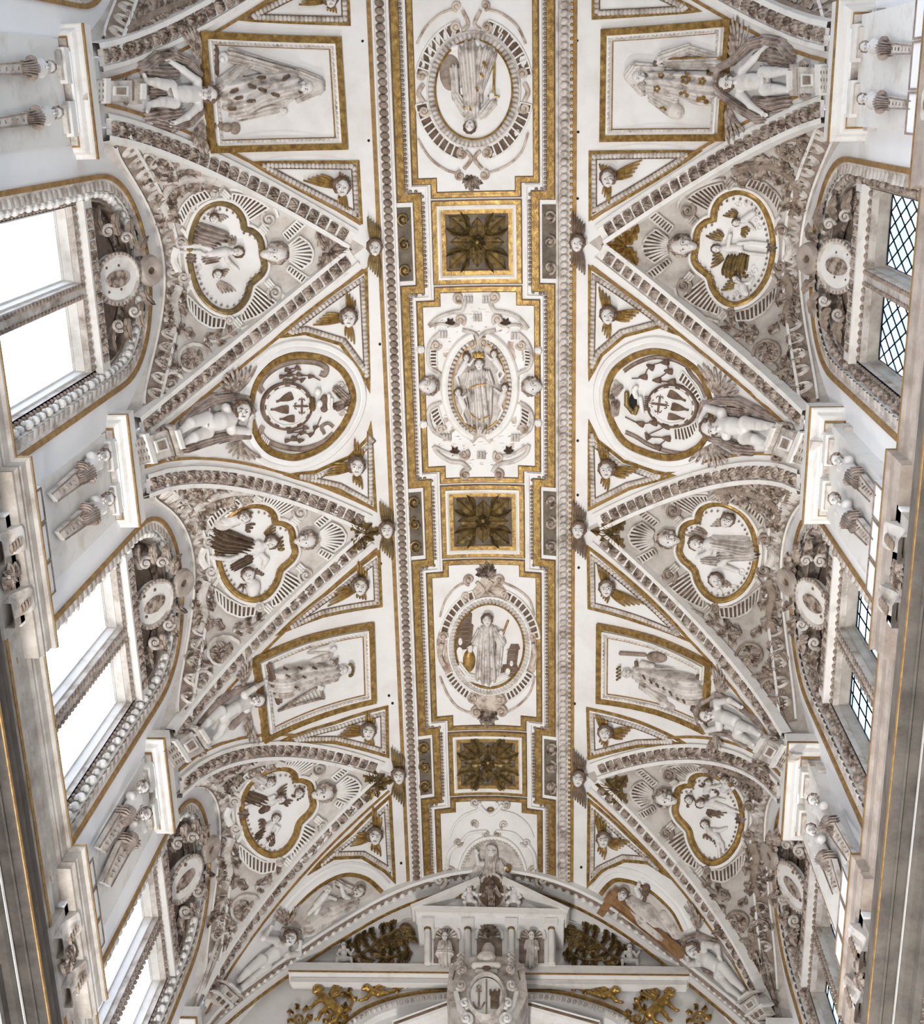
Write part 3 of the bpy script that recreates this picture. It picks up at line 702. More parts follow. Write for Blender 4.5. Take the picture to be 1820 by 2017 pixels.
def strip(b, S, A, B, hA, hB, n=24, skirt=True):
    A, B = np.array(A, float), np.array(B, float)
    def rs(p):
        L = np.concatenate([[0], np.cumsum(np.linalg.norm(np.diff(p, axis=0), axis=1))]); t = np.linspace(0, L[-1], n); return np.stack([np.interp(t, L, p[:, i]) for i in (0, 1)], -1)
    A, B = rs(A), rs(B); k = S.k(A.mean(0)); rows = []
    for f in (0, .5, 1):
        p = A * (1 - f) + B * f; rows.append(S.at(S.inv(p), np.full(n, (hA * (1 - f) + hB * f) * k)))
    if skirt: rows = [S.at(S.inv(A), np.full(n, -k))] + rows + [S.at(S.inv(B), np.full(n, -k))]
    b.add(np.stack(rows, 1), grid_faces(n, len(rows))); return A, B
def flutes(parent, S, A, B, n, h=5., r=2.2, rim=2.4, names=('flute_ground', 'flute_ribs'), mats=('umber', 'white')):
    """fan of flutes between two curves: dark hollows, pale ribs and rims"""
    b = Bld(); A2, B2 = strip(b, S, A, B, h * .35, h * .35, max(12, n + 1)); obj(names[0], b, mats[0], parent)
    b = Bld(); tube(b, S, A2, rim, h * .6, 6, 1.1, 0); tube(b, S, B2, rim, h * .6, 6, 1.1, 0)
    for i in range(n + 1):
        j = i * (len(A2) - 1) / n; i0 = int(math.floor(j)); f = j - i0; i1 = min(i0 + 1, len(A2) - 1)
        a, z = A2[i0] * (1 - f) + A2[i1] * f, B2[i0] * (1 - f) + B2[i1] * f
        tube(b, S, [a, (a + z) / 2, z], r, [h * .7, h, h * .7], 6, .9, 2)
    obj(names[1], b, mats[1], parent)
def volute(b, S, cx, cy, r, w, a0=0., sgn=1, turns=1.7, h=4.):
    p = spiral(cx, cy, r, turns, a0, sgn); q = np.linspace(1, .55, len(p)); tube(b, S, p, w * q, h + h * .5 * (1 - q), 7, 1., 0)
    uv = S.inv([(cx, cy)]); k = S.k((cx, cy)); _ball(b, S, cx, cy, h, w * 1.1, w * 1.1, w * 1.4); return b
def _ball(b, S, x, y, h, rx, ry, rh, n=8, mm=5):
    k = S.k((x, y)); uv = S.inv([(x, y)], h * k)[0]; th = np.linspace(0, np.pi, mm); ph = np.linspace(0, 2 * np.pi, n, endpoint=False)
    ex = S.inv([(x, y), (x + 1, y)]); d = ex[1] - ex[0]; d /= np.linalg.norm(d); ey = np.array([-d[1], d[0]])
    X = np.outer(np.sin(th), np.cos(ph)) * rx; Y = np.outer(np.sin(th), np.sin(ph)) * ry; Z = np.outer(np.cos(th), np.ones(n)) * rh + h
    U_ = uv + (X[..., None] * d + Y[..., None] * ey) * k
    b.add(S.at(U_.reshape(-1, 2), (Z * k).ravel()), grid_faces(mm, n, False, True)); return b
def base_of(S, px, h=0.): return S.at(S.inv([px], h))[0]
def closed_frame(parent, S, px, w, hg, mt='gold', name='gold_frame', inner=None, step=.25):
    """flat gilded band just inside an outline (outline clockwise in the picture)"""
    b = Bld(); sweep(b, S, px, [(0, -.5), (0, hg), (-w, hg), (-w, -.5)], True, step=step); return obj(name, b, mt, parent, angle=25)
def cw(px):
    px = np.array(px, float); a = np.sum(px[:, 0] * np.roll(px[:, 1], -1) - np.roll(px[:, 0], -1) * px[:, 1]); return px if a > 0 else px[::-1]
def inset(px, d):
    px = cw(px); n = len(px); out = []
    for i in range(n):
        a, b_, z = px[i - 1], px[i], px[(i + 1) % n]; u = np.array(nrm(*(b_ - a))); v = np.array(nrm(*(z - b_)))
        n1, n2 = np.array([-u[1], u[0]]), np.array([-v[1], v[0]]); mm = n1 + n2; L = max(.3, float(mm @ mm) ** .5 or 1); mm = mm / L
        out.append(b_ + mm * min(d / max(.32, float(mm @ n1)), d * 2.6))
    return np.array(out)
def decal(bld, S, outline, off=.03):
    """thin raised motif laid on top of a relief figure already modelled"""
    from mathutils.bvhtree import BVHTree
    if not hasattr(bld, 'bvh'):
        bld.bvh = BVHTree.FromPolygons([tuple(p) for p in np.concatenate(bld.V)], [tuple(f) for f in bld.F[0]])
    P = []
    for p in np.array(outline, float):
        d = rays(p)[0]; d = d / np.linalg.norm(d); hit = bld.bvh.ray_cast(Vector(CAM), Vector(d))
        if hit[0] is None: return None
        P.append(np.array(hit[0]) - d * off)
    cpt = np.mean(P, 0); n = len(P); b = Bld()
    dc = rays(np.mean(np.array(outline, float), 0))[0]; dc = dc / np.linalg.norm(dc); hit = bld.bvh.ray_cast(Vector(CAM), Vector(dc))
    if hit[0] is not None: cpt = np.array(hit[0]) - dc * off * 1.3
    low = [p + (p - CAM) / np.linalg.norm(p - CAM) * off * 1.6 for p in P]
    b.add(np.array(P + [cpt] + low), [np.array([(i, (i + 1) % n, n) for i in range(n)]), np.array([(i, (i + 1) % n, n + 1 + (i + 1) % n, n + 1 + i) for i in range(n)])])
    return b
def leafshape(x, y, r, ang=0., n=10, spiky=.25):
    t = np.linspace(0, 2 * np.pi, n, endpoint=False); q = r * (1 + spiky * np.cos(2 * t) + .18 * spiky * 2 * np.cos(5 * t)); a = math.radians(ang)
    return np.stack([x + q * np.cos(t) * math.cos(a) - q * .7 * np.sin(t) * math.sin(a), y + q * np.cos(t) * math.sin(a) + q * .7 * np.sin(t) * math.cos(a)], -1)
# ================================================================== RIBS, ROPES AND THE CROWN BAND
SIDE = {-1: 'left', 1: 'right'}; BAYN = {-1: 'nearest', 0: 'second', 1: 'third', 2: 'farthest'}
def xy2bar(x, y): return np.stack([np.arcsin(np.clip(np.asarray(x) / A_, -1, 1)) * BAR.R, np.asarray(y, float)], -1)
for side in (-1, 1):
    for n in (-1, 0, 1, 2):
        for sg in (-1, 1):
            if n == -1 and sg == -1: continue
            d = np.linspace(.16, 2.44, 26); x = side * np.minimum(2.2 + d / .73, 5.56); uv = xy2bar(x, YC0 + LB * n + sg * d)
            f = side * sg                                   # +1: the severy lies to the left of travel
            base = BAR.at(uv[-1:], np.zeros(1))[0]
            t = thing('vault_rib', 'leaf-carved white rib on the %s side, %s edge of the %s window severy' % (SIDE[side], 'near' if sg < 0 else 'far', BAYN[n]), 'rib', base, 'carved ribs edging the window severies')
            b = Bld(); sweep_uv(b, BAR, uv, [(f * o, h) for o, h in [(-.20, -.03), (-.20, .06), (-.13, .07), (-.12, .015), (.12, .015), (.13, .07), (.21, .06), (.23, -.12)]]); obj('moulding', b, 'white', t, angle=30)
            row(t, BAR, uv, 'leaf_block', 'leaf_block', .235, (.205, .235, .22), h=.015, jitter=.08)
            b = Bld(); sweep_uv(b, BAR, uv, [(f * o, h) for o, h in [(-.36, -.03), (-.36, .032), (-.31, .032), (-.31, -.03)]]); obj('gold_line', b, 'goldline', t, angle=30)
for (side, n), S in SEV.items():
    if n == -2: continue
    d = np.linspace(-2.22, 2.22, 60); uv = np.stack([S.xw - .17 - .1 * (np.abs(d) / 2.3) ** 6, d], -1)
    t = thing('scallop_moulding', 'arched band of looped scallops over the %s %s window' % (BAYN[n], SIDE[side]), 'moulding', S.at(uv[:1], np.zeros(1))[0], 'scallop bands over the windows')
    f = side
    b = Bld(); sweep_uv(b, S, uv, [(f * o, h) for o, h in [(-.19, 0), (-.19, .06), (-.14, .07), (-.13, .01), (.12, .01), (.12, .05), (.16, .05), (.16, -.04)]]); obj('band', b, 'white', t, angle=30)
    b = Bld(); sweep_uv(b, S, uv, [(f * -.13, .014), (f * .12, .014)]); obj('dark_ground', b, 'taupe', t, angle=30)
    row(t, S, uv, 'scallop', 'scallop', .2, (.255, .27, .16), h=.02, flip=f < 0)
for side in (-1, 1):
    uv = np.stack([np.full(60, side * 1.84), np.linspace(-2.6, 17.5, 60)], -1)
    t = thing('rope_moulding', 'long beaded rope moulding along the %s edge of the crown band' % SIDE[side], 'moulding', BAR.at(uv[:1], np.zeros(1))[0], 'rope mouldings of the crown band')
    b = Bld(); sweep_uv(b, BAR, uv, [(.17, -.02), (.17, .06), (.12, .06), (.11, .02), (-.11, .02), (-.12, .06), (-.16, .06), (-.16, -.02)]); obj('moulding', b, 'white' if side < 0 else 'stone', t, angle=30)
    row(t, BAR, uv, 'rope_bead', 'rope_bead' if side < 0 else 'rope_bead_pale', .14, (.15, .2, .17), h=.02, turn=.35 * side)
    b = Bld(); sweep_uv(b, BAR, uv, [(side * .24, -.01), (side * .24, .03), (side * .17, .03), (side * .17, -.01)]); obj('gold_line', b, 'goldline', t, angle=30)
    if side > 0: row(t, BAR, uv, 'pearl', 'pearl_gold', .12, (.07, .07, .06), off=.145 * 1, h=.05)
    # stepped gilded fret with a string of pearls
    P = [(1.55, -2.6)]
    for n in (0, 1, 2):
        yc = YC0 + LB * n; P += [(1.55, yc - .9), (1.22, yc - .9), (1.22, yc + .9), (1.55, yc + .9)]
    P.append((1.55, 17.4)); P = np.array(P) * (side, 1)
    t = thing('fret_band', 'stepped gilded band with pearl string along the %s side of the crown' % SIDE[side], 'moulding', BAR.at(P[:1], np.zeros(1))[0])
    b = Bld(); sweep_uv(b, BAR, dens(P, False, .3), [(.07, -.01), (.07, .035), (-.07, .035), (-.07, -.01)]); obj('gold_band', b, 'gold', t, angle=25)
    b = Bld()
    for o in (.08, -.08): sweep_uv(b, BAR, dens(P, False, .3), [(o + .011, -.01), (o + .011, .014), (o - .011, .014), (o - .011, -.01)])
    obj('shade_edge', b, 'umber', t, angle=25)  # brown outline strips, painting edge shade beside the gold band
    b = Bld(); sweep_uv(b, BAR, dens(P, False, .3), [(-side * .185 + .025, -.01), (-side * .185 + .025, .05), (-side * .185 - .025, .05), (-side * .185 - .025, -.01)]); obj('white_fillet', b, 'white', t, angle=25)
    row(t, BAR, dens(P, False, 5.), 'pearl', 'pearl', .085, (.075, .075, .08), off=-side * .115, h=.0)
def rect_uv(x, y0, y1, st=.2): return cwuv([(-x, y0), (x, y0), (x, y1), (-x, y1)])
def cwuv(L): return dens(np.array(L, float), True, .2)
GP = lambda w: [(0, -.01), (0, .04), (-w, .04), (-w, -.01)]
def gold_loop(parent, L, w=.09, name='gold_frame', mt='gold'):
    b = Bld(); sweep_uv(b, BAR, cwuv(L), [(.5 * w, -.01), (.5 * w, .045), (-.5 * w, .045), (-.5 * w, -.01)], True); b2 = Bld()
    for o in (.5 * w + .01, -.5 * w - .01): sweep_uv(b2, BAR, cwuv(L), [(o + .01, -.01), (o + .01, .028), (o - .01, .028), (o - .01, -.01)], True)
    obj('shade_edge', b2, 'umber', parent, angle=25); return obj(name, b, mt, parent, angle=25)  # brown outlines of the gold frame, with contact shade put into their colour
def cross(y0, y1, st): return [(-.87, y0), (.87, y0), (.87, y0 + st), (1.25, y0 + st), (1.25, y1 - st), (.87, y1 - st), (.87, y1), (-.87, y1), (-.87, y1 - st), (-1.25, y1 - st), (-1.25, y0 + st), (-.87, y0 + st)]
PANELS = {}
for n, what in ((-1, 'the swordbearing saint'), (0, 'the crowned Virgin'), (1, 'the saint between two towers'), (2, 'the enthroned bearded figure')):
    y0, y1 = YC0 + LB * n + .93, YC0 + LB * (n + 1) - .93
    t = thing('crown_relief', 'stepped gold-framed white panel of the crown holding %s' % what, 'panel', BAR.at(np.array([(0., y0)]), np.zeros(1))[0], 'stepped panels of the crown band')
    if n == 2: y1 = 17.35
    L = cross(y0, y1, .27)
    if n == 2: L = [(-.87, y0), (.87, y0), (.87, y0 + .27), (1.25, y0 + .27), (1.25, y1), (-1.25, y1), (-1.25, y0 + .27), (-.87, y0 + .27)]
    b = Bld(); plate_uv(b, BAR, L, .02, .3, -.01); obj('ground', b, 'plaster', t, angle=20)
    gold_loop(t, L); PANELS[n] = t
# coffers with acanthus rosettes, and the scroll strips beside them
for n in (0, 1, 2):
    yc = YC0 + LB * n; q = ('nearest', 'middle', 'farthest')[n]
    t = thing('rosette_coffer', 'square gold coffer with dark acanthus rosette, %s of the three' % q, 'coffer', BAR.at(np.array([(0., yc)]), np.zeros(1))[0], 'square rosette coffers')
    R = lambda x, y: [(-x, yc - y), (x, yc - y), (x, yc + y), (-x, yc + y)]
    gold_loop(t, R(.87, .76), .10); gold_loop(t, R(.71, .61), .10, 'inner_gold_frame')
    b = Bld(); sweep_uv(b, BAR, cwuv(R(.79, .685)), [(.04, -.01), (.04, .08), (.0, .09), (-.04, .06), (-.04, -.01)], True); obj('white_moulding', b, 'white', t, angle=25)
    b = Bld(); plate_uv(b, BAR, R(.67, .57), .012, .3, -.02); obj('dark_ground', b, 'darkground', t)
    ctr = proj(BAR.at(np.array([(0., yc)]), np.zeros(1)))[0]
    kx = proj(BAR.at(np.array([(.6, yc)]), np.zeros(1)))[0][0] - ctr[0]; ky = proj(BAR.at(np.array([(0., yc + .52)]), np.zeros(1)))[0][1] - ctr[1]
    for i, (dx, dy) in enumerate(((1, 1), (-1, 1), (-1, -1), (1, -1))):
        tip = ctr + np.array([dx * kx, dy * ky]); b = Bld()
        if n < 2:
            leaf(b, BAR, ctr + (tip - ctr) * .12, tip, kx * .62, 9, 4, 0, 2, 19)
            for s in (-1, 1): leaf(b, BAR, ctr + (tip - ctr) * .3, ctr + (tip - ctr) * .85 + s * np.array([-(tip - ctr)[1], (tip - ctr)[0]]) * .28, kx * .22, 10, 2, .1 * s, 4, 11)
        else:
            for s in (-1, 0, 1): leaf(b, BAR, ctr + (tip - ctr) * .35, ctr + (tip - ctr) * 1.0 + s * np.array([-(tip - ctr)[1], (tip - ctr)[0]]) * .34, kx * .42, 9, 3, .12 * s, 3, 15)
        obj('corner_leaf', b, 'oldgold', t)
    for i in range(4):
        a = math.pi / 2 * i; tip = ctr + np.array([math.cos(a) * kx * .95, math.sin(a) * ky * .95]); b = Bld(); leaf(b, BAR, ctr + (tip - ctr) * .25, tip, kx * .42, 6, 3, 0, 1, 13); obj('side_leaf', b, 'oldgold', t)
    b = Bld()
    for i in range(8):
        a = math.pi / 4 * i + .2; q = kx * .30; leaf(b, BAR, ctr, ctr + np.array([math.cos(a), math.sin(a)]) * q, q * .8, 8, 1, 0, 9, 9)
    for i in range(6):
        a = math.pi / 3 * i; q = kx * .17; leaf(b, BAR, ctr, ctr + np.array([math.cos(a), math.sin(a)]) * q, q * .9, 7, 1, 0, 15, 7)
    _ball(b, BAR, ctr[0], ctr[1], 19, 4.5, 4.5, 4); obj('rosette', b, 'oldgold', t)
    for side in (-1, 1):
        x0, x1 = 1.36, 1.68; t = thing('scroll_strip', 'dark carved vine scroll strip on the %s of the %s coffer' % (SIDE[side], ('nearest', 'middle', 'farthest')[n]), 'relief', BAR.at(np.array([(side * 1.5, yc)]), np.zeros(1))[0], 'vine scroll strips beside the coffers')
        b = Bld(); plate_uv(b, BAR, [(side * x0, yc - .72), (side * x1, yc - .72), (side * x1, yc + .72), (side * x0, yc + .72)], .012, .3, -.01); obj('dark_ground', b, 'darkground', t)
        P = [proj(BAR.at(np.array([(side * 1.52, yc + v)]), np.zeros(1)))[0] for v in (-.5, 0., .5)]
        for i, p in enumerate(P):
            b = Bld(); r = 13.5; sg = 1 if i % 2 else -1; tube(b, BAR, spiral(p[0], p[1], r, 1.4, 90 + 180 * i, sg * side), 2.6, 4, 7, 1, 0); _ball(b, BAR, p[0], p[1], 5, 4.5, 4.5, 4)
            for a in range(0, 360, 60): leaf(b, BAR, p + 3 * np.array([math.cos(math.radians(a)), math.sin(math.radians(a))]), p + 11 * np.array([math.cos(math.radians(a)), math.sin(math.radians(a))]), 7, 4, 1, .2, 2, 7)
            obj('vine_scroll', b, 'oldgold' if side < 0 else 'leafstone', t)
# ================================================================== RELIEFS OF THE VAULT
def Q(x0, y0, s): return lambda *p: [(x0 + s * a, y0 + s * b_) for a, b_ in p]
def g(parent, name, m_, fn, **kw):
    b = Bld(); fn(b); return obj(name, b, m_, parent, **kw)
# ---- winged cherub heads in gold-edged triangles
def cherub(name, lab, S, hd, r, wings, up, mw, group, yaw=0., h0=0.):
    t = thing(name, lab, 'cherub', base_of(S, hd), group)
    obj('head', sculpt(S, head(hd[0], hd[1], h0 + r * .75, r, up, yaw) + [e(hd[0], hd[1], h0 + r * .2, r * .8, r * .8, r * .6)], max(.8, r / 15), r * .10), 'flesh', t)
    obj('hair', sculpt(S, hair(hd[0], hd[1], h0 + r * .75, r, up), max(.95, r / 14), r * .10), 'umber', t)
    face(t, S, hd[0], hd[1], h0 + r * .75, r, up, yaw)
    for root, tip, w, n in wings: g(t, 'wing', mw, lambda b: wing2(b, S, root, tip, w, n, max(2.2, w / n * .62), h0 + 2, h0 + r * .45))
    return t
TRI = {}
def tri(key, lab, pts, hd=None, r=16, ul=50, dl=45, lat=(-68, 0), curve=()):
    pts = cw(pts); side = -1 if key[0] == 'L' else 1
    t = thing('triangular_relief', 'gold-edged triangular panel, ' + lab, 'panel', base_of(BAR, np.mean(pts, 0)), 'triangular cherub panels')
    b = Bld(); plate(b, BAR, inset(pts, 4), 1.2, .3, -1); obj('ground', b, 'plaster', t, angle=20)
    b = Bld(); sweep(b, BAR, inset(pts, 3.2), [(3.2, -1), (3.2, 2.6), (-3.2, 2.6), (-3.2, -1)], True); obj('gold_edge', b, 'gold', t, angle=25)
    q = inset(pts, 12.5); uv = dens(BAR.inv(q), True, .2); k = BAR.k(pts.mean(0))
    b = Bld(); sweep_uv(b, BAR, uv, [(-.055, 0), (-.055, .035), (-.035, .035), (-.035, .015), (.05, .015), (.05, 0)], True); obj('border', b, 'umber', t, angle=30)
    row(t, BAR, uv, 'egg', 'egg', .088, (.095, .11, .11), True, h=.012)
    if hd is not None:
        lx, ly = lat; n = nrm(lx, ly)
        cherub('cherub_head', 'gilt-winged cherub ' + lab, BAR, hd, r, [((hd[0] - n[0] * 4, hd[1] - r * .6), (hd[0] - n[0] * 1 + (4 if side < 0 else -9), hd[1] - ul), 17, 4), ((hd[0], hd[1] + r * .6), (hd[0] + (4 if side < 0 else -7), hd[1] + dl), 16, 4), ((hd[0] + n[0] * r * .5, hd[1] + n[1] * 8), (hd[0] + lx, hd[1] + ly), 22, 5)], (side * -.08, -1), 'gold', 'cherub heads in the triangles', yaw=.25 * -side, h0=2)
tri('L', 'upper left of the veiled lily-robe figure', [(465, 40), (691, 51), (686, -75)], (651, 0), 14, 20, 28, (-62, -2))
tri('L', 'lower left of the veiled figure beside the nearest left severy', [(488, 319), (708, 316), (715, 443)], (673, 369), 17, 30, 46, (-72, -24))
tri('L', 'above the left coat-of-arms medallion', [(724, 526), (729, 775), (711, 738), (669, 681), (600, 660), (540, 667)], (686, 627), 17, 54, 52, (-70, 2))
tri('L', 'below the left coat-of-arms medallion', [(731, 830), (743, 1010), (664, 967), (557, 936), (621, 927), (686, 898), (722, 862)], (702, 920), 17, 55, 45, (-66, 6))
tri('L', 'above the left harp-playing king panel', [(749, 1081), (754, 1196), (637, 1217), (543, 1252), (650, 1160)], (709, 1156), 16, 50, 28, (-68, 28))
tri('L', 'below the left harp-playing king panel', [(765, 1389), (767, 1494), (659, 1466), (547, 1461), (659, 1421)], (725, 1442), 15, 40, 30, (-60, -2))
tri('L', 'at the far left over the mother-and-children lunette', [(771, 1562), (780, 1743), (756, 1719), (712, 1692), (659, 1694), (607, 1723), (690, 1640)], (738, 1648), 15, 58, 40, (-50, 8))
tri('R', 'upper right of the staff-bearing patriarch', [(1165, 39), (1384, 23), (1165, -80)])
tri('R', 'lower right of the staff-bearing patriarch', [(1159, 297), (1384, 297), (1159, 437)], (1198, 352), 16, 32, 48, (70, -26))
tri('R', 'above the right coat-of-arms medallion', [(1158, 520), (1345, 664), (1298, 647), (1230, 665), (1187, 702), (1159, 752)], (1198, 622), 16, 58, 50, (66, 0))
tri('R', 'below the right coat-of-arms medallion', [(1159, 826), (1179, 866), (1230, 906), (1290, 927), (1333, 937), (1240, 966), (1157, 1008)], (1195, 926), 16, 60, 42, (60, 8))
tri('R', 'above the right lute-holding queen panel', [(1155, 1072), (1265, 1162), (1365, 1267), (1258, 1229), (1157, 1200)], (1195, 1160), 15, 50, 25, (68, 40))
tri('R', 'below the right lute-holding queen panel', [(1154, 1392), (1258, 1419), (1356, 1466), (1258, 1473), (1157, 1498)], (1192, 1445), 14, 40, 28, (54, 0))
tri('R', 'at the far right over the cross-bearer lunette', [(1157, 1570), (1245, 1650), (1321, 1731), (1274, 1703), (1230, 1699), (1187, 1719), (1155, 1752)], (1189, 1655), 14, 60, 36, (48, 15))
# ---- cherub heads at the points of the severies
for (hx, hy), sd, nm in (((738, 488), -1, 'nearest left'), ((762, 1045), -1, 'middle left'), ((785, 1530), -1, 'farthest left'), ((1137, 480), 1, 'nearest right'), ((1139, 1045), 1, 'middle right'), ((1139, 1535), 1, 'farthest right')):
    L = 62 if hy < 600 else 58; z = (hx + sd * 6, hy)
    cherub('apex_cherub', 'cherub head with two upright wings at the point of the %s severy' % nm, BAR, (hx, hy), 15 if hy < 1200 else 14,
           [((hx, hy - 8), (hx + sd * 2, hy - L), 24, 6), ((hx, hy + 8), (hx + sd * 2, hy + L), 24, 6)], (sd * .1, -1), 'oldgold' if sd < 0 else 'umber', 'cherub heads at the severy points', h0=9)
# ---- framed figure panels
def panel(lab, pts, S=BAR, w=13, gold='gold'):
    pts = cw(pts); t = thing('framed_relief', lab, 'panel', base_of(S, np.mean(pts, 0)), 'gold framed figure panels')
    b = Bld(); sweep(b, S, inset(pts, w / 2), [(w / 2, -1), (w / 2, 10), (-w / 2, 10), (-w / 2, -1)], True); obj('gold_frame', b, gold, t, angle=25)
    b = Bld(); plate(b, S, inset(pts, w + 8), 1.5, .3, -1); obj('ground', b, 'plaster', t, angle=20)
    uv = dens(S.inv(inset(pts, w + 5)), True, .25)
    b = Bld(); sweep_uv(b, S, uv, [(.06, 0), (.06, .07), (.03, .08), (-.05, .04), (-.06, .0)], True); obj('border', b, 'white', t, angle=30)
    row(t, S, uv, 'lip_leaf', 'lip_leaf', .095, (.09, .1, .08), True, h=.05)
    b = Bld(); sweep(b, S, inset(pts, w + 11.5), [(1.3, 0), (1.3, 2.8), (-1.3, 2.8), (-1.3, 0)], True); obj('gold_line', b, 'goldline', t, angle=30)
    return t
panel('bronze-framed panel behind the veiled leaf-robed figure', [(393, 62), (672, 73), (686, 295), (414, 302)])
panel('bright gold-framed panel behind the staff-bearing patriarch', [(1183, 58), (1440, 38), (1424, 278), (1180, 280)])
panel('gold-framed tapering panel behind the harp-playing king', [(737, 1226), (742, 1386), (630, 1418), (521, 1466), (512, 1385), (499, 1298), (600, 1255)], w=11)
panel('gold-framed tapering panel behind the lute-holding queen', [(1174, 1228), (1290, 1255), (1399, 1306), (1394, 1380), (1387, 1448), (1290, 1408), (1173, 1386)], w=11)
def figure(lab, base, parts, S=BAR, cat='figure', name='relief_figure', group=None):
    t = thing(name, lab, cat, base_of(S, base), group); out = {}
    for nm, m_, pr, kw in parts: b = sculpt(S, pr, **kw); out[nm] = b; obj(nm, b, m_, t)
    return t, out
# veiled figure in a robe strewn with leaves
z = Q(380, 40, .17582); A = lambda x, y: z((x, y))[0]
def cc(f, x0, y0, h0, r0, x1, y1, h1, r1, *a): p, q = f((x0, y0), (x1, y1)); return c(p[0], p[1], h0, r0, q[0], q[1], h1, r1, *a)
def ee(f, x, y, *a): p = f((x, y))[0]; return e(p[0], p[1], *a)
hx, hy = A(1265, 745)
t, o_ = figure('veiled figure in a white robe strewn with brown leaves', (520, 180), [
    ('body', 'flesh', head(hx, hy, 14, 15, (1, .05), -.2) + [cc(z, 1170, 745, 8, 9, 1100, 745, 8, 12)] + hand(*A(960, 1000), 9, 8, (1, .35)), dict(vox=1.15, k=2.5)),
    ('robe', 'drape', [cc(z, 1060, 740, 10, 26, 700, 800, 12, 30, 2.2, 17), cc(z, 700, 800, 12, 32, 500, 860, 8, 38, 2.6, 19, 1), cc(z, 1100, 640, 9, 12, 620, 480, 9, 9, 1.2, 8), cc(z, 640, 480, 8, 10, 300, 720, 6, 12, 1.5, 8), cc(z, 1060, 860, 9, 12, 960, 920, 9, 13, 1.2, 7), cc(z, 930, 980, 8, 10, 520, 1080, 6, 8, 1.4, 8)], dict(vox=1.4, k=4)),
    ('veil', 'stone', [cc(z, 1400, 700, 6, 12, 1180, 590, 6, 9, 1, 7), cc(z, 1400, 760, 6, 14, 1190, 880, 6, 8, 1, 7), cc(z, 1390, 730, 9, 15, 1300, 740, 5, 17), cc(z, 1140, 590, 9, 8, 430, 400, 8, 12, 1.6, 8)], dict(vox=1.3, k=3)),
    ('scroll_end', 'white', [ee(z, 340, 420, 8, 11, 11, 10), ee(z, 330, 440, 15, 6, 6, 5)], dict(vox=1.2, k=2)),
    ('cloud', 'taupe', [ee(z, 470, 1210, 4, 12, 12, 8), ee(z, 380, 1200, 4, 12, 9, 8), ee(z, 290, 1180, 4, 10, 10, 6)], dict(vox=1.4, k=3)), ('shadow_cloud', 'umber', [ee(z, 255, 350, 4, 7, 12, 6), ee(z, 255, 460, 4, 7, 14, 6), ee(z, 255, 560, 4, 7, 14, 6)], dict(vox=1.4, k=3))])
face(t, BAR, hx, hy, 14, 15, (1, .05), -.2)
for x, y, an in ((565, 630, 0), (770, 640, 0), (665, 740, 20), (780, 780, 20), (465, 790, -20), (515, 870, -10), (655, 905, 0), (440, 990, 0), (370, 920, 10), (1045, 640, -30), (925, 835, 20)):
    p = A(x, y); d = decal(o_['robe'], BAR, leafshape(p[0], p[1], 7.5, an + 180, 12, .3))
    if d: obj('leaf_motif', d, 'umber', t, smooth=False)
# patriarch with a staff
z = Q(1160, 20, .16484); A = lambda x, y: z((x, y))[0]; hx, hy = A(600, 800)
t, o_ = figure('hooded bearded patriarch in a gold-flowered robe holding a staff', (1320, 160), [
    ('body', 'flesh', head(hx, hy, 13, 14, (-1, -.45), .35) + [cc(z, 690, 840, 6, 9, 740, 860, 6, 12)] + hand(*A(880, 590), 14, 8, (-.5, .2)) + hand(*A(1040, 1170), 12, 9, (.1, 1)), dict(vox=1.1, k=2.3)),
    ('beard', 'stone', [cc(z, 650, 880, 14, 8, 690, 920, 9, 5, 1, 4), cc(z, 620, 900, 13, 6, 640, 960, 9, 4, 1, 4)], dict(vox=1.1, k=2)),
    ('hood', 'drape', [cc(z, 500, 760, 8, 13, 560, 690, 6, 12, 1, 7), cc(z, 560, 680, 7, 10, 860, 700, 9, 9, 1, 6), cc(z, 500, 800, 7, 10, 640, 970, 6, 9, 1, 6), cc(z, 520, 770, 4, 17, 600, 790, 3, 17)], dict(vox=1.3, k=3)),
    ('robe', 'drape', [cc(z, 800, 860, 10, 22, 1010, 880, 13, 24, 2, 14), cc(z, 1010, 860, 12, 24, 1370, 930, 8, 34, 2.6, 17), cc(z, 720, 960, 10, 10, 1020, 1060, 10, 9, 1.2, 7), cc(z, 760, 1050, 8, 9, 960, 1180, 8, 12, 1.2, 7), cc(z, 1020, 1200, 8, 16, 1060, 1220, 8, 14), cc(z, 900, 560, 9, 11, 1180, 470, 7, 10, 1.3, 7), cc(z, 1180, 470, 6, 8, 1500, 560, 5, 7, 1.2, 6), cc(z, 950, 640, 7, 9, 1550, 640, 5, 12, 1.5, 7)], dict(vox=1.4, k=3.6)),
    ('staff', 'gold', [cc(z, 930, 580, 14, 2.6, 1570, 575, 11, 2.6)], dict(vox=1.0, k=1)),
    ('staff_knob', 'umber', [ee(z, 810, 640, 12, 8, 9, 7), ('m', (A(820, 640)[0], A(820, 640)[1], 18), (4, 5, 5), 0, 0, 6)], dict(vox=1., k=1.5))])
face(t, BAR, hx, hy, 13, 14, (-1, -.45), .35, False)
for x, y, q in ((1180, 730, 8), (1150, 830, 11), (1130, 1020, 11), (1350, 1100, 14), (1350, 850, 9), (1440, 740, 8), (810, 940, 8), (860, 780, 7), (880, 1190, 8)):
    p = A(x, y)
    for i in range(5):
        a = i * 1.257; d = decal(o_['robe'], BAR, ell(p[0] + q * .6 * math.cos(a), p[1] + q * .6 * math.sin(a), q * .36, q * .36, 8))
        if d: obj('flower_motif', d, 'gold', t, smooth=False)
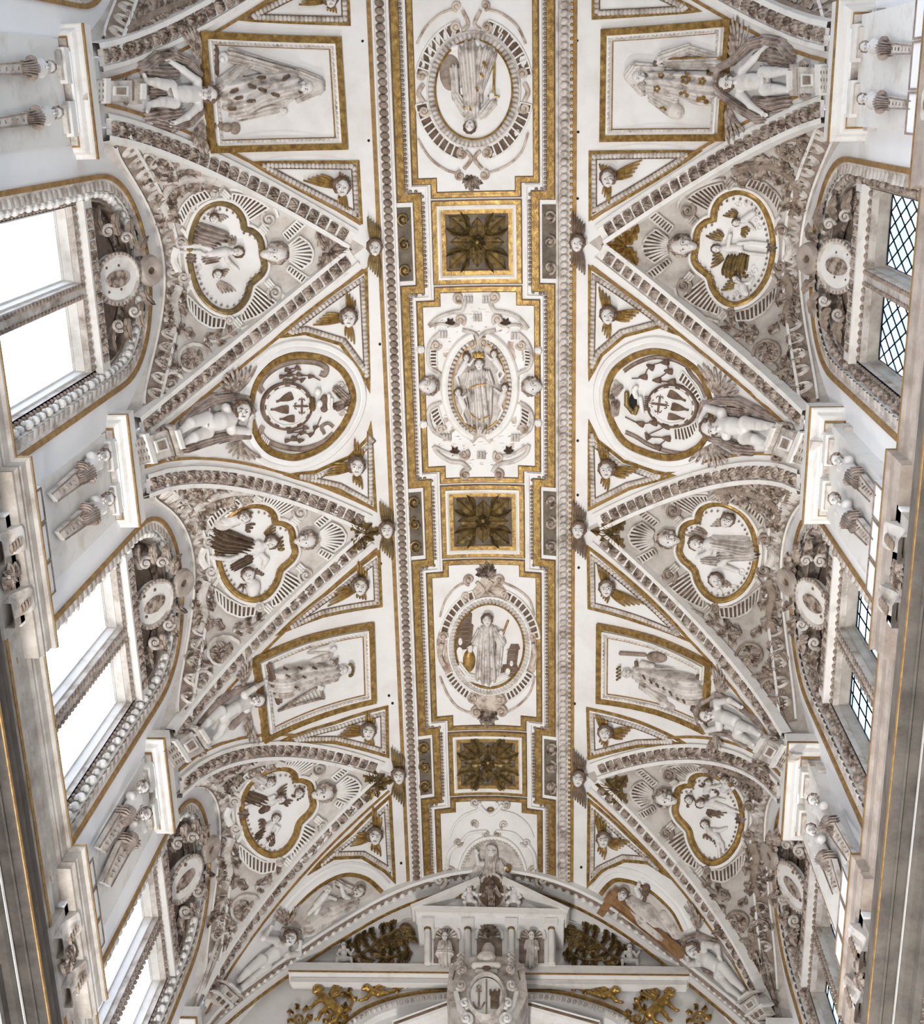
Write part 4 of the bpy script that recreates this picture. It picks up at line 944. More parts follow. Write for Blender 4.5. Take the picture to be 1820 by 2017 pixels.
# king with a harp
z = Q(0, 1000, .43956); A = lambda x, y: z((x, y))[0]; hx, hy = A(1535, 728)
t, o_ = figure('crowned bearded king with a harp, lying along the left panel', (600, 1340), [
    ('body', 'flesh', head(hx, hy, 11, 10, (1, -.15), .2) + [cc(z, 1505, 735, 6, 7, 1485, 740, 6, 9)] + hand(*A(1425, 800), 13, 6, (1, .6)) + hand(*A(1480, 640), 9, 6, (1, -.4)), dict(vox=1., k=2)),
    ('beard', 'stone', [cc(z, 1515, 745, 12, 6, 1500, 765, 8, 4, .8, 4)], dict(vox=1., k=2)),
    ('robe', 'drape', [cc(z, 1480, 740, 9, 20, 1360, 755, 11, 24, 1.8, 12), cc(z, 1360, 755, 11, 26, 1270, 780, 7, 32, 2.4, 16), cc(z, 1480, 700, 9, 9, 1380, 790, 12, 7, 1, 6), cc(z, 1400, 690, 6, 6, 1480, 660, 7, 6)], dict(vox=1.3, k=3.5)),
    ('hem', 'umber', [cc(z, 1205, 705, 8, 5, 1230, 800, 9, 5, 1.2, 8), cc(z, 1230, 800, 9, 5, 1250, 870, 7, 5, 1.2, 8)], dict(vox=1.1, k=2)),
    ('collar', 'umber', [cc(z, 1510, 680, 12, 3, 1490, 760, 14, 3), cc(z, 1495, 690, 13, 3.5, 1400, 790, 16, 3)], dict(vox=1., k=2)),
    ('crown', 'oldgold', [ee(z, 1568 + 14 * math.cos(a), 728 + 26 * math.sin(a), 12 + (i % 2) * 3, 3, 3, 4) for i, a in enumerate(np.linspace(-1.6, 1.6, 9))], dict(vox=1., k=1.5)),
    ('harp_frame', 'leafstone', [cc(z, 1250, 910, 7, 2.6, 1430, 800, 12, 3), cc(z, 1250, 910, 7, 2.6, 1440, 855, 9, 3), cc(z, 1430, 800, 12, 3, 1450, 855, 9, 3)], dict(vox=1., k=1)),
    ('lyre', 'stone', [cc(z, 1380, 650, 3, 3, 1480, 650, 3, 3), cc(z, 1390, 640, 3, 2.5, 1480, 615, 4, 2.5), cc(z, 1480, 610, 4, 2.5, 1500, 600, 4, 3)], dict(vox=1., k=2))])
face(t, BAR, hx, hy, 11, 10, (1, -.15), .2, False)
hs = Bld()
for i in range(9): tube(hs, BAR, z((1290 + 15 * i, 885 - 9 * i), (1300 + 16 * i, 893 - 5 * i)), .7, 8, 4, 1, 0)
obj('harp_strings', hs, 'goldline', t, kind='stuff')
for x, y in ((1280, 720), (1345, 718), (1410, 718), (1330, 808), (1290, 755), (1365, 760)):
    p = A(x, y); d = decal(o_['robe'], BAR, leafshape(p[0], p[1], 4.6, 30, 10, .35))
    if d: obj('flower_motif', d, 'umber', t, smooth=False)
# queen with a lute
z = Q(1100, 1000, .3956); A = lambda x, y: z((x, y))[0]; hx, hy = A(340, 825)
t, o_ = figure('crowned queen in a bow-laced gown lying beside a lute', (1300, 1335), [
    ('body', 'flesh', head(hx, hy, 11, 10, (-1, -.05), -.2) + [cc(z, 372, 825, 6, 6, 395, 825, 6, 8)] + hand(*A(520, 970), 10, 6, (.4, .6)), dict(vox=1., k=2)),
    ('gown', 'drape', [cc(z, 410, 825, 9, 18, 500, 850, 11, 21, 1.6, 11), cc(z, 500, 850, 11, 22, 660, 900, 8, 31, 2., 15), cc(z, 420, 890, 8, 8, 520, 960, 9, 9, 1., 6), cc(z, 420, 780, 8, 8, 470, 790, 7, 7)], dict(vox=1.3, k=3.5)),
    ('collar', 'umber', [cc(z, 385, 770, 12, 3.5, 405, 860, 13, 3.5), cc(z, 400, 860, 12, 4, 430, 890, 12, 4)], dict(vox=1., k=2)),
    ('hem', 'umber', [cc(z, 695, 835, 8, 3.2, 665, 1010, 8, 3.2, .8, 6)], dict(vox=1., k=2)),
    ('crown', 'oldgold', [ee(z, 300 + (-8 if i % 2 else 4), 793 + 9 * i, 12, 2.6, 2.6, 4) for i in range(8)], dict(vox=1., k=1.5)),
    ('lute', 'taupe', [ee(z, 490, 745, 5, 25, 11, 9, 5), cc(z, 430, 733, 5, 4, 310, 725, 5, 4.5), ('m', (A(480, 740)[0], A(480, 740)[1], 14), (6, 4, 4), 0, 0, 6)], dict(vox=1.05, k=2)),
    ('small_drum', 'stone', [ee(z, 550, 985, 4, 16, 7, 8, 25), ('m', (A(555, 985)[0], A(555, 985)[1], 12), (9, 4, 3), 25, 0, 6)], dict(vox=1.05, k=1.5))])
face(t, BAR, hx, hy, 11, 10, (-1, -.05), -.2)
for i in range(8):
    p = A(425 + 33 * i, 845 + 20 * i); d = decal(o_['gown'], BAR, leafshape(p[0], p[1], 4.2, 60, 10, .45))
    if d: obj('bow_motif', d, 'umber', t, smooth=False)
# ---- coat-of-arms medallions
def flask(cx, cy, L, w, ang):
    a = math.radians(ang); pr = [(-.5, .12), (-.28, .12), (-.2, .2), (.1, .42), (.4, .5), (.5, .42)]; o = [(x * L, y * w) for x, y in pr] + [(x * L, -y * w) for x, y in pr[::-1]]
    return [(cx + x * math.cos(a) - y * math.sin(a), cy + x * math.sin(a) + y * math.cos(a)) for x, y in o]
def tassel(b, S, x, y, r, ang):
    a = math.radians(ang); d = np.array([math.cos(a), math.sin(a)]); p = np.array([x, y]); tube(b, S, [p - d * r, p - d * r * .3, p + d * r * .4, p + d * r], [r * .2, r * .5, r * .75, r * .8], 7, 7, .6, 3)
def medallion(side, ring, shield, flasks, cross, tass, straps, fl, hat, lab):
    S = BAR; ring = spl(cw(ring), 4, True); cen = ring.mean(0)
    t = thing('medallion', lab, 'medallion', base_of(S, cen), 'round coat of arms medallions')
    b = Bld(); sweep(b, S, ring, [(31, -1), (31, 2), (28, 5), (20, 5), (18, 3.4), (14, 6), (8, 7), (6.2, 3)], True); obj('white_ring', b, 'plaster', t, angle=30)
    b = Bld(); sweep(b, S, ring, [(6.2, 0), (6.2, 8), (-5.5, 8), (-6, -1)], True); obj('gold_ring', b, 'gold', t, angle=30)
    b = Bld(); plate(b, S, cen + (ring - cen) * .95, 1.2, .3, -1); obj('ground', b, 'plaster', t)
    for pth, w in straps: g(t, 'strap', 'taupe', lambda b: sweep(b, S, spl(pth, 6), [(w, 1), (w, 5), (w * .7, 6.5), (w * .55, 4.5), (-w * .55, 4.5), (-w * .7, 6.5), (-w, 5), (-w, 1)]))
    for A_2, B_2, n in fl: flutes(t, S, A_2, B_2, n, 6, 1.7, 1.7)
    sh = thing('coat_of_arms', 'shield with three flasks and cross, ' + lab, 'coat of arms', base_of(S, shield[:2]), 'oval shields of arms')
    cx, cy, a_, b_, rt = shield
    b = Bld(); plate(b, S, ell(cx, cy, a_, b_, 40, rt), 8, .3, 1); obj('shield', b, 'plaster', sh)
    b = Bld(); sweep(b, S, ell(cx, cy, a_, b_, 40, rt), [(2.6, 2), (2.6, 9), (-1.5, 11), (-2, 8)], True); obj('rim', b, 'umber', sh, angle=30)
    b = Bld(); sweep(b, S, ell(cx, cy, a_ * .84, b_ * .84, 40, rt), [(1.4, 8), (1.4, 10), (-1.4, 10), (-1.4, 8)], True); obj('inner_rim', b, 'white', sh, angle=30)
    for i in range(12):
        q = ell(cx, cy, a_ * .915, b_ * .915, 3, rt, 30 * i, 30 * i + 13); b = Bld(); sweep(b, S, q, [(1.3, 8), (1.3, 9.2), (-1.3, 9.2), (-1.3, 8)]); obj('rim_dash', b, 'umber', sh)
    for f in flasks: b = Bld(); plate(b, S, flask(*f), 10.5, .5, 8); obj('flask', b, 'umber', sh)
    x, y, q, an = cross; b = Bld()
    for i in range(4):
        a = math.radians(an + 90 * i); d = np.array([math.cos(a), math.sin(a)]); nn = np.array([-d[1], d[0]]); p = np.array([x, y])
        tube(b, S, [p + nn * 1.2, p + nn * 1.2 + d * q * .7], 1.1, 9, 5, 1, 0); tube(b, S, [p - nn * 1.2, p - nn * 1.2 + d * q * .7], 1.1, 9, 5, 1, 0)
        for s in (-1, 1): tube(b, S, [p + d * q * .62, p + d * q * .85 + nn * s * q * .22, p + d * q * .62 + nn * s * q * .36], 1.1, 9, 5, 1, 3)
        tube(b, S, [p + d * q * .62, p + d * q * 1.05], [1.6, .7], 9, 5, 1, 0)
    obj('cross', b, 'umber', sh)
    for grp in tass:
        ts = thing('tassel_cord', 'tasselled cord %s the shield, %s' % (grp[0], lab), 'tassels', base_of(S, grp[1][0][:2]), 'tassel cords of the arms'); b = Bld()
        tube(b, S, [(p[0], p[1]) for p in grp[1]], 1.3, 5, 5, 1, 3); obj('cord', b, 'umber', ts)
        for p in grp[1][1:]: b = Bld(); tassel(b, S, p[0], p[1], p[2], p[3]); obj('tassel', b, 'umber', ts)
    hat(t, S); return t
zl = Q(480, 640, .15385); zr = Q(1160, 660, .14286)
def hatL(t, S):
    g(t, 'scroll_top', 'stone', lambda b: [volute(b, S, *zl((1250, 770))[0], 9, 2.8, 0, 1, 1.6), volute(b, S, *zl((1260, 1130))[0], 8, 2.8, 0, -1, 1.6)])
    obj('shell_crest', sculpt(S, [cc(zl, 1190, 830, 6, 8, 1300, 940, 7, 9, 1.5, 5), cc(zl, 1200, 1040, 6, 9, 1300, 1000, 7, 7, 1.2, 5), ee(zl, 1340, 930, 7, 7, 8, 6)], 1.2, 2.5), 'leafstone', t)
    obj('hat', sculpt(S, [cc(zl, 1090, 900, 8, 4, 1090, 1060, 8, 4), cc(zl, 1130, 950, 8, 3, 1120, 1060, 8, 3), ee(zl, 950, 860, 8, 7, 8, 6), ee(zl, 970, 1010, 9, 7, 8, 6)], 1.1, 2), 'white', t)
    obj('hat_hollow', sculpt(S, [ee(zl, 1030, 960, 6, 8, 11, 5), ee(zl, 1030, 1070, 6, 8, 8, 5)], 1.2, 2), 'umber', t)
    obj('crown', sculpt(S, [cc(zl, 870, 960, 10, 5, 880, 1070, 10, 5, 1.2, 4)], 1., 2), 'oldgold', t)
medallion(-1, [(592, 700), (640, 708), (675, 732), (694, 770), (692, 805), (672, 845), (640, 878), (600, 897), (570, 900), (532, 888), (508, 862), (496, 825), (496, 790), (507, 752), (532, 722), (560, 706)],
          (*zl((560, 1045))[0], 48, 45, -8), [(*zl((525, 945))[0], 34, 17, -22), (*zl((465, 1085))[0], 35, 17, 0), (*zl((560, 1205))[0], 29, 15, -2)], (*zl((745, 1040))[0], 17, 0),
          [('above', [zl(p)[0] + (6, q) for p, q in (((980, 710), 0), ((870, 660), 180), ((720, 640), 200), ((600, 640), 180), ((500, 660), 170), ((700, 560), 210), ((570, 580), 190), ((660, 700), 150), ((545, 710), 160), ((760, 700), 150))]),
           ('below', [zl(p)[0] + (6, q) for p, q in (((990, 1180), 0), ((930, 1310), 160), ((870, 1400), 150), ((760, 1380), 170), ((600, 1370), 190), ((800, 1320), 190), ((650, 1450), 180), ((740, 1480), 170), ((570, 1480), 175))])],
          [(zl((250, 860), (210, 780), (300, 640), (480, 520), (700, 470), (940, 490), (1060, 560), (1040, 640), (980, 620)), 5.5), (zl((250, 1300), (230, 1400), (330, 1500), (520, 1570), (760, 1590), (1000, 1520), (1150, 1400)), 5.5), (zl((1150, 1310), (1080, 1260), (1000, 1310), (1040, 1400)), 3)],
          [(zl((240, 1400), (330, 1470)), zl((200, 1500), (290, 1560)), 4)], hatL, 'left medallion by the embracing putto')
def hatR(t, S):
    g(t, 'scroll_top', 'stone', lambda b: [volute(b, S, *zr((370, 665))[0], 8, 2.8, 0, 1, 1.5), volute(b, S, *zr((330, 1100))[0], 7, 2.6, 0, -1, 1.5)])
    obj('shell_crest', sculpt(S, [cc(zr, 360, 780, 6, 9, 430, 720, 5, 6, 1.5, 5), cc(zr, 370, 960, 6, 9, 360, 1060, 6, 8, 1.5, 5), ee(zr, 310, 870, 7, 6, 8, 6)], 1.2, 2.5), 'leafstone', t)
    obj('hat', sculpt(S, [cc(zr, 520, 800, 8, 5, 520, 960, 8, 5), cc(zr, 520, 960, 8, 5, 600, 1060, 8, 5), cc(zr, 660, 1000, 7, 5, 640, 1080, 7, 4)], 1.1, 2), 'oldgold', t)
    obj('mitre', sculpt(S, [cc(zr, 620, 760, 9, 6, 650, 850, 9, 5), cc(zr, 650, 720, 9, 5, 620, 780, 9, 4), cc(zr, 710, 870, 9, 5, 740, 1060, 8, 4)], 1.1, 2), 'white', t)
    obj('hat_hollow', sculpt(S, [ee(zr, 610, 910, 5, 8, 15, 5)], 1.2, 2), 'black', t)
    b = Bld()
    for i in range(8): tube(b, S, zr((765, 850 + 26 * i), (815, 850 + 26 * i)), 1.4, 9, 5, 1, 0)
    obj('crown_bars', b, 'umber', t)
medallion(1, [(1289, 693), (1320, 698), (1350, 713), (1375, 733), (1393, 765), (1400, 800), (1397, 840), (1383, 872), (1355, 893), (1317, 901), (1275, 893), (1231, 872), (1207, 837), (1195, 800), (1195, 765), (1210, 731), (1240, 707), (1265, 697)],
          (*zr((1140, 980))[0], 48, 41, 12), [(*zr((1210, 855))[0], 37, 16, 205), (*zr((1250, 1010))[0], 34, 16, 193), (*zr((1200, 1140))[0], 33, 14, 190)], (*zr((965, 955))[0], 19, 8),
          [('above', [zr(p)[0] + (8, q) for p, q in (((590, 600), 0), ((740, 580), 0), ((840, 435), 30), ((1040, 380), 0), ((1090, 500), 10), ((930, 625), 0), ((1130, 645), 0))]),
           ('below', [zr(p)[0] + (8, q) for p, q in (((500, 1130), 0), ((700, 1220), 20), ((880, 1210), 10), ((1050, 1260), 10), ((800, 1390), 60), ((1060, 1425), 10), ((940, 1540), 30))])],
          [(zr((1450, 1560), (1300, 1630), (1100, 1610), (830, 1520), (650, 1410), (500, 1340)), 4), (zr((1330, 420), (1150, 340), (900, 310), (650, 390), (480, 500)), 4), (zr((1600, 860), (1530, 700), (1400, 540), (1340, 440)), 4)],
          [(zr((1230, 620), (1330, 700), (1430, 800), (1520, 920)), zr((1290, 500), (1400, 620), (1500, 760), (1560, 900)), 8), (zr((1170, 1290), (1300, 1270), (1400, 1240), (1480, 1180)), zr((1180, 1440), (1330, 1450), (1440, 1390), (1500, 1270)), 8)], hatR, 'right medallion by the bent-armed putto')
# ================================================================== WINGED CHILDREN ON PEDESTALS
def cloak(t, S, paths, name='cloak', mt='cloak', vox=1.35, k=3.5):
    pr = []
    for p in paths:
        for a, b_ in zip(p[:-1], p[1:]): pr.append(c(a[0], a[1], a[3] if len(a) > 3 else 5, a[2], b_[0], b_[1], b_[3] if len(b_) > 3 else 5, b_[2], min(2.2, a[2] * .16), max(5, a[2] * .62)))
    obj(name, sculpt(S, pr, vox, k), mt, t)
class Slab:                                     # pedestal blocks built as stepped boxes on the curved vault
    pass
def pedestal(t, S, p0, p1, w, style=0):
    """scrolled bracket under a figure: p0 the figure's feet, p1 the impost end, w width (picture pixels)"""
    p0, p1 = np.array(p0, float), np.array(p1, float); d = p1 - p0; sN = np.array([-d[1], d[0]]) / np.linalg.norm(d)
    def blk(name, a, b_, wa, wb, h, m_='stone'):
        A_1, B_1 = p0 + d * a, p0 + d * b_; b = Bld(); plate(b, S, [A_1 + sN * wa / 2, B_1 + sN * wb / 2, B_1 - sN * wb / 2, A_1 - sN * wa / 2], h, .4, -1); obj(name, b, m_, t, smooth=False)
    blk('slab', 0, .07, w * .62, w * .62, 30, 'white'); blk('slab', .07, .14, w, w * .95, 25, 'stone'); blk('neck', .14, .24, w * .72, w * .72, 17, 'taupe')
    blk('body', .24, .60, w * .86, w * .80, 21, 'stone'); blk('panel', .30, .54, w * .42, w * .38, 23.5, 'white'); blk('panel_recess', .34, .50, w * .28, w * .26, 24.5, 'taupe')
    blk('belt', .60, .68, w * 1., w * .98, 22, 'white'); blk('foot', .68, 1.0, w * .84, w * .74, 17, 'stone')
    b = Bld()
    for i in (-1, 0, 1):
        for j in range(4):
            q = p0 + d * (.73 + .06 * j) + sN * i * w * .24; tube(b, S, [q - sN * 3, q + sN * 3], 1.1, 17.5, 5, 1, 0)
    obj('carving', b, 'umber', t, kind='stuff')
    for s_ in (-1, 1):
        b = Bld(); q = p0 + d * .34 + sN * s_ * w * .46; volute(b, S, q[0], q[1], w * .17, w * .05, 0, s_, 1.4, 14); obj('volute', b, 'leafstone', t)
def putto(lab, r, J, wings, cloaks, ped, H=None, up=(0, -1), mw='feather', longhair=0., sash=None):
    S = BAR; t = thing('winged_putto', lab, 'statue', base_of(S, ped[0]), 'winged children on pedestals'); H = H or {}
    HH = dict(hd=26, ch=17, pe=16, kn=19, an=17, el=17, wr=13); HH.update(H); J = dict(J); J['up'] = up
    obj('body', sculpt(S, nude(J, r, HH), 1.15, r * .16), 'flesh', t)
    obj('hair', sculpt(S, hair(J['hd'][0], J['hd'][1], HH['hd'], r, up, longhair), 1.15, r * .1), 'umber', t)
    face(t, S, J['hd'][0], J['hd'][1], HH['hd'], r, up, J.get('yaw', 0))
    for root, tips, n, rr in wings: g(t, 'wing', mw, lambda b: feather_fan(b, S, root, tips, rr, 4, 10, .55, n))
    if cloaks: cloak(t, S, cloaks)
    if sash: obj('sash', sculpt(S, [c(*a, *b_) for a, b_ in sash], 1.1, 2), 'cloak', t)
    p = thing('pedestal', 'carved bracket pedestal carrying the ' + lab.split(',')[0], 'pedestal', base_of(S, ped[1]), 'putto pedestals'); pedestal(p, S, *ped); return t
z = Q(160, 40, .1648); A = lambda x, y: z((x, y))[0]
putto('winged child under the veiled figure, arms spread on its cloak', 17, dict(hd=A(1520, 880), nk=A(1400, 880), s1=A(1385, 730), s2=A(1400, 1030), pe=A(1100, 885), h1=A(1070, 790), h2=A(1110, 980), k1=A(900, 745), a1=A(775, 725), f1=A(750, 650), k2=A(960, 975), a2=A(810, 1010), f2=A(790, 1090), e1=A(1210, 590), w1=A(1070, 495), e2=A(1270, 1150), w2=A(1120, 1225), yaw=.2),
      [(A(1430, 520), [A(1215, 180), A(1270, 90), A(1330, 60), A(1390, 130)], 7, 3.6), (A(1450, 1200), [A(1310, 1440), A(1400, 1560), A(1500, 1640), A(1530, 1560)], 7, 3.6)],
      [[(*A(1420, 640), 6, 8), (*A(1280, 500), 9, 8), (*A(1080, 420), 12, 6), (*A(880, 450), 12, 5), (*A(740, 560), 13, 4)], [(*A(1090, 640), 13, 4), (*A(880, 640), 15, 4), (*A(760, 620), 12, 4)], [(*A(1450, 1080), 6, 8), (*A(1300, 1220), 8, 7), (*A(1100, 1270), 10, 5), (*A(900, 1210), 12, 4)], [(*A(1150, 1110), 12, 4), (*A(950, 1120), 15, 4), (*A(800, 1140), 12, 4)], [(*A(1120, 880), 10, 4), (*A(860, 870), 12, 4)]],
      (A(780, 850), A(70, 840), 50), up=(1, .08), sash=[((*A(1065, 700), 22, 2.2), (*A(1060, 830), 27, 2.2)), ((*A(1060, 830), 27, 2.2), (*A(1140, 1050), 22, 2.2))])
z = Q(1400, 20, .14286); A = lambda x, y: z((x, y))[0]
putto('hooded winged child under the patriarch, knees at a little temple', 17, dict(hd=A(230, 1000), nk=A(390, 1000), s1=A(440, 840), s2=A(400, 1150), pe=A(700, 985), h1=A(730, 870), h2=A(750, 1090), k1=A(900, 850), a1=A(1060, 845), k2=A(900, 1090), a2=A(1060, 1100), e1=A(590, 680), w1=A(740, 520), e2=A(550, 1310), w2=A(700, 1410), yaw=.25),
      [(A(300, 700), [A(230, 540), A(260, 240), A(320, 50), A(410, 120), A(520, 220)], 8, 3.6), (A(250, 1330), [A(190, 1480), A(240, 1860), A(340, 1800), A(460, 1680)], 8, 3.6)],
      [[(*A(60, 930), 5, 20), (*A(110, 800), 6, 18), (*A(300, 700), 8, 12), (*A(560, 460), 10, 8), (*A(760, 420), 12, 5), (*A(1000, 480), 12, 4), (*A(1120, 640), 11, 4)], [(*A(620, 640), 8, 5), (*A(860, 620), 15, 4), (*A(1060, 680), 12, 4)], [(*A(60, 1040), 5, 20), (*A(150, 1170), 7, 16), (*A(400, 1350), 9, 8), (*A(650, 1500), 9, 6), (*A(760, 1500), 8, 4)], [(*A(600, 1250), 9, 5), (*A(850, 1300), 14, 4), (*A(1060, 1270), 12, 4)]],
      (A(1040, 970), A(1700, 960), 62), up=(-1, -.05), longhair=.35, sash=[((*A(690, 770), 20, 2), (*A(740, 960), 25, 2)), ((*A(740, 960), 25, 2), (*A(720, 1160), 20, 2))])
z = Q(260, 690, .1648); A = lambda x, y: z((x, y))[0]
putto('winged child by the left medallion, resting its cheek on its arm', 18, dict(hd=A(1320, 730), nk=A(1190, 800), s1=A(1120, 690), s2=A(1190, 950), pe=A(930, 880), h1=A(890, 810), h2=A(900, 970), k1=A(700, 870), a1=A(590, 960), f1=A(560, 1000), k2=A(740, 1040), a2=A(640, 1090), f2=A(600, 1120), e2=A(1390, 970), w2=A(1420, 830), yaw=.5),
      [(A(1230, 520), [A(1040, 470), A(1080, 340), A(1150, 250), A(1260, 210)], 6, 3.6), (A(1250, 520), [A(1300, 240), A(1400, 190), A(1490, 190)], 4, 3.6), (A(1290, 1090), [A(1120, 1170), A(1190, 1270), A(1330, 1310), A(1450, 1310), A(1540, 1290)], 8, 3.6)],
      [[(*A(1460, 720), 5, 16), (*A(1380, 590), 6, 14), (*A(1200, 560), 8, 9), (*A(980, 590), 11, 6), (*A(780, 700), 10, 5), (*A(600, 860), 7, 4)], [(*A(1400, 1040), 5, 6), (*A(1180, 1020), 9, 5), (*A(900, 1080), 11, 5), (*A(650, 1170), 9, 4)]],
      (A(610, 1060), A(20, 1240), 62), up=(.12, -1), sash=[((*A(930, 700), 21, 2.2), (*A(910, 880), 26, 2.2)), ((*A(910, 880), 26, 2.2), (*A(900, 1010), 22, 2.2))])
z = Q(1340, 690, .15385); A = lambda x, y: z((x, y))[0]
putto('winged child by the right medallion, one arm over its head', 18, dict(hd=A(390, 990), nk=A(520, 970), s1=A(530, 800), s2=A(590, 1090), pe=A(790, 990), h1=A(830, 930), h2=A(820, 1120), k1=A(1020, 960), a1=A(1190, 975), k2=A(960, 1140), a2=A(1080, 1190), f2=A(1110, 1260), e1=A(340, 740), w1=A(265, 860), d1=(-.2, 1), yaw=-.2),
      [(A(420, 580), [A(220, 190), A(300, 170), A(380, 260)], 4, 3.8), (A(440, 580), [A(430, 210), A(540, 290), A(680, 400), A(740, 530)], 6, 3.8), (A(420, 1200), [A(110, 1420), A(260, 1450), A(400, 1510), A(550, 1470), A(660, 1360)], 8, 3.8)],
      [[(*A(230, 860), 4, 8), (*A(290, 690), 6, 8), (*A(500, 640), 8, 7), (*A(760, 660), 10, 6), (*A(1000, 780), 9, 5), (*A(1240, 920), 5, 4)], [(*A(620, 760), 8, 5), (*A(850, 800), 10, 5)], [(*A(360, 1130), 5, 8), (*A(560, 1170), 9, 6), (*A(760, 1260), 12, 5), (*A(900, 1290), 9, 4)]],
      (A(1110, 1110), A(1640, 1320), 66), up=(-1, -.05), sash=[((*A(800, 860), 21, 2), (*A(790, 1020), 26, 2)), ((*A(790, 1020), 26, 2), (*A(760, 1180), 21, 2))])
z = Q(0, 1000, .43956); A = lambda x, y: z((x, y))[0]
putto('winged child under the king, one arm raised to the frame', 13.5, dict(hd=A(1155, 865), nk=A(1115, 872), s1=A(1095, 838), s2=A(1105, 905), pe=A(1010, 925), h1=A(990, 910), h2=A(1010, 955), k1=A(935, 960), a1=A(890, 1010), f1=A(870, 1020), k2=A(985, 1010), a2=A(950, 1045), f2=A(940, 1060), e1=A(1140, 810), w1=A(1180, 785), yaw=-.3),
      [(A(1095, 800), [A(1060, 750), A(1090, 700), A(1130, 675)], 6, 3.2), (A(1120, 920), [A(1090, 990), A(1120, 1050), A(1160, 1060)], 6, 3.2)],
      [[(*A(1150, 790), 5, 5), (*A(1060, 820), 7, 5), (*A(980, 870), 7, 4), (*A(900, 960), 6, 4)], [(*A(1100, 920), 6, 4), (*A(1040, 980), 7, 4)]],
      (A(930, 1020), A(760, 1130), 52), up=(.9, -.45), H=dict(hd=22, ch=15, pe=14, kn=15, an=14))
z = Q(1100, 1000, .3956); A = lambda x, y: z((x, y))[0]
putto('hooded winged child under the queen, hugging a post', 13.5, dict(hd=A(738, 1035), nk=A(780, 1025), s1=A(790, 970), s2=A(800, 1095), pe=A(880, 1065), h1=A(905, 1085), h2=A(890, 1130), k1=A(960, 1105), a1=A(1000, 1130), k2=A(930, 1155), a2=A(970, 1180), e1=A(850, 960), w1=A(895, 985), e2=A(740, 1110), w2=A(715, 1080), yaw=.1),
      [(A(790, 920), [A(755, 790), A(790, 780), A(830, 850), A(845, 900)], 6, 3.2), (A(785, 1130), [A(735, 1210), A(770, 1235), A(820, 1180)], 6, 3.2)],
      [[(*A(700, 1090), 4, 6), (*A(680, 1010), 5, 10), (*A(720, 970), 5, 12), (*A(790, 930), 5, 6), (*A(900, 990), 6, 4), (*A(1010, 1090), 5, 4)], [(*A(760, 1120), 6, 4), (*A(850, 1130), 6, 4), (*A(930, 1190), 5, 4)]],
      (A(985, 1180), A(1140, 1270), 52), up=(-1, -.25), longhair=.3, H=dict(hd=22, ch=15, pe=14, kn=15, an=14))
z = Q(0, 1457, .43956); A = lambda x, y: z((x, y))[0]
putto('winged child below the mother-and-children lunette, hand behind its head', 14, dict(hd=A(1300, 890), nk=A(1275, 930), s1=A(1235, 900), s2=A(1290, 965), pe=A(1195, 985), h1=A(1175, 985), h2=A(1195, 1015), k1=A(1110, 1040), a1=A(1070, 1080), k2=A(1130, 1070), a2=A(1080, 1110), e1=A(1180, 890), w1=A(1210, 850), e2=A(1340, 960), w2=A(1345, 920), yaw=.2),
      [(A(1285, 830), [A(1225, 800), A(1250, 755), A(1290, 770)], 5, 3.2), (A(1300, 820), [A(1320, 750), A(1345, 735)], 3, 3.)],
      [[(*A(1345, 930), 4, 8), (*A(1335, 860), 5, 10), (*A(1270, 850), 4, 6)], [(*A(1320, 990), 6, 4), (*A(1230, 1020), 7, 4), (*A(1150, 1000), 9, 4), (*A(1080, 1070), 7, 3)]],
      (A(1060, 1110), A(985, 1190), 44), up=(.15, -1), H=dict(hd=22, ch=15, pe=14, kn=12, an=10))
z = Q(1100, 1457, .3956); A = lambda x, y: z((x, y))[0]
putto('hooded winged child beneath the cross-bearer, reclining on its side', 14.5, dict(hd=A(668, 1050), nk=A(700, 1085), s1=A(730, 1020), s2=A(700, 1110), pe=A(790, 1130), h1=A(815, 1130), h2=A(800, 1175), k1=A(870, 1195), a1=A(920, 1245), k2=A(850, 1235), a2=A(905, 1280), e1=A(790, 1030), w1=A(800, 1075), e2=A(655, 1120), w2=A(640, 1085), yaw=-.2),
      [(A(690, 950), [A(625, 830), A(650, 800), A(690, 860), A(720, 890)], 6, 3.2)],
      [[(*A(620, 1060), 4, 8), (*A(625, 990), 5, 10), (*A(690, 970), 5, 8), (*A(800, 1010), 5, 5), (*A(880, 1110), 5, 4)], [(*A(690, 1140), 5, 4), (*A(780, 1180), 6, 4)]],
      (A(915, 1270), A(1000, 1390), 42), up=(-.45, -1), longhair=.3, H=dict(hd=22, ch=15, pe=14, kn=12, an=10))
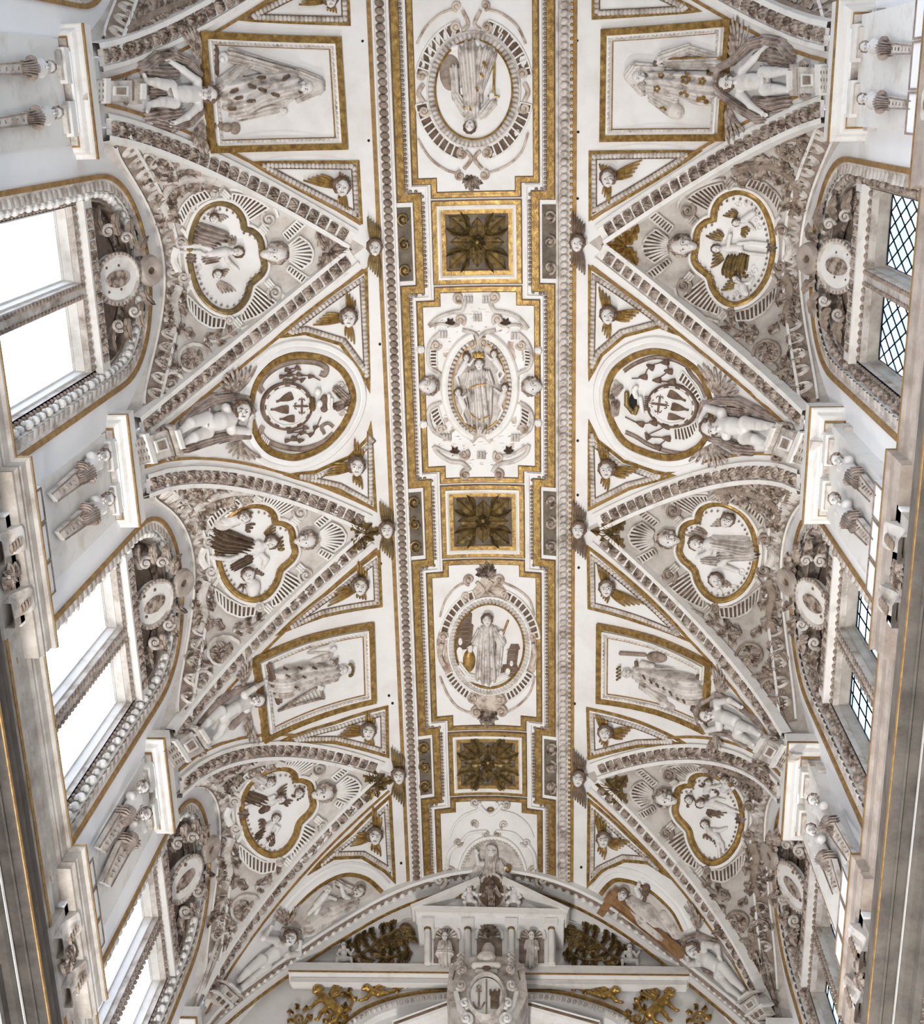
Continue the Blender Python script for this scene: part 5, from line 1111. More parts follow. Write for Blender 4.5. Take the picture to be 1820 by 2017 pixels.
# ================================================================== CARTOUCHES OF THE SEVERIES
ZC = Q(1160, 320, .24176)
ADJ = {(-1, 1): (-.20, .0), (-1, 2): (-.2, .12), (1, 1): (-.10, 0), (1, 2): (-.0, .12)}
def cart(side, n, lab):
    S = SEV[side, n]; S0 = SEV[1, 0]; du, dv = ADJ.get((side, n), (0, 0))
    def T(*p):
        uv = S0.inv(ZC(*p)); f = (5.5 - uv[:, 0]) / 1.57; u = uv[:, 0] + du * np.clip(f, -.2, 1.6) - (5.95 - S.xw) * np.clip((uv[:, 0] - 2.4) / 3.3, 0, 1)
        return proj(S.P(u, uv[:, 1] + dv * np.clip(f + .6, 0, 1)))
    gold = 'gold' if (side, n) != (-1, 0) else 'oldgold'
    heart = T((870, 690), (875, 600), (900, 535), (960, 485), (1012, 468), (1020, 400), (1060, 320), (1130, 268), (1220, 250), (1320, 280), (1400, 350), (1460, 470), (1490, 600), (1495, 720), (1470, 860), (1420, 980), (1340, 1080), (1240, 1140), (1150, 1150), (1070, 1105), (1010, 1020), (985, 935), (940, 890), (885, 845), (855, 780))
    heart = cw(spl(heart, 3, True)); cen = heart.mean(0)
    t = thing('cartouche', lab + ' scrollwork cartouche with heart-shaped gold rim', 'cartouche', base_of(S, cen), 'heart shaped cartouches of the severies')
    b = Bld(); plate(b, S, cen + (heart - cen) * .97, 2.5, .25, -1); obj('ground', b, 'plaster', t)
    b = Bld(); sweep(b, S, heart, [(13, -1), (13, 5), (11, 7), (7.5, 7), (6.5, 4)], True); obj('white_strap', b, 'white', t, angle=30)
    b = Bld(); sweep(b, S, heart, [(6.5, 1), (6, 8), (3, 10.5), (-2, 10.5), (-5, 8), (-6, 2)], True); obj('gold_rim', b, gold, t, angle=30)
    row(t, S, S.inv(inset(heart, 7)), 'pearl', 'pearl', .11, (.05, .05, .05), True, h=.06)
    wm = 'white' if side < 0 else 'stone'
    for A_2, B_2, k_ in ((T((965, 395), (1000, 320), (1050, 260), (1100, 220)), T((790, 300), (880, 235), (980, 190), (1090, 165)), 9), (T((950, 940), (975, 1030), (1010, 1110), (1060, 1180)), T((760, 1090), (850, 1160), (950, 1210), (1050, 1240)), 9),
                       (T((1280, 195), (1400, 240), (1480, 310), (1545, 410)), T((1320, 130), (1440, 170), (1530, 250), (1570, 320)), 10), (T((1190, 1215), (1300, 1190), (1420, 1105), (1530, 1000)), T((1205, 1290), (1320, 1285), (1430, 1220), (1510, 1120)), 10),
                       (T((545, 405), (690, 520)), T((490, 450), (645, 578)), 7), (T((640, 780), (470, 900)), T((668, 822), (515, 955)), 7)):
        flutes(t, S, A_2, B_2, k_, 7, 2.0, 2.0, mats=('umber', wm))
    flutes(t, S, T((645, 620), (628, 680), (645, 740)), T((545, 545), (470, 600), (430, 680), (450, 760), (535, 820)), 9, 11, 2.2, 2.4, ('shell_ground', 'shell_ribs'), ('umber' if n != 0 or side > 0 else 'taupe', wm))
    sg = side
    def V(x, y, r, a, s_): p, q = T((x, y), (x + r, y)); R = abs(q[0] - p[0]); return p[0], p[1], R, a
    for x, y, r, a, s_ in ((800, 395, 72, -60, 1), (770, 1005, 72, 60, -1), (1572, 560, 58, 150, 1), (1560, 850, 58, 210, -1), (1250, 160, 42, 60, 1), (1160, 1230, 42, -60, -1)):
        p = V(x, y, r, a, s_); b = Bld(); volute(b, S, p[0], p[1], max(9, p[2]), 3.4, a if side > 0 else 180 - a, s_ * sg, 1.7, 7); obj('volute', b, 'stone' if side < 0 else 'taupe', t)
    for pp, w in ((T((720, 380), (745, 300), (850, 220), (1000, 155), (1110, 130)), 3), (T((700, 1020), (730, 1110), (850, 1220), (1000, 1280), (1060, 1300)), 3), (T((1610, 600), (1640, 700), (1600, 800)), 8), (T((1560, 440), (1520, 500), (1540, 600)), 4), (T((1520, 820), (1490, 900), (1540, 980)), 4)):
        g(t, 'strap', wm, lambda b: tube(b, S, pp, w, 5, 7, .8, 4))
    for x, y in ((850, 475), (1150, 175), (815, 935), (1090, 1250)):
        p = T((x, y), (x + 30, y + 30)); q = T((x - 25, y + 30), (x + 25, y - 30)); b = Bld()
        for i in range(3): o = (p[1] - p[0]) * (i - 1) * .5; tube(b, S, [q[0] + o, (q[0] + q[1]) / 2 + o, q[1] + o], 2.4, 8, 6, 1, 2)
        obj('banded_clasp', b, wm, t)
    mk = T((765, 680), (840, 680)); r = 20 if n < 1 else 17
    up = nrm(*(mk[0] - mk[1])); mt_ = thing('mask', 'white grotesque mask crowning the %s cartouche' % lab.split(' with')[0].lower(), 'mask', base_of(S, mk[0]), 'masks on the severy cartouches')
    obj('face', sculpt(S, head(mk[0][0], mk[0][1], 15, r, up) + [e(mk[0][0] - up[0] * r * .8, mk[0][1] - up[1] * r * .8, 18, r * .55, r * .45, r * .5)], 1., 2), 'flesh', mt_)
    obj('curls', sculpt(S, hair(mk[0][0], mk[0][1], 13, r * 1.05, up, .4), 1.15, 1.5), 'leafstone', mt_); face(mt_, S, mk[0][0], mk[0][1], 15, r, up, 0, False)
    b = Bld(); p = mk[0] - np.array(up) * r * .62; _ball(b, S, p[0], p[1], 26, r * .2, r * .2, 3); obj('mouth', b, 'umber', mt_)
    c0 = T((320, 680))[0]; b = Bld()
    for x, y, w in ((405, 495, 20), (300, 525, 20), (205, 590, 18), (105, 672, 19), (190, 757, 18), (285, 835, 20), (395, 855, 20)):
        p = T((x, y))[0]; leaf(b, S, c0 + (p - c0) * .08, p, w, 9, 3, 0, 3, 13)
    obj('palmette', b, 'gold' if side > 0 and n == 0 else ('leafstone' if (side, n) == (-1, 0) else 'oldgold'), t)
    b = Bld(); kn = T((1500, 690))[0]
    for a in range(0, 360, 45): q = kn + 12 * np.array([math.cos(math.radians(a)), math.sin(math.radians(a))]); leaf(b, S, kn, q, 9, 7, 1, .1, 7, 7)
    obj('leaf_knot', b, 'leafstone', t)
    # acanthus scrolls running into the feet of the severy
    lm = 'leafstone'
    for key, pts, ros in (('near', ((1180, 70), (1330, 30), (1500, 40), (1640, 120), (1690, 260), (1640, 430)), ((1650, -80, 105), (1745, -150, 50))), ('far', ((1600, 930), (1640, 1060), (1610, 1220), (1660, 1340)), ((1470, 1560, 135), (1640, 1750, 80)))):
        s_ = thing('acanthus_scroll', 'carved leafy scroll in the %s foot of the %s severy' % (key, lab.split(' with')[0].lower()), 'ornament', base_of(S, T(pts[2])[0]), 'acanthus scrolls of the severies')
        P_ = T(*pts); b = Bld(); tube(b, S, P_, np.linspace(11, 6, len(P_)), 5, 8, .8, 5); obj('stem', b, 'taupe' if side > 0 else 'stone', s_)
        b = Bld()
        for i in range(len(P_) - 1):
            d = P_[i + 1] - P_[i]; nn = np.array([-d[1], d[0]])
            for k_ in (-1, 1): leaf(b, S, P_[i] + d * .2, P_[i] + d * .9 + nn * .42 * k_, max(20, np.linalg.norm(d) * .75), 9, 3, .12 * k_, 4, 13)
        obj('leaves', b, lm, s_, kind='stuff')
        for x, y, rr in ros:
            p, q = T((x, y), (x + rr, y)); R = max(14, 1.4 * np.linalg.norm(q - p)); b = Bld(); tube(b, S, spiral(p[0], p[1], R, 1.5, 40, sg if key == 'far' else -sg), np.linspace(5, 2, 22), 4, 7, .9, 0); obj('spiral', b, 'taupe' if side > 0 else 'stone', s_)
            b = Bld()
            for a in range(0, 360, 60): v = np.array([math.cos(math.radians(a)), math.sin(math.radians(a))]); leaf(b, S, p + v * 2, p + v * R * .55, R * .42, 6, 2, .15, 2, 9)
            _ball(b, S, p[0], p[1], 8, 3.5, 3.5, 3); obj('rosette', b, lm, s_)
            b = Bld()
            for a in range(20, 330, 62): v = np.array([math.cos(math.radians(a)), math.sin(math.radians(a))]); w_ = np.array([-v[1], v[0]]) * sg; leaf(b, S, p + v * R * .95, p + v * R * 1.35 + w_ * R * .4, R * .4, 5, 2, .2, 2, 9)
            obj('outer_leaves', b, lm, s_, kind='stuff')
    s_ = thing('leaf_sprays', 'curling leaf sprays filling the feet of the %s severy' % lab.lower(), 'ornament', base_of(S, T((1290, 1440))[0]), 'leaf sprays of the severies')
    for pth in (((1380, 1380), (1290, 1400), (1180, 1360), (1100, 1290)), ((1560, 1640), (1640, 1640), (1700, 1560)), ((1680, 1850), (1730, 1920), (1760, 2010)), ((1560, 20), (1560, -60), (1600, -150)), ((1720, 30), (1745, -60), (1735, -110)), ((1640, 1400), (1690, 1480), (1710, 1600))):
        P_ = T(*pth); b = Bld(); tube(b, S, P_, np.linspace(4.5, 2, len(P_)), 4, 7, .8, 5); obj('stem', b, 'taupe' if side > 0 else 'stone', s_); b = Bld()
        for i in range(len(P_) - 1):
            d = P_[i + 1] - P_[i]; L_ = np.linalg.norm(d); d = d * max(1, 18 / (L_ + 1e-6)); nn = np.array([-d[1], d[0]])
            for k_ in (-1, 1): leaf(b, S, P_[i] + d * .15, P_[i] + d * .85 + nn * .55 * k_, max(11, L_ * .5), 7, 3, .15 * k_, 3, 11)
        obj('leaf', b, lm, s_, kind='stuff')
    return S
CL = {(-1, 0): 'Nearest left', (1, 0): 'Nearest right', (-1, 1): 'Middle left', (1, 1): 'Middle right', (-1, 2): 'Farthest left', (1, 2): 'Farthest right'}
for (s_, n_), l_ in CL.items(): cart(s_, n_, l_)
# foliage of the severies that the frame cuts off overhead
for s_, pts in ((-1, ((250, 60), (300, 30), (360, 5), (410, -20))), (1, ((1480, -30), (1540, 5), (1600, 30), (1630, 50)))):
    S = SEV[s_, -1]; t = thing('acanthus_scroll', 'leafy scroll at the upper %s corner of the picture' % SIDE[s_], 'ornament', base_of(S, pts[1])); b = Bld(); P_ = np.array(pts, float)
    tube(b, S, P_, 8, 4, 8, .7, 5); obj('stem', b, 'taupe', t); b = Bld()
    for i in range(3):
        d = P_[i + 1] - P_[i]; nn = np.array([-d[1], d[0]])
        for k_ in (-1, 1):
            for f in (.1, .6): leaf(b, S, P_[i] + d * f, P_[i] + d * (f + .6) + nn * .6 * k_, 26, 7, 3, .12 * k_, 3, 11)
    obj('leaves', b, 'leafstone', t, kind='stuff')
# ---- scenes inside the cartouches
def angelet(lab, S, hd, r, up, chest, pelvis, limbs=(), wings=(), drape=(), cloud=(), yaw=0., dm='drape', wm='oldgold', hd_h=13, group='angels in the severy cartouches'):
    t = thing('relief_angel', lab, 'angel', base_of(S, hd), group); pr = head(hd[0], hd[1], hd_h, r, up, yaw)
    if chest: pr += [c(hd[0] * .6 + chest[0] * .4, hd[1] * .6 + chest[1] * .4, 9, r * .5, chest[0], chest[1], 8, r * .95), c(chest[0], chest[1], 8, r * .95, pelvis[0], pelvis[1], 8, r * .9)]
    for l in limbs:
        for a, b_ in zip(l[:-1], l[1:]): pr.append(c(a[0], a[1], a[2], r * .46, b_[0], b_[1], b_[2], r * .36))
        if len(l) > 2: pr += hand(l[-1][0], l[-1][1], l[-1][2], r * .34, (l[-1][0] - l[-2][0], l[-1][1] - l[-2][1]))
    obj('body', sculpt(S, pr, max(.85, r / 10), r * .15), 'flesh', t); obj('hair', sculpt(S, hair(hd[0], hd[1], hd_h, r, up), 1., 1), 'umber', t); face(t, S, hd[0], hd[1], hd_h, r, up, yaw)
    for root, tip, w, n in wings: g(t, 'wing', wm, lambda b: wing2(b, S, root, tip, w, n, max(1.8, w / n * .6), 4, 6.5))
    if drape: obj('drapery', sculpt(S, [c(a[0], a[1], 6, a[2], b_[0], b_[1], 6, b_[2], a[2] * .16, max(4, a[2] * .6)) for a, b_ in drape], 1.15, 3), dm, t)
    if cloud:
        b = Bld()
        for x, y, q in cloud: tube(b, S, spiral(x, y, q, 1.3, (x * 37) % 360, 1 if (int(x) % 2) else -1, .2, 14), 1.7, 4, 6, .9, 0)
        obj('cloud_curls', b, 'white', t, kind='stuff')
    return t
S = SEV[1, 0]; z = ZC; A = lambda x, y: z((x, y))[0]; A3 = lambda x, y, h: (*z((x, y))[0], h)
angelet('boy angel with crossed arms and gold wings in the nearest right cartouche', S, A(1040, 705), 9, (-1, 0), A(1130, 700), A(1220, 695), [(A3(1130, 640, 10), A3(1150, 590, 12), A3(1130, 700, 14)), (A3(1220, 660, 9), A3(1320, 650, 9), A3(1430, 660, 8)), (A3(1220, 720, 9), A3(1310, 740, 9), A3(1420, 750, 8))], [(A(1090, 620), A(970, 560), 20, 4), (A(1090, 770), A(975, 820), 20, 4)], [((*A(1170, 800), 12), (*A(1150, 880), 15)), ((*A(1260, 760), 9), (*A(1230, 850), 12))], (), 0, 'oldgold')
angelet('small flying angel at the top of the nearest right cartouche', S, A(1205, 490), 8, (-.9, -.3), A(1270, 465), A(1330, 420), [(A3(1270, 480, 8), A3(1310, 510, 9), A3(1340, 540, 8))], [(A(1210, 430), A(1100, 400), 16, 4), (A(1240, 560), A(1320, 575), 20, 4)], (), [(*A(1220, 340), 7), (*A(1290, 330), 8), (*A(1350, 390), 9), (*A(1370, 460), 8), (*A(1390, 530), 7)])
angelet('small angel at the bottom of the nearest right cartouche', S, A(1200, 955), 8, (-.7, -.6), A(1250, 1010), A(1270, 1060), [(A3(1270, 990, 8), A3(1310, 980, 9), A3(1330, 950, 8))], [(A(1180, 1010), A(1080, 1000), 18, 4), (A(1260, 940), A(1270, 880), 14, 3)], (), [(*A(1350, 880), 10), (*A(1310, 930), 7), (*A(1190, 1080), 8), (*A(1240, 1090), 8)])
S = SEV[-1, 0]; z = Q(290, 320, .4247); A = lambda x, y: z((x, y))[0]; A3 = lambda x, y, h: (*z((x, y))[0], h)
angelet('angel gathering grapes in the nearest left cartouche', S, A(418, 415), 11, (1, .15), A(360, 415), A(300, 425), [(A3(370, 450, 9), A3(385, 470, 10), A3(410, 490, 9)), (A3(290, 400, 8), A3(240, 385, 8), A3(175, 390, 7)), (A3(290, 440, 8), A3(240, 415, 7), A3(170, 415, 6))], [(A(395, 385), A(380, 320), 18, 4)], [((*A(330, 340), 16), (*A(260, 320), 16)), ((*A(300, 375), 9), (*A(230, 360), 7)), ((*A(310, 440), 10), (*A(280, 450), 9))], (), .2, 'cloak', 'leafstone')
angelet('upper winged cherub in the clouds of the nearest left cartouche', S, A(310, 262), 8.5, (.2, -1), None, None, (), [(A(325, 250), A(370, 270), 14, 4), (A(300, 245), A(330, 215), 12, 3)], (), [(*A(250, 210), 9), (*A(225, 240), 8), (*A(265, 250), 7), (*A(205, 215), 7)], 0, 'drape', 'leafstone')
angelet('lower winged cherub in the clouds of the nearest left cartouche', S, A(325, 522), 9, (.1, -1), None, None, (), [(A(340, 510), A(380, 515), 14, 4), (A(330, 555), A(395, 615), 20, 5)], (), [(*A(230, 490), 9), (*A(240, 540), 10), (*A(235, 590), 9), (*A(290, 640), 9), (*A(260, 620), 7)], 0, 'drape', 'leafstone')
S = SEV[1, 1]; z = Q(1160, 960, .3861); A = lambda x, y: z((x, y))[0]; A3 = lambda x, y, h: (*z((x, y))[0], h)
angelet('seated pipe-playing angel in the middle right cartouche', S, A(548, 290), 14, (-.5, -.85), A(620, 290), A(720, 300), [(A3(620, 310, 11), A3(610, 335, 14), A3(570, 350, 13)), (A3(740, 340, 9), A3(670, 395, 11), A3(740, 420, 8))], [(A(600, 250), A(500, 215), 22, 5)], [((*A(660, 280), 15), (*A(780, 300), 22)), ((*A(690, 350), 12), (*A(820, 340), 14)), ((*A(640, 380), 9), (*A(590, 375), 7))], [(*A(780, 430), 9), (*A(700, 500), 8)], .4, 'drape', 'leafstone')
angelet('upper cherub head in the middle right cartouche', S, A(705, 172), 13, (.35, -1), None, None, (), [(A(690, 185), A(620, 180), 14, 4)], (), [], -.3, 'drape', 'leafstone')
angelet('lower cherub head on a cloud in the middle right cartouche', S, A(648, 478), 14, (-.2, -1), None, None, (), [(A(690, 480), A(710, 520), 14, 3)], (), [(*A(660, 535), 10), (*A(740, 520), 9), (*A(700, 560), 9)], .2, 'drape', 'leafstone')
S = SEV[-1, 1]; z = Q(350, 960, .4054); A = lambda x, y: z((x, y))[0]; A3 = lambda x, y, h: (*z((x, y))[0], h)
angelet('lute-playing angel with dark wings in the middle left cartouche', S, A(452, 268), 13, (.75, -.6), A(395, 290), A(330, 300), [(A3(390, 270, 11), A3(360, 300, 14), A3(385, 320, 14)), (A3(400, 320, 10), A3(430, 350, 11), A3(420, 375, 10)), (A3(310, 330, 9), A3(250, 350, 10), A3(180, 340, 8))], [(A(425, 235), A(490, 200), 22, 5), (A(480, 290), A(525, 265), 22, 4)], [((*A(320, 280), 17), (*A(230, 260), 24)), ((*A(270, 240), 12), (*A(200, 215), 8)), ((*A(340, 350), 9), (*A(280, 385), 8))], [(*A(165, 230), 9), (*A(170, 270), 8), (*A(180, 340), 9), (*A(205, 365), 8)], .3, 'umber', 'oldgold')
angelet('upper white-shirted child angel in the middle left cartouche', S, A(322, 145), 12, (.6, -.8), A(280, 155), A(235, 170), (), [(A(300, 110), A(240, 110), 14, 4), (A(330, 195), A(375, 200), 16, 3)], [((*A(275, 160), 10), (*A(215, 175), 12))], (), .3, 'drape', 'umber')
angelet('lower smiling child angel in the middle left cartouche', S, A(343, 428), 13, (-.15, -1), A(365, 480), A(370, 500), (), [(A(395, 425), A(405, 400), 16, 4), (A(320, 470), A(318, 505), 14, 3)], [((*A(355, 475), 10), (*A(375, 495), 8))], (), 0, 'drape', 'umber')
S = SEV[1, 2]; z = Q(1160, 1480, .3861); A = lambda x, y: z((x, y))[0]; A3 = lambda x, y, h: (*z((x, y))[0], h)
angelet('child angel lying between two wings in the farthest right cartouche', S, A(570, 268), 8.5, (-1, -.1), A(625, 265), A(680, 285), [(A3(690, 280, 8), A3(730, 300, 8), A3(765, 310, 7)), (A3(680, 300, 8), A3(710, 300, 9), A3(750, 325, 7)), (A3(625, 250, 9), A3(650, 240, 9), A3(680, 245, 8))], [(A(610, 240), A(570, 222), 12, 3), (A(600, 305), A(660, 335), 14, 4), (A(640, 315), A(700, 330), 12, 3)], (), (), 0, 'drape', 'umber')
angelet('upper pair-forming child angel in the farthest right cartouche', S, A(690, 150), 8, (-.2, -1), A(700, 175), A(690, 195), [(A3(680, 170, 8), A3(650, 180, 8), A3(610, 180, 7)), (A3(710, 180, 8), A3(735, 185, 8), A3(725, 205, 7))], [(A(650, 200), A(640, 215), 14, 3), (A(720, 160), A(745, 185), 12, 3)], (), (), .2, 'drape', 'umber')
angelet('dark-winged child beside the upper angel, farthest right cartouche', S, A(610, 160), 7, (.1, -1), A(605, 185), A(600, 205), [(A3(610, 185, 8), A3(640, 185, 8), A3(660, 178, 8))], [(A(590, 175), A(570, 160), 14, 3), (A(600, 200), A(590, 210), 10, 3)], (), (), -.2, 'drape', 'umber')
angelet('harp-holding child angel at the foot of the farthest right cartouche', S, A(592, 375), 8.5, (-.35, -1), A(620, 410), A(650, 435), [(A3(640, 400, 9), A3(665, 405, 9), A3(690, 395, 8)), (A3(650, 445, 8), A3(660, 480, 8), A3(665, 525, 7)), (A3(660, 440, 8), A3(680, 470, 8), A3(685, 505, 7))], [(A(600, 420), A(605, 460), 14, 3), (A(650, 455), A(635, 480), 10, 3)], (), (), .2, 'drape', 'umber')
angelet('small ringed cherub head nearest the mask, farthest right cartouche', S, A(510, 248), 8, (-.3, -1), None, None, (), [(A(500, 265), A(525, 272), 14, 3), (A(520, 235), A(530, 262), 10, 3)], (), (), 0, 'drape', 'umber')
S = SEV[-1, 2]; z = Q(400, 1480, .3861); A = lambda x, y: z((x, y))[0]; A3 = lambda x, y, h: (*z((x, y))[0], h)
angelet('dark-robed flying angel in the farthest left cartouche', S, A(395, 245), 9, (.8, -.5), A(350, 255), A(300, 255), [(A3(360, 230, 9), A3(340, 240, 10), A3(345, 265, 10)), (A3(290, 250, 8), A3(250, 245, 8), A3(215, 260, 7)), (A3(290, 265, 8), A3(255, 270, 8), A3(215, 285, 7))], [(A(380, 215), A(440, 185), 16, 4), (A(415, 260), A(455, 268), 12, 3)], [((*A(300, 250), 11), (*A(240, 230), 11)), ((*A(320, 290), 7), (*A(300, 305), 5))], (), .2, 'umber', 'umber')
angelet('white child reading a book at the top of the farthest left cartouche', S, A(345, 158), 8.5, (.5, -.8), A(310, 145), A(280, 140), [(A3(310, 160, 8), A3(300, 175, 9), A3(320, 180, 9))], (), [((*A(300, 140), 10), (*A(270, 130), 9)), ((*A(270, 165), 5), (*A(300, 190), 5))], (), .2, 'drape', 'umber')
angelet('dark-winged child on a cloud at the foot of the farthest left cartouche', S, A(372, 343), 8.5, (.2, -1), A(340, 380), A(320, 420), [(A3(360, 375, 9), A3(385, 390, 9), A3(375, 410, 8)), (A3(330, 420, 8), A3(350, 440, 8), A3(330, 470, 7))], [(A(320, 360), A(275, 390), 18, 4)], [((*A(310, 410), 8), (*A(285, 430), 7)), ((*A(340, 435), 7), (*A(350, 470), 5))], [(*A(285, 495), 8), (*A(310, 500), 9), (*A(330, 490), 7)], .1, 'umber', 'umber')
angelet('small cherub head nearest the mask, farthest left cartouche', S, A(490, 215), 9, (.3, -1), None, None, (), [(A(480, 225), A(462, 210), 14, 3), (A(490, 235), A(500, 245), 12, 3)], (), (), 0, 'drape', 'umber')
# ================================================================== OVALS OF THE CROWN
def oval(lab, cen, gold, egg, fl, secs, mt, zq, vols, straps, tails):
    S = BAR; cx, cy = cen; t = thing('oval_cartouche', lab, 'cartouche', base_of(S, cen), 'oval cartouches of the crown')
    b = Bld(); plate(b, S, ell(cx, cy, *gold, 48), 2.5, .3, 0); obj('ground', b, 'plaster', t)
    th = np.radians(np.arange(0, 360, 5)); rr = 1 + .05 * np.cos(4 * th) + .13 * np.exp(-((np.abs(np.sin(th)) - 1) / .03) ** 2)
    b = Bld(); plate(b, S, np.stack([cx + fl[0] * rr * np.cos(th), cy + fl[1] * rr * np.sin(th)], -1), 1.8, .3, -1); obj('backplate', b, 'tawny', t)
    b = Bld(); sweep(b, S, ell(cx, cy, *gold, 56), [(2.4, 1), (2, 7), (0, 8.5), (-2, 7), (-2.4, 1)], True); obj('gold_ring', b, 'gold', t, angle=30)
    md = ((gold[0] + egg[0]) / 2, (gold[1] + egg[1]) / 2); w = (egg[0] - gold[0]) / 2
    b = Bld(); sweep(b, S, ell(cx, cy, *md, 56), [(w + 2, 0), (w + 2, 8), (w - 1, 9), (w - 1, 5), (-w, 4)], True); obj('egg_ring', b, mt, t, angle=30)
    row(t, S, S.inv(ell(cx, cy, *md, 60)), 'egg', 'egg', .088, (.085, .14, .12), True, h=.045)
    for a0, a1, k_ in secs:
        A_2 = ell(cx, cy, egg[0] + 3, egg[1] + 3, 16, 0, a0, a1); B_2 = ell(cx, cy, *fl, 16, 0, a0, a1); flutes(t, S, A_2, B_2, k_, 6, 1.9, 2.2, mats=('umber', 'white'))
    for x, y, r, a, s_ in vols:
        p = zq((x, y))[0]; b = Bld(); volute(b, S, p[0], p[1], r, r * .34, a, s_, 1.5, 6); obj('volute', b, 'tawny', t)
    for pth, w in straps: g(t, 'strap', 'tawny', lambda b: tube(b, S, zq(*pth), w, 5, 7, .9, 5))
    for x, y, dx, dy, n in tails:
        p = np.array(zq((x, y))[0]); b = Bld()
        for i in range(n):
            a = math.atan2(dy, dx) + (i - (n - 1) / 2) * .5; q = p + math.hypot(dx, dy) * .2975 * np.array([math.cos(a), math.sin(a)]) * (1 - .12 * abs(i - (n - 1) / 2)); leaf(b, S, p, q, 13, 7, 3, .1, 2, 11)
        obj('leaf_tail', b, 'leafstone', t)
    return t
z = Q(720, 0, .29754)
oval('white oval cartouche framing the inverted saint with a sword, nearest of the crown', (933, 177), (76, 98), (91, 114), (117, 142), [(-75, -12, 9), (192, 255, 9), (105, 168, 9), (12, 75, 9)], 'stone', z,
     [(600, 175, 11, 90, 1), (800, 180, 11, 90, -1), (372, 505, 11, 0, -1), (1042, 490, 11, 180, 1), (388, 735, 11, 0, 1), (1050, 715, 11, 180, -1), (640, 1020, 11, -90, -1), (800, 1010, 11, -90, 1), (605, 40, 10, 90, 1), (790, 35, 10, 90, -1), (625, 1165, 10, -90, -1), (785, 1160, 10, -90, 1)],
     [(((340, 290), (400, 180), (500, 90), (600, 55)), 2.4), (((1060, 290), (1000, 170), (900, 90), (800, 60)), 2.4), (((345, 920), (420, 1040), (520, 1120), (610, 1150)), 2.4), (((1075, 880), (1030, 1010), (930, 1100), (800, 1150)), 2.4), (((380, 560), (350, 620), (385, 680)), 5), (((1050, 550), (1075, 610), (1050, 670)), 5), (((640, 70), (680, 160), (640, 200)), 4), (((760, 70), (720, 160), (760, 200)), 4), (((660, 1000), (700, 1050), (650, 1120)), 4), (((760, 1000), (720, 1050), (770, 1120)), 4)], [(710, 1170, 0, 110, 5)])
A = lambda x, y: z((x, y))[0]; A3 = lambda x, y, h: (*z((x, y))[0], h)
hx, hy = A(690, 835)
t, o_ = figure('inverted standing saint in white robes holding a gold sword', (935, 180), [
    ('body', 'flesh', head(hx, hy, 16, 12, (-.1, 1), .1) + [cc(z, 695, 785, 10, 6, 705, 755, 9, 8)] + hand(*A(640, 620), 14, 6, (0, -1)) + hand(*A(830, 660), 14, 7, (.2, -1)), dict(vox=1.05, k=2.2)),
    ('hair', 'umber', hair(hx, hy, 16, 12, (-.1, 1)), dict(vox=1.1, k=1.5)),
    ('robe', 'drape', [cc(z, 710, 730, 10, 16, 710, 650, 12, 19, 1.2, 8), cc(z, 705, 650, 11, 19, 690, 350, 8, 23, 2.6, 15), cc(z, 730, 640, 10, 10, 800, 370, 8, 20, 2.2, 12), cc(z, 660, 740, 10, 10, 600, 640, 11, 9, 1, 6), cc(z, 600, 640, 10, 9, 590, 460, 8, 10, 1.5, 7), cc(z, 770, 760, 10, 9, 840, 680, 11, 9, 1, 6)], dict(vox=1.3, k=3.5)),
    ('sword', 'brightgold', [cc(z, 852, 370, 10, 2.6, 848, 640, 13, 2.6), cc(z, 815, 635, 13, 2.4, 880, 640, 13, 2.4)], dict(vox=1., k=1)),
    ('wheel', 'taupe', [ee(z, 560, 480, 2, 22, 34, 6)], dict(vox=1.3, k=2)), ('cloud', 'white', [cc(z, 580, 320, 3, 7, 740, 285, 4, 7), cc(z, 740, 285, 4, 7, 840, 330, 3, 7)], dict(vox=1.3, k=4))])
face(t, BAR, hx, hy, 16, 12, (-.1, 1), .1)
for x, y, q in ((690, 720, 4), (655, 715, 3.5), (760, 720, 3.5), (790, 430, 6), (770, 500, 5), (735, 590, 4), (825, 500, 4)):
    p = A(x, y); d = decal(o_['robe'], BAR, leafshape(p[0], p[1], q, 60, 10, .4))
    if d: obj('gold_motif', d, 'brightgold', t, smooth=False)
z = Q(740, 1080, .2875)
oval('white oval cartouche framing the saint between towers, third of the crown', (964, 1273), (68, 83), (81, 96), (100, 116), [(-70, -8, 9), (188, 250, 9), (112, 150, 8), (30, 68, 8)], 'white', z,
     [(640, 215, 11, 90, 1), (840, 215, 11, 90, -1), (460, 605, 10, 0, -1), (1070, 610, 10, 180, 1), (620, 330, 9, 90, 1), (880, 325, 9, 90, -1), (665, 1030, 10, -90, -1), (850, 1040, 10, -90, 1), (690, 1125, 11, -90, -1), (860, 1120, 11, -90, 1)],
     [(((440, 470), (480, 350), (560, 260), (640, 230)), 2.2), (((1085, 460), (1050, 350), (950, 270), (850, 230)), 2.2), (((440, 880), (490, 1000), (560, 1090), (650, 1130)), 2.2), (((1090, 880), (1050, 1000), (960, 1090), (880, 1130)), 2.2), (((455, 650), (440, 740), (470, 800)), 5), (((1075, 650), (1090, 730), (1070, 800)), 5), (((690, 230), (740, 290), (700, 330)), 4), (((800, 230), (760, 290), (810, 330)), 4)], [(755, 185, 0, -110, 7), (770, 1120, 0, 110, 7)])
A = lambda x, y: z((x, y))[0]; hx, hy = A(762, 495)
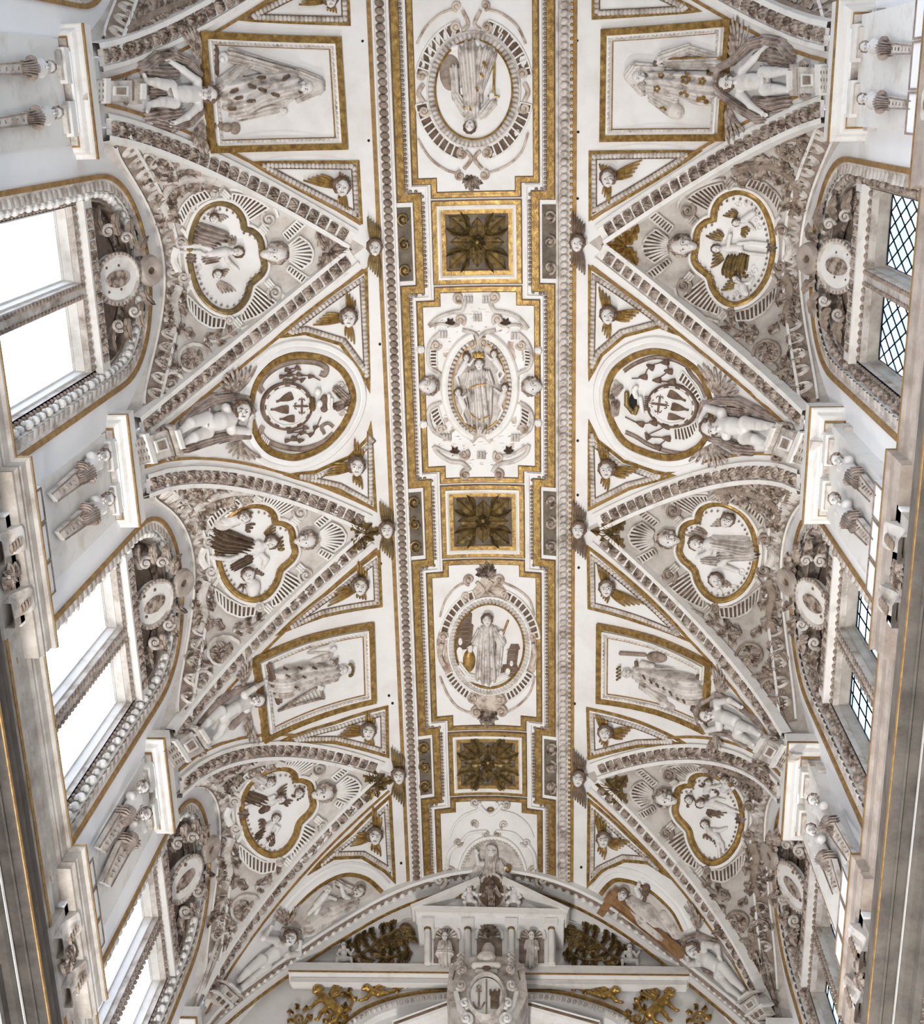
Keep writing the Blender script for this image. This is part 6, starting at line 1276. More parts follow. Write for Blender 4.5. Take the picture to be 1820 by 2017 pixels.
t, o_ = figure('standing saint with long hair and staff between two brown towers', (962, 1275), [
    ('body', 'flesh', head(hx, hy, 16, 11, (-.05, -1), .1) + [cc(z, 762, 535, 10, 6, 765, 560, 9, 8)] + hand(*A(655, 670), 12, 6, (-.3, 1)) + hand(*A(850, 610), 14, 6, (.3, -1)), dict(vox=1., k=2.)),
    ('hair', 'umber', hair(hx, hy, 16, 11, (-.05, -1), .35), dict(vox=1.05, k=1.5)),
    ('robe', 'drape', [cc(z, 765, 570, 10, 16, 765, 640, 12, 16, 1.2, 8), cc(z, 765, 640, 12, 18, 760, 850, 8, 24, 2.4, 13), cc(z, 720, 570, 9, 8, 680, 640, 10, 8, 1, 5), cc(z, 815, 560, 9, 8, 860, 640, 11, 10, 1, 5), cc(z, 700, 640, 12, 8, 830, 800, 11, 8, 1, 6), cc(z, 850, 640, 9, 8, 830, 860, 7, 7, 1, 6)], dict(vox=1.25, k=3.2)),
    ('staff', 'gold', [cc(z, 905, 500, 8, 2.4, 870, 590, 13, 2.2), cc(z, 865, 660, 10, 2., 850, 760, 8, 2.)], dict(vox=1., k=1)),
    ('millstone', 'gold', [ee(z, 640, 770, 4, 13, 24, 8)], dict(vox=1.1, k=2)), ('waves', 'white', [cc(z, 580, 800, 2, 8, 640, 880, 3, 8, 1, 4), cc(z, 640, 880, 3, 9, 780, 910, 4, 10, 1, 4), cc(z, 780, 910, 4, 10, 890, 870, 3, 8, 1, 4)], dict(vox=1.2, k=3))])
face(t, BAR, hx, hy, 16, 11, (-.05, -1), .1)
for pts, wins, nm in ((((570, 470), (625, 440), (660, 450), (655, 520), (670, 530), (650, 690), (540, 700), (535, 620)), ((580, 640, 5, 9), (575, 705, 7, 10)), 'left'), (((925, 660), (975, 660), (988, 690), (978, 700), (965, 800), (975, 830), (925, 885), (855, 850), (870, 800), (895, 800), (905, 700), (912, 690)), ((930, 790, 4, 7), (905, 845, 6, 8)), 'right')):
    tw = thing('relief_tower', 'brown brick tower on the %s of the standing saint' % nm, 'tower', base_of(BAR, z(pts[0])[0]), 'towers beside the standing saint'); b = Bld(); plate(b, BAR, z(*pts), 6, .3, 1); obj('wall', b, 'umber', tw, smooth=False)
    for x, y, a_, b_ in wins: p = A(x, y); b = Bld(); plate(b, BAR, ell(p[0], p[1], a_ * .8, b_ * .8, 12), 7.2, .3, 5); obj('opening', b, 'white', tw)
    b = Bld(); lo = z(*pts)
    for k_ in range(6): y0 = min(p[1] for p in lo) + 10 + k_ * 9; xs = [p[0] for p in lo]; tube(b, BAR, [(np.mean(xs) - 10, y0), (np.mean(xs) + 8, y0)], .8, 6.6, 4, 1, 0)
    obj('string_courses', b, 'taupe', tw, kind='stuff')
# Virgin
z = Q(720, 540, .29754); A = lambda x, y: z((x, y))[0]; A3 = lambda x, y, h: (*z((x, y))[0], h)
t = thing('oval_cartouche', 'grand scrolled cartouche framing the crowned Virgin, centre of the crown', 'cartouche', base_of(BAR, (945, 762)), 'oval cartouches of the crown')
b = Bld(); plate(b, BAR, z((420, 345), (500, 280), (590, 240), (640, 200), (620, 140), (680, 110), (750, 150), (830, 110), (870, 150), (860, 220), (950, 260), (1020, 290), (1075, 365), (1030, 390), (1085, 450), (1105, 560), (1080, 640), (1020, 690), (1020, 820), (1090, 890), (1110, 980), (1070, 1060), (1010, 1110), (1080, 1130), (1050, 1200), (960, 1250), (890, 1270), (890, 1350), (830, 1330), (765, 1300), (700, 1340), (640, 1340), (650, 1280), (560, 1240), (480, 1200), (450, 1140), (530, 1100), (450, 1050), (410, 970), (430, 880), (500, 830), (495, 690), (430, 640), (410, 540), (430, 450), (490, 390)), 1.8, .3, -1); obj('backplate', b, 'tawny', t)
b = Bld(); plate(b, BAR, ell(945, 762, 66, 98, 48), 2.5, .3, 0); obj('ground', b, 'stone', t)
for s_, a0, a1 in ((-1, 100, 260), (1, -80, 80)):
    b = Bld(); sweep(b, BAR, ell(945, 762, 68, 100, 40, 0, a0, a1), [(9, 0), (9, 7), (6, 11), (0, 12), (-5, 10), (-6, 2)]); obj('crescent', b, 'white', t, angle=30)
    row(t, BAR, BAR.inv(ell(945, 762, 60, 92, 50, 0, a0 + 6, a1 - 6)), 'pearl', 'rope_bead_pale', .095, (.08, .11, .1), h=.06)
    b = Bld(); sweep(b, BAR, ell(945, 762, 54, 86, 40, 0, a0 + 4, a1 - 4), [(2, 0), (1.5, 8), (-1.5, 8), (-2, 0)]); obj('gold_ring', b, 'goldline', t, angle=30)
for x, y, r, a, s_ in ((700, 455, 11, 90, -1), (785, 450, 11, 90, 1), (715, 1060, 11, -90, 1), (815, 1050, 11, -90, -1), (615, 155, 11, 60, 1), (850, 150, 11, 120, -1), (625, 305, 11, 60, -1), (875, 300, 11, 120, 1), (465, 470, 10, 0, 1), (1030, 470, 10, 180, -1), (495, 1030, 10, 0, -1), (1045, 1030, 10, 180, 1), (660, 1330, 11, -60, -1), (880, 1330, 11, -120, 1), (650, 1200, 11, -60, 1), (880, 1210, 11, -120, -1)):
    p = A(x, y); b = Bld(); volute(b, BAR, p[0], p[1], r, r * .34, a, s_, 1.5, 7); obj('volute', b, 'tawny', t)
for pth, w in ((((420, 345), (480, 290), (570, 255), (640, 240), (660, 170)), 4.5), (((1075, 365), (1010, 290), (930, 255), (850, 240), (820, 170)), 4.5), (((420, 345), (500, 330), (580, 345), (620, 330)), 3), (((1075, 365), (1000, 335), (920, 345), (880, 330)), 3),
               (((490, 390), (430, 450), (412, 540), (430, 620), (490, 660), (490, 710)), 4), (((1010, 390), (1070, 450), (1100, 540), (1080, 620), (1010, 660), (1005, 700)), 4), (((500, 850), (430, 880), (415, 950), (450, 1040), (540, 1090)), 4), (((1020, 850), (1080, 890), (1105, 960), (1080, 1040), (1000, 1090)), 4),
               (((450, 1140), (480, 1190), (560, 1240), (640, 1250), (690, 1300)), 4.5), (((1080, 1130), (1060, 1190), (980, 1240), (880, 1260), (840, 1310)), 4.5), (((450, 1140), (540, 1180), (620, 1200)), 3), (((1080, 1130), (980, 1190), (910, 1200)), 3), (((640, 370), (730, 400), (745, 470)), 4), (((860, 370), (770, 400), (755, 470)), 4), (((700, 1110), (760, 1060), (830, 1110)), 5)): g(t, 'strap', 'stone', lambda b: tube(b, BAR, z(*pth), w, 6, 7, .9, 4))
for a_, b_, k_ in ((((430, 500), (425, 560), (435, 610)), ((475, 500), (470, 560), (475, 610)), 5), (((1050, 500), (1055, 560), (1050, 610)), ((1095, 510), (1095, 560), (1085, 610)), 5), (((430, 910), (450, 980), (490, 1030)), ((480, 880), (500, 950), (520, 990)), 5), (((1085, 910), (1080, 970), (1060, 1030)), ((1030, 880), (1030, 950), (1015, 1000)), 5)): flutes(t, BAR, z(*a_), z(*b_), k_, 7, 1.6, 1.6)
for x, y in ((510, 400), (990, 410), (540, 1080), (990, 1085), (680, 170), (800, 170), (740, 290), (765, 1200)):
    p = np.array(A(x, y)); b = Bld()
    for i in (-1, 0, 1): tube(b, BAR, [p + (i * 6, -7), p + (i * 6, 7)], 2.4, 8, 6, 1, 0)
    obj('banded_clasp', b, 'stone', t)
for (x, y), nm in (((560, 320), 'a'), ((930, 320), 'b'), ((590, 1170), 'c'), ((950, 1165), 'd')):
    p = np.array(A(x, y)); b = Bld()
    for a in range(0, 360, 60): v = np.array([math.cos(math.radians(a)), math.sin(math.radians(a))]); leaf(b, BAR, p, p + v * 11, 8, 6, 1, 0, 4, 7)
    obj('flower', b, 'umber', t)
for x, y in ((362, 500), (1148, 505), (380, 995), (1148, 985)): p = A(x, y); b = Bld(); _ball(b, BAR, p[0], p[1], 6, 8, 9, 8); _ball(b, BAR, p[0] + (5 if x < 700 else -5), p[1], 9, 4, 8, 5); obj('knob', b, 'white', t)
for x, y, sd, nm in ((412, 740, -1, 'left'), (1108, 745, 1, 'right')):
    p = A(x, y); mt_ = thing('lion_mask', 'white lion-like mask on the %s of the Virgin cartouche' % nm, 'mask', base_of(BAR, p), 'masks of the Virgin cartouche')
    obj('face', sculpt(BAR, head(p[0], p[1], 12, 17, (-.9 * sd if sd < 0 else -.85, .0) if sd > 0 else (.9, 0)) + [e(p[0] + sd * 9, p[1], 20, 8, 9, 8)], 1., 2.5), 'flesh', mt_)
    obj('mane', sculpt(BAR, hair(p[0], p[1], 9, 18, (-1, 0) if sd > 0 else (1, 0), .45), 1.2, 1.6), 'leafstone', mt_); face(mt_, BAR, p[0], p[1], 12, 17, (-1, 0) if sd > 0 else (1, 0), 0, False)
hx, hy = A(752, 598)
t, o_ = figure('crowned Virgin with folded hands in a gold-hemmed white gown', (945, 765), [
    ('body', 'flesh', head(hx, hy, 20, 10, (0, -1), 0) + [cc(z, 752, 635, 15, 5, 752, 655, 14, 7)] + hand(*A(725, 715), 24, 5, (.8, -.3)) + hand(*A(775, 715), 24, 5, (-.8, -.3)), dict(vox=1., k=2.)),
    ('hair', 'umber', hair(hx, hy, 19, 9.5, (0, -1), .5), dict(vox=1., k=1.5)),
    ('gown', 'drape', [cc(z, 752, 660, 13, 14, 750, 740, 16, 17, 1, 6), cc(z, 750, 740, 17, 20, 760, 940, 11, 24, 2.4, 12), cc(z, 700, 660, 12, 8, 680, 730, 15, 8, 1, 5), cc(z, 805, 660, 12, 8, 825, 730, 15, 8, 1, 5), cc(z, 690, 740, 15, 9, 720, 940, 9, 10, 1.4, 7), cc(z, 815, 740, 15, 9, 800, 940, 9, 11, 1.4, 7)], dict(vox=1.2, k=3)),
    ('crown', 'brightgold', [ee(z, 715 + 14 * i, 528 + (8 if i % 2 else -2), 20, 3, 4, 4) for i in range(5)] + [cc(z, 720, 548, 20, 3, 780, 548, 20, 3)], dict(vox=1., k=1.5))])
face(t, BAR, hx, hy, 20, 10, (0, -1))
b = Bld(); tube(b, BAR, z((690, 755), (740, 735), (800, 730)), 1.6, 38, 5, 1, 3); tube(b, BAR, z((690, 920), (750, 965), (820, 940)), 1.6, 34, 5, 1, 3); obj('gold_hem', b, 'brightgold', t, kind='stuff')
for nm, hd, ch, pe, lm, wg in (('upper left', (668, 555), (655, 600), (625, 650), [((660, 590), (690, 600), (710, 570)), ((620, 655), (600, 680), (615, 720))], ((650, 530), (665, 480))), ('upper right', (850, 530), (860, 575), (890, 620), [((850, 570), (825, 560), (810, 545)), ((895, 630), (915, 660), (890, 700)), ((890, 630), (870, 660), (885, 710))], ((870, 545), (885, 590))),
                               ('lower left', (612, 785), (630, 830), (650, 880), [((640, 820), (665, 805), (680, 790)), ((650, 890), (640, 930), (660, 970))], ((590, 800), (570, 770))), ('lower right', (922, 755), (910, 800), (890, 850), [((905, 795), (880, 780), (860, 765)), ((890, 860), (905, 900), (880, 950))], ((940, 770), (950, 730)))):
    angelet('%s child angel attending the Virgin' % nm, BAR, A(*hd), 7.5, (0, -1), A(*ch), A(*pe), [tuple(A3(x, y, 9) for x, y in l) for l in lm], [(A(*wg[0]), A(*wg[1]), 12, 3)], (), (), 0, 'drape', 'umber', 14, 'angels around the Virgin')
cherub('cherub_head', 'tiny winged cherub head at the feet of the Virgin', BAR, A(755, 1028), 8, [(A(735, 1020), A(690, 990), 10, 3), (A(775, 1020), A(825, 985), 10, 3)], (0, -1), 'oldgold', None, h0=8)
# God the Father over the pediment
z = Q(600, 1560, .4066); A = lambda x, y: z((x, y))[0]; A3 = lambda x, y, h: (*z((x, y))[0], h)
t = thing('arched_cartouche', 'scrolled arch with pearl border around the bearded figure above the pediment', 'cartouche', base_of(BAR, A(905, 240)))
arc = z((755, 420), (765, 350), (800, 280), (850, 240), (910, 228), (970, 240), (1020, 280), (1055, 350), (1065, 420))
b = Bld(); plate(b, BAR, arc, 2, .3, -1); obj('ground', b, 'stone', t); b = Bld(); sweep(b, BAR, spl(arc, 4), [(6, 0), (6, 8), (2, 9), (2, 5), (-4, 5), (-4, 0)]); obj('arch', b, 'white', t, angle=30)
row(t, BAR, BAR.inv(spl(arc, 4)), 'pearl', 'rope_bead_pale', .085, (.075, .075, .08), h=.06)
for x, y, r, a, s_ in ((742, 245, 9, 0, 1), (1072, 245, 9, 180, -1), (700, 385, 10, 0, -1), (1112, 382, 10, 180, 1), (880, 205, 8, 90, 1), (930, 205, 8, 90, -1), (825, 50, 9, 60, 1), (975, 60, 9, 120, -1), (820, 155, 8, 60, -1), (965, 160, 8, 120, 1)): p = A(x, y); b = Bld(); volute(b, BAR, p[0], p[1], r, r * .32, a, s_, 1.5, 5); obj('volute', b, 'stone', t)
for pth, w in ((((700, 225), (720, 170), (770, 115), (840, 85), (850, 50)), 2.4), (((1108, 220), (1080, 160), (1020, 110), (950, 90), (930, 50)), 2.4), (((740, 255), (700, 300), (690, 370)), 4), (((1080, 255), (1110, 300), (1120, 370)), 4), (((760, 240), (800, 200), (880, 190)), 3), (((1055, 240), (1010, 200), (930, 190)), 3), (((840, 60), (900, 110), (960, 60)), 4)): g(t, 'strap', 'white', lambda b: tube(b, BAR, z(*pth), w, 5, 7, .9, 5))
p = A(900, 85); b = Bld(); _ball(b, BAR, p[0], p[1], 6, 8, 5, 4); obj('cabochon', b, 'oldgold', t)
hx, hy = A(903, 290)
t, o_ = figure('bearded enthroned old man raising one hand, a gilt orb beside him', A(903, 330), [
    ('body', 'flesh', head(hx, hy, 18, 11, (0, -1)) + [cc(z, 903, 315, 12, 8, 903, 340, 11, 10), cc(z, 870, 350, 12, 6, 840, 345, 16, 5), cc(z, 840, 345, 16, 5, 833, 310, 18, 4)] + hand(*A(832, 305), 18, 5, (-.1, -1)) + hand(*A(970, 365), 17, 5, (.6, .5)), dict(vox=1., k=2.)),
    ('beard', 'stone', [cc(z, 903, 310, 20, 8, 900, 350, 16, 4, 1, 4), cc(z, 885, 300, 17, 5, 880, 335, 15, 4, 1, 4), cc(z, 922, 300, 17, 5, 925, 335, 15, 4, 1, 4)], dict(vox=1., k=2)), ('hair', 'stone', hair(hx, hy, 16, 11, (0, -1), .4), dict(vox=1.05, k=1.6)),
    ('robe', 'drape', [cc(z, 903, 345, 9, 16, 895, 410, 11, 22, 1.8, 9), cc(z, 860, 350, 9, 9, 820, 400, 9, 11, 1.2, 6), cc(z, 945, 345, 9, 9, 980, 410, 9, 12, 1.2, 6)], dict(vox=1.2, k=3)), ('orb', 'gold', [ee(z, 985, 372, 13, 8, 8, 8)], dict(vox=1., k=1))])
face(t, BAR, hx, hy, 18, 11, (0, -1), 0, False)
# ---- lunettes beside the end wall
def lunette(lab, arc, cl):
    t = thing('lunette', lab, 'lunette', base_of(BAR, arc[len(arc) // 2]), 'round-headed lunettes by the end wall'); arc = spl(arc, 5)
    b = Bld(); sweep(b, BAR, arc, [(26, -1), (26, 2), (22, 5), (16, 5), (14, 3), (5, 6), (5, 0)]); obj('white_ring', b, 'plaster', t, angle=30)
    b = Bld(); sweep(b, BAR, arc, [(5, 0), (5, 6), (-4, 6), (-5, -1)]); obj('gold_ring', b, 'gold', t, angle=30)
    b = Bld(); plate(b, BAR, np.concatenate([arc, cl]), 1.5, .3, -1); obj('ground', b, 'ground', t); return t
lunette('round-headed white lunette holding the mother and children', [(560, 1822), (575, 1798), (600, 1770), (638, 1740), (681, 1723), (722, 1731), (752, 1757)], [(690, 1800), (620, 1850)])
lunette('round-headed white lunette holding the cross-bearer', [(1183, 1762), (1200, 1742), (1222, 1733), (1270, 1748), (1321, 1792), (1345, 1835)], [(1335, 1870), (1250, 1800)])
hx, hy = A(262, 483); h2, k2 = A(112, 472); h3, k3 = A(60, 580)
t, o_ = figure('seated mother with two small children in the left lunette', A(180, 540), [
    ('body', 'flesh', head(hx, hy, 15, 11, (.5, -.85), -.2) + [cc(z, 245, 510, 10, 6, 225, 530, 9, 8), cc(z, 230, 530, 11, 6, 190, 500, 13, 5), cc(z, 190, 500, 13, 5, 180, 470, 12, 4)] + hand(*A(178, 465), 12, 4.5, (-.2, -1)), dict(vox=1., k=2)),
    ('mother_hair', 'leafstone', hair(hx, hy, 15, 11, (.5, -.85)), dict(vox=1.05, k=1.5)),
    ('child', 'flesh', head(h2, k2, 14, 8.5, (.1, -1), .2) + [cc(z, 100, 500, 10, 7, 60, 545, 10, 7), cc(z, 110, 505, 10, 4, 150, 520, 11, 3.5), cc(z, 60, 550, 9, 5, 20, 590, 8, 4), cc(z, 70, 555, 9, 5, 50, 600, 8, 4)], dict(vox=1., k=2)),
    ('robe', 'drape', [cc(z, 225, 535, 9, 14, 130, 570, 11, 18, 1.8, 9), cc(z, 130, 580, 11, 18, 20, 650, 7, 17, 2, 9), cc(z, 200, 560, 9, 8, 90, 620, 9, 8, 1.2, 6), cc(z, 165, 440, 5, 8, 215, 470, 6, 9, 1.2, 6)], dict(vox=1.2, k=3))])
face(t, BAR, hx, hy, 15, 11, (.5, -.85), -.2); face(t, BAR, h2, k2, 14, 8.5, (.1, -1), .2, True, 'child')
hx, hy = A(1540, 500)
t, o_ = figure('woman in white bending over the cross in the right lunette', A(1640, 590), [
    ('body', 'flesh', head(hx, hy, 16, 11, (.25, -.95), -.4) + [cc(z, 1565, 525, 11, 6, 1590, 540, 9, 9), cc(z, 1620, 500, 10, 6, 1605, 465, 12, 5)] + hand(*A(1510, 590), 17, 6, (-.3, .9)) + hand(*A(1610, 465), 13, 5, (.4, -.8)), dict(vox=1., k=2)),
    ('hair', 'umber', hair(hx, hy, 16, 11, (.25, -.95)), dict(vox=1.05, k=1.5)),
    ('robe', 'drape', [cc(z, 1590, 540, 9, 13, 1660, 600, 12, 20, 1.4, 8), cc(z, 1660, 600, 12, 22, 1740, 680, 8, 17, 2, 9), cc(z, 1600, 560, 10, 7, 1530, 590, 13, 6, 1, 5), cc(z, 1740, 600, 7, 9, 1800, 690, 6, 9, 1.2, 6)], dict(vox=1.2, k=3)),
    ('cup', 'umber', [cc(z, 1650, 490, 11, 7, 1655, 465, 11, 8), cc(z, 1648, 510, 10, 3, 1645, 525, 10, 4)], dict(vox=1., k=1.5))])
face(t, BAR, hx, hy, 16, 11, (.25, -.95), -.4)
cr = thing('wooden_cross', 'brown wooden cross slanting across the right lunette', 'cross', base_of(BAR, (1260, 1820)))
def beam(name, p, q, w, h):
    p, q = np.array(p, float), np.array(q, float); d = q - p; n_ = np.array([-d[1], d[0]]) / np.linalg.norm(d) * w / 2; b = Bld(); plate(b, BAR, [p + n_, q + n_, q - n_, p - n_], h, .4, h - 10); obj(name, b, 'wood', cr, smooth=False)
beam('upright', (1193, 1765), (1342, 1884), 17, 22); beam('crossbar', (1181, 1803), (1212, 1757), 15, 23)
# ================================================================== IMPOST BLOCKS, TERMS, CONSOLES
PN = {0: 'nearest', 1: 'middle', 2: 'farthest', 3: 'end'}
def slabs(name, m_, parent, side, y, L, smooth=False):
    b = Bld()
    for x0, hw0, hw1, z0, z1 in L:
        x1, x2 = sorted((side * x0, side * 6.1)); box(b, x1, x2, y + hw0, y + hw1, z0, z1)
    return obj(name, b, m_, parent, smooth=smooth)
for side in (-1, 1):
    S = WL if side < 0 else WR; dx = .0
    for i, y in enumerate(PIL[1:4] + [PIL[4]]):
        q = '%s %s' % (PN[i], SIDE[side]); 
        t = thing('impost_block', 'stepped gold-edged impost block under the vault, %s pillar' % q, 'impost', (side * 5.44, y, 18.9), 'impost blocks over the pillars')
        f = 5.44 + dx; hw = .95 if i < 3 else .8
        slabs('top_slab', 'white', t, side, y, [(f, -hw, hw, 19.02, 19.34)]); slabs('gold_edge', 'goldline', t, side, y, [(f - .012, -hw - .012, hw + .012, 18.99, 19.05)])
        b = Bld(); P_ = Plan(side, 18.97); sgn = 1 if side < 0 else -1
        pth = np.array([(6.1, y - hw + .04), (f + .06, y - hw + .04), (f + .06, y + hw - .04), (6.1, y + hw - .04)])
        sweep_uv(b, P_, pth, [(sgn * o, h) for o, h in [(.05, -.06), (.05, 0), (.03, .02), (-.02, .03), (-.06, .1), (-.1, .12), (-.16, .12)]]); obj('moulding', b, 'white', t, angle=25)
        b = Bld(); sweep_uv(b, P_, pth, [(sgn * o, h) for o, h in [(-.13, .115), (-.13, .145), (-.17, .145), (-.17, .115)]]); obj('gold_line', b, 'goldline', t, angle=25)
        slabs('soffit', 'stone', t, side, y, [(f + .2, -hw + .2, hw - .2, 18.78, 18.98)])
        if i == 3: continue
        for k_, o in enumerate((-.37, .37)):
            slabs('term_block', 'white', t, side, y + o, [(f + .17, -.25, .25, 18.60, 18.8)]); slabs('term_block_neck', 'stone', t, side, y + o, [(f + .21, -.2, .2, 18.5, 18.62)])
        slabs('link_block', 'stone', t, side, y, [(f + .30, -.75, .75, 18.6, 18.8), (f + .38, -.8, -.68, 18.36, 18.6), (f + .38, .68, .8, 18.36, 18.6)])
        # dado with framed panels below the terms
        u = thing('pillar_dado', 'white panelled dado with brown framing lines, %s pillar' % q, 'dado', (side * 5.6, y, 15.1), 'panelled dados of the pillars')
        b = Bld(); x1, x2 = sorted((side * 5.60, side * 6.1)); box(b, x1, x2, y - .78, y + .78, 14.5, 15.72); obj('body', b, 'wall_plaster', u, smooth=False)
        PF = Plane(0, side * 5.60, (-side, 0, 0))
        for y0, y1 in ((-.76, -.3), (-.26, .26), (.3, .76)):
            b = Bld(); sweep_uv(b, PF, np.array([(y + y0, 15.22), (y + y1, 15.22), (y + y1, 15.68), (y + y0, 15.68)]), [(.012, 0), (.012, .015), (-.012, .015), (-.012, 0)], True); obj('line', b, 'taupe', u)
        b = Bld(); x1, x2 = sorted((side * 5.72, side * 6.1)); box(b, x1, x2, y - .74, y + .74, 15.72, 18.7); obj('backing', b, 'white', u, smooth=False)
        # scrolled consoles and rosette under the cornice break
        v = thing('cornice_console', 'pair of scrolled consoles with a leaf rosette, %s pillar' % q, 'console', (side * 5.5, y, 14.2), 'consoles under the cornice')
        b = Bld(); x1, x2 = sorted((side * 5.60, side * 6.1)); box(b, x1, x2, y - .74, y + .74, 13.98, 14.66); obj('block', b, 'marble', v, smooth=False)
        for o in (-.42, .42):
            tt = np.linspace(0, 1, 17); xs = 5.58 - .05 - .07 * np.cos(tt * 6.28 * .9); zs = 14.62 - .6 * tt; b = Bld()
            V = np.stack([np.stack([side * xs, np.full(17, y + o + w), zs], -1) for w in (-.17, -.12, 0, .12, .17)], 1); V[:, 1:4, 0] -= side * .02; V = np.concatenate([np.stack([np.full((17,), side * 5.62), np.full(17, y + o - .17), zs], -1)[:, None], V, np.stack([np.full((17,), side * 5.62), np.full(17, y + o + .17), zs], -1)[:, None]], 1)
            b.add(V, grid_faces(17, 7)); obj('scroll', b, 'stone', v)
            PC = Plane(0, side * 5.45, (-side, 0, 0)); row(v, PC, dens(np.array([(y + o, 14.55), (y + o, 14.1)]), False, .5), 'pearl', 'pearl', .09, (.06, .15, .06), h=0)
        PC = Plane(0, side * 5.58, (-side, 0, 0)); b = Bld()
        for a in range(0, 360, 45): r_ = math.radians(a); p0 = proj(PC.at(np.array([(y, 14.3)]), np.zeros(1)))[0]; p1 = proj(PC.at(np.array([(y + .2 * math.cos(r_), 14.3 + .26 * math.sin(r_))]), np.zeros(1)))[0]; leaf(b, PC, p0, p1, 15, 9, 2, .1, 2, 9)
        p0 = proj(PC.at(np.array([(y, 14.3)]), np.zeros(1)))[0]; _ball(b, PC, p0[0], p0[1], 9, 5, 5, 5); obj('rosette', b, 'leafstone', v)
def term(lab, side, hd, ch, bl, tail, r, male=True):
    """half figure growing out of a tapering shaft"""
    S = Plane(0, side * 5.66, (-side, 0, 0)); t = thing('term_figure', lab, 'statue', base_of(S, tail), 'term figures of the pillars')
    d = np.array(tail) - np.array(hd); n_ = d / np.linalg.norm(d); up = -n_
    pr = head(hd[0], hd[1], 15, r, up, .1) + [c(hd[0] + n_[0] * r, hd[1] + n_[1] * r, 9, r * .6, ch[0], ch[1], 8, r * 1.1), c(ch[0] - n_[1] * r * .9, ch[1] + n_[0] * r * .9, 8, r * .75, ch[0] + n_[1] * r * .9, ch[1] - n_[0] * r * .9, 8, r * .75), c(ch[0], ch[1], 9, r * 1.25, bl[0], bl[1], 8, r * 1.2)]
    obj('torso', sculpt(S, pr, 1.15, 2.4), 'flesh', t); obj('hair', sculpt(S, hair(hd[0], hd[1], 14, r, up, 0 if male else .3), 1.15, 1.6), 'leafstone', t); face(t, S, hd[0], hd[1], 15, r, up, .1)
    q = np.array(bl); w = np.array([-n_[1], n_[0]])
    obj('drapery', sculpt(S, [c(*(q - w * r * 1.15), 8, r * .75, *(q + w * r * 1.15), 8, r * .75, 2., 5), c(*q, 9, r * 1.3, *(q + n_ * r * 1.2), 7, r * 1., 2, 5), c(*(q + w * r * .8), 6, r * .5, *(q + w * r * .9 + n_ * r * 1.6), 4, r * .35, 1, 4)], 1.2, 2.5), 'cloak', t)
    e_ = np.array(tail); b = Bld(); a_ = q + n_ * r * .6; plate(b, S, [a_ + w * r * 1.2, e_ + w * r * .85, e_ - w * r * .85, a_ - w * r * 1.2], 8, .5, -1); obj('shaft', b, 'stone', t, smooth=False)
    for s_ in (-1, 1): b = Bld(); sweep(b, S, [a_ + w * r * 1. * s_, e_ + w * r * .7 * s_], [(1.2, 7), (1.2, 10), (-1.2, 10), (-1.2, 7)]); obj('shaft_edge', b, 'taupe', t)
    b = Bld()
    for k_ in range(7): p = a_ * (1 - (k_ + .5) / 8) + e_ * (k_ + .5) / 8; tube(b, S, [p - w * r * .3, p + w * r * .3], 1.6, 9, 5, 1, 0)
    obj('shaft_carving', b, 'leafstone', t, kind='stuff')
for a in (('nearest left, upper term figure with a drapery swag', -1, (96, 132), (80, 134), (62, 134), (-40, 138), 12), ('nearest left, lower term figure with a heavy waist cloth', -1, (110, 222), (92, 228), (72, 232), (-30, 246), 12, False),
          ('nearest right, upper bearded term figure girt with cloth', 1, (1706, 92), (1722, 93), (1740, 95), (1800, 98), 11), ('nearest right, lower term figure girt with brown cloth', 1, (1701, 195), (1718, 198), (1735, 201), (1795, 207), 11, False),
          ('middle left, upper term figure with a striped tunic', -1, (203, 898), (187, 908), (170, 930), (108, 980), 13), ('middle left, lower term figure with one bent arm', -1, (211, 984), (195, 995), (178, 1012), (122, 1056), 13, False),
          ('middle right, upper term figure in a striped tunic', 1, (1650, 906), (1664, 914), (1681, 938), (1720, 982), 12), ('middle right, lower term figure with crossed arms', 1, (1645, 984), (1660, 1000), (1675, 1024), (1714, 1068), 12, False),
          ('farthest left, upper term figure nude above the waist', -1, (281, 1551), (266, 1574), (250, 1603), (202, 1674), 12), ('farthest left, lower term figure with a knotted cloth', -1, (286, 1604), (272, 1628), (255, 1655), (211, 1742), 12, False),
          ('farthest right, upper white term figure in a brown skirt', 1, (1603, 1576), (1616, 1592), (1633, 1622), (1675, 1690), 11), ('farthest right, lower white term figure in a brown skirt', 1, (1598, 1635), (1609, 1656), (1625, 1690), (1648, 1758), 11, False)): term(*a)
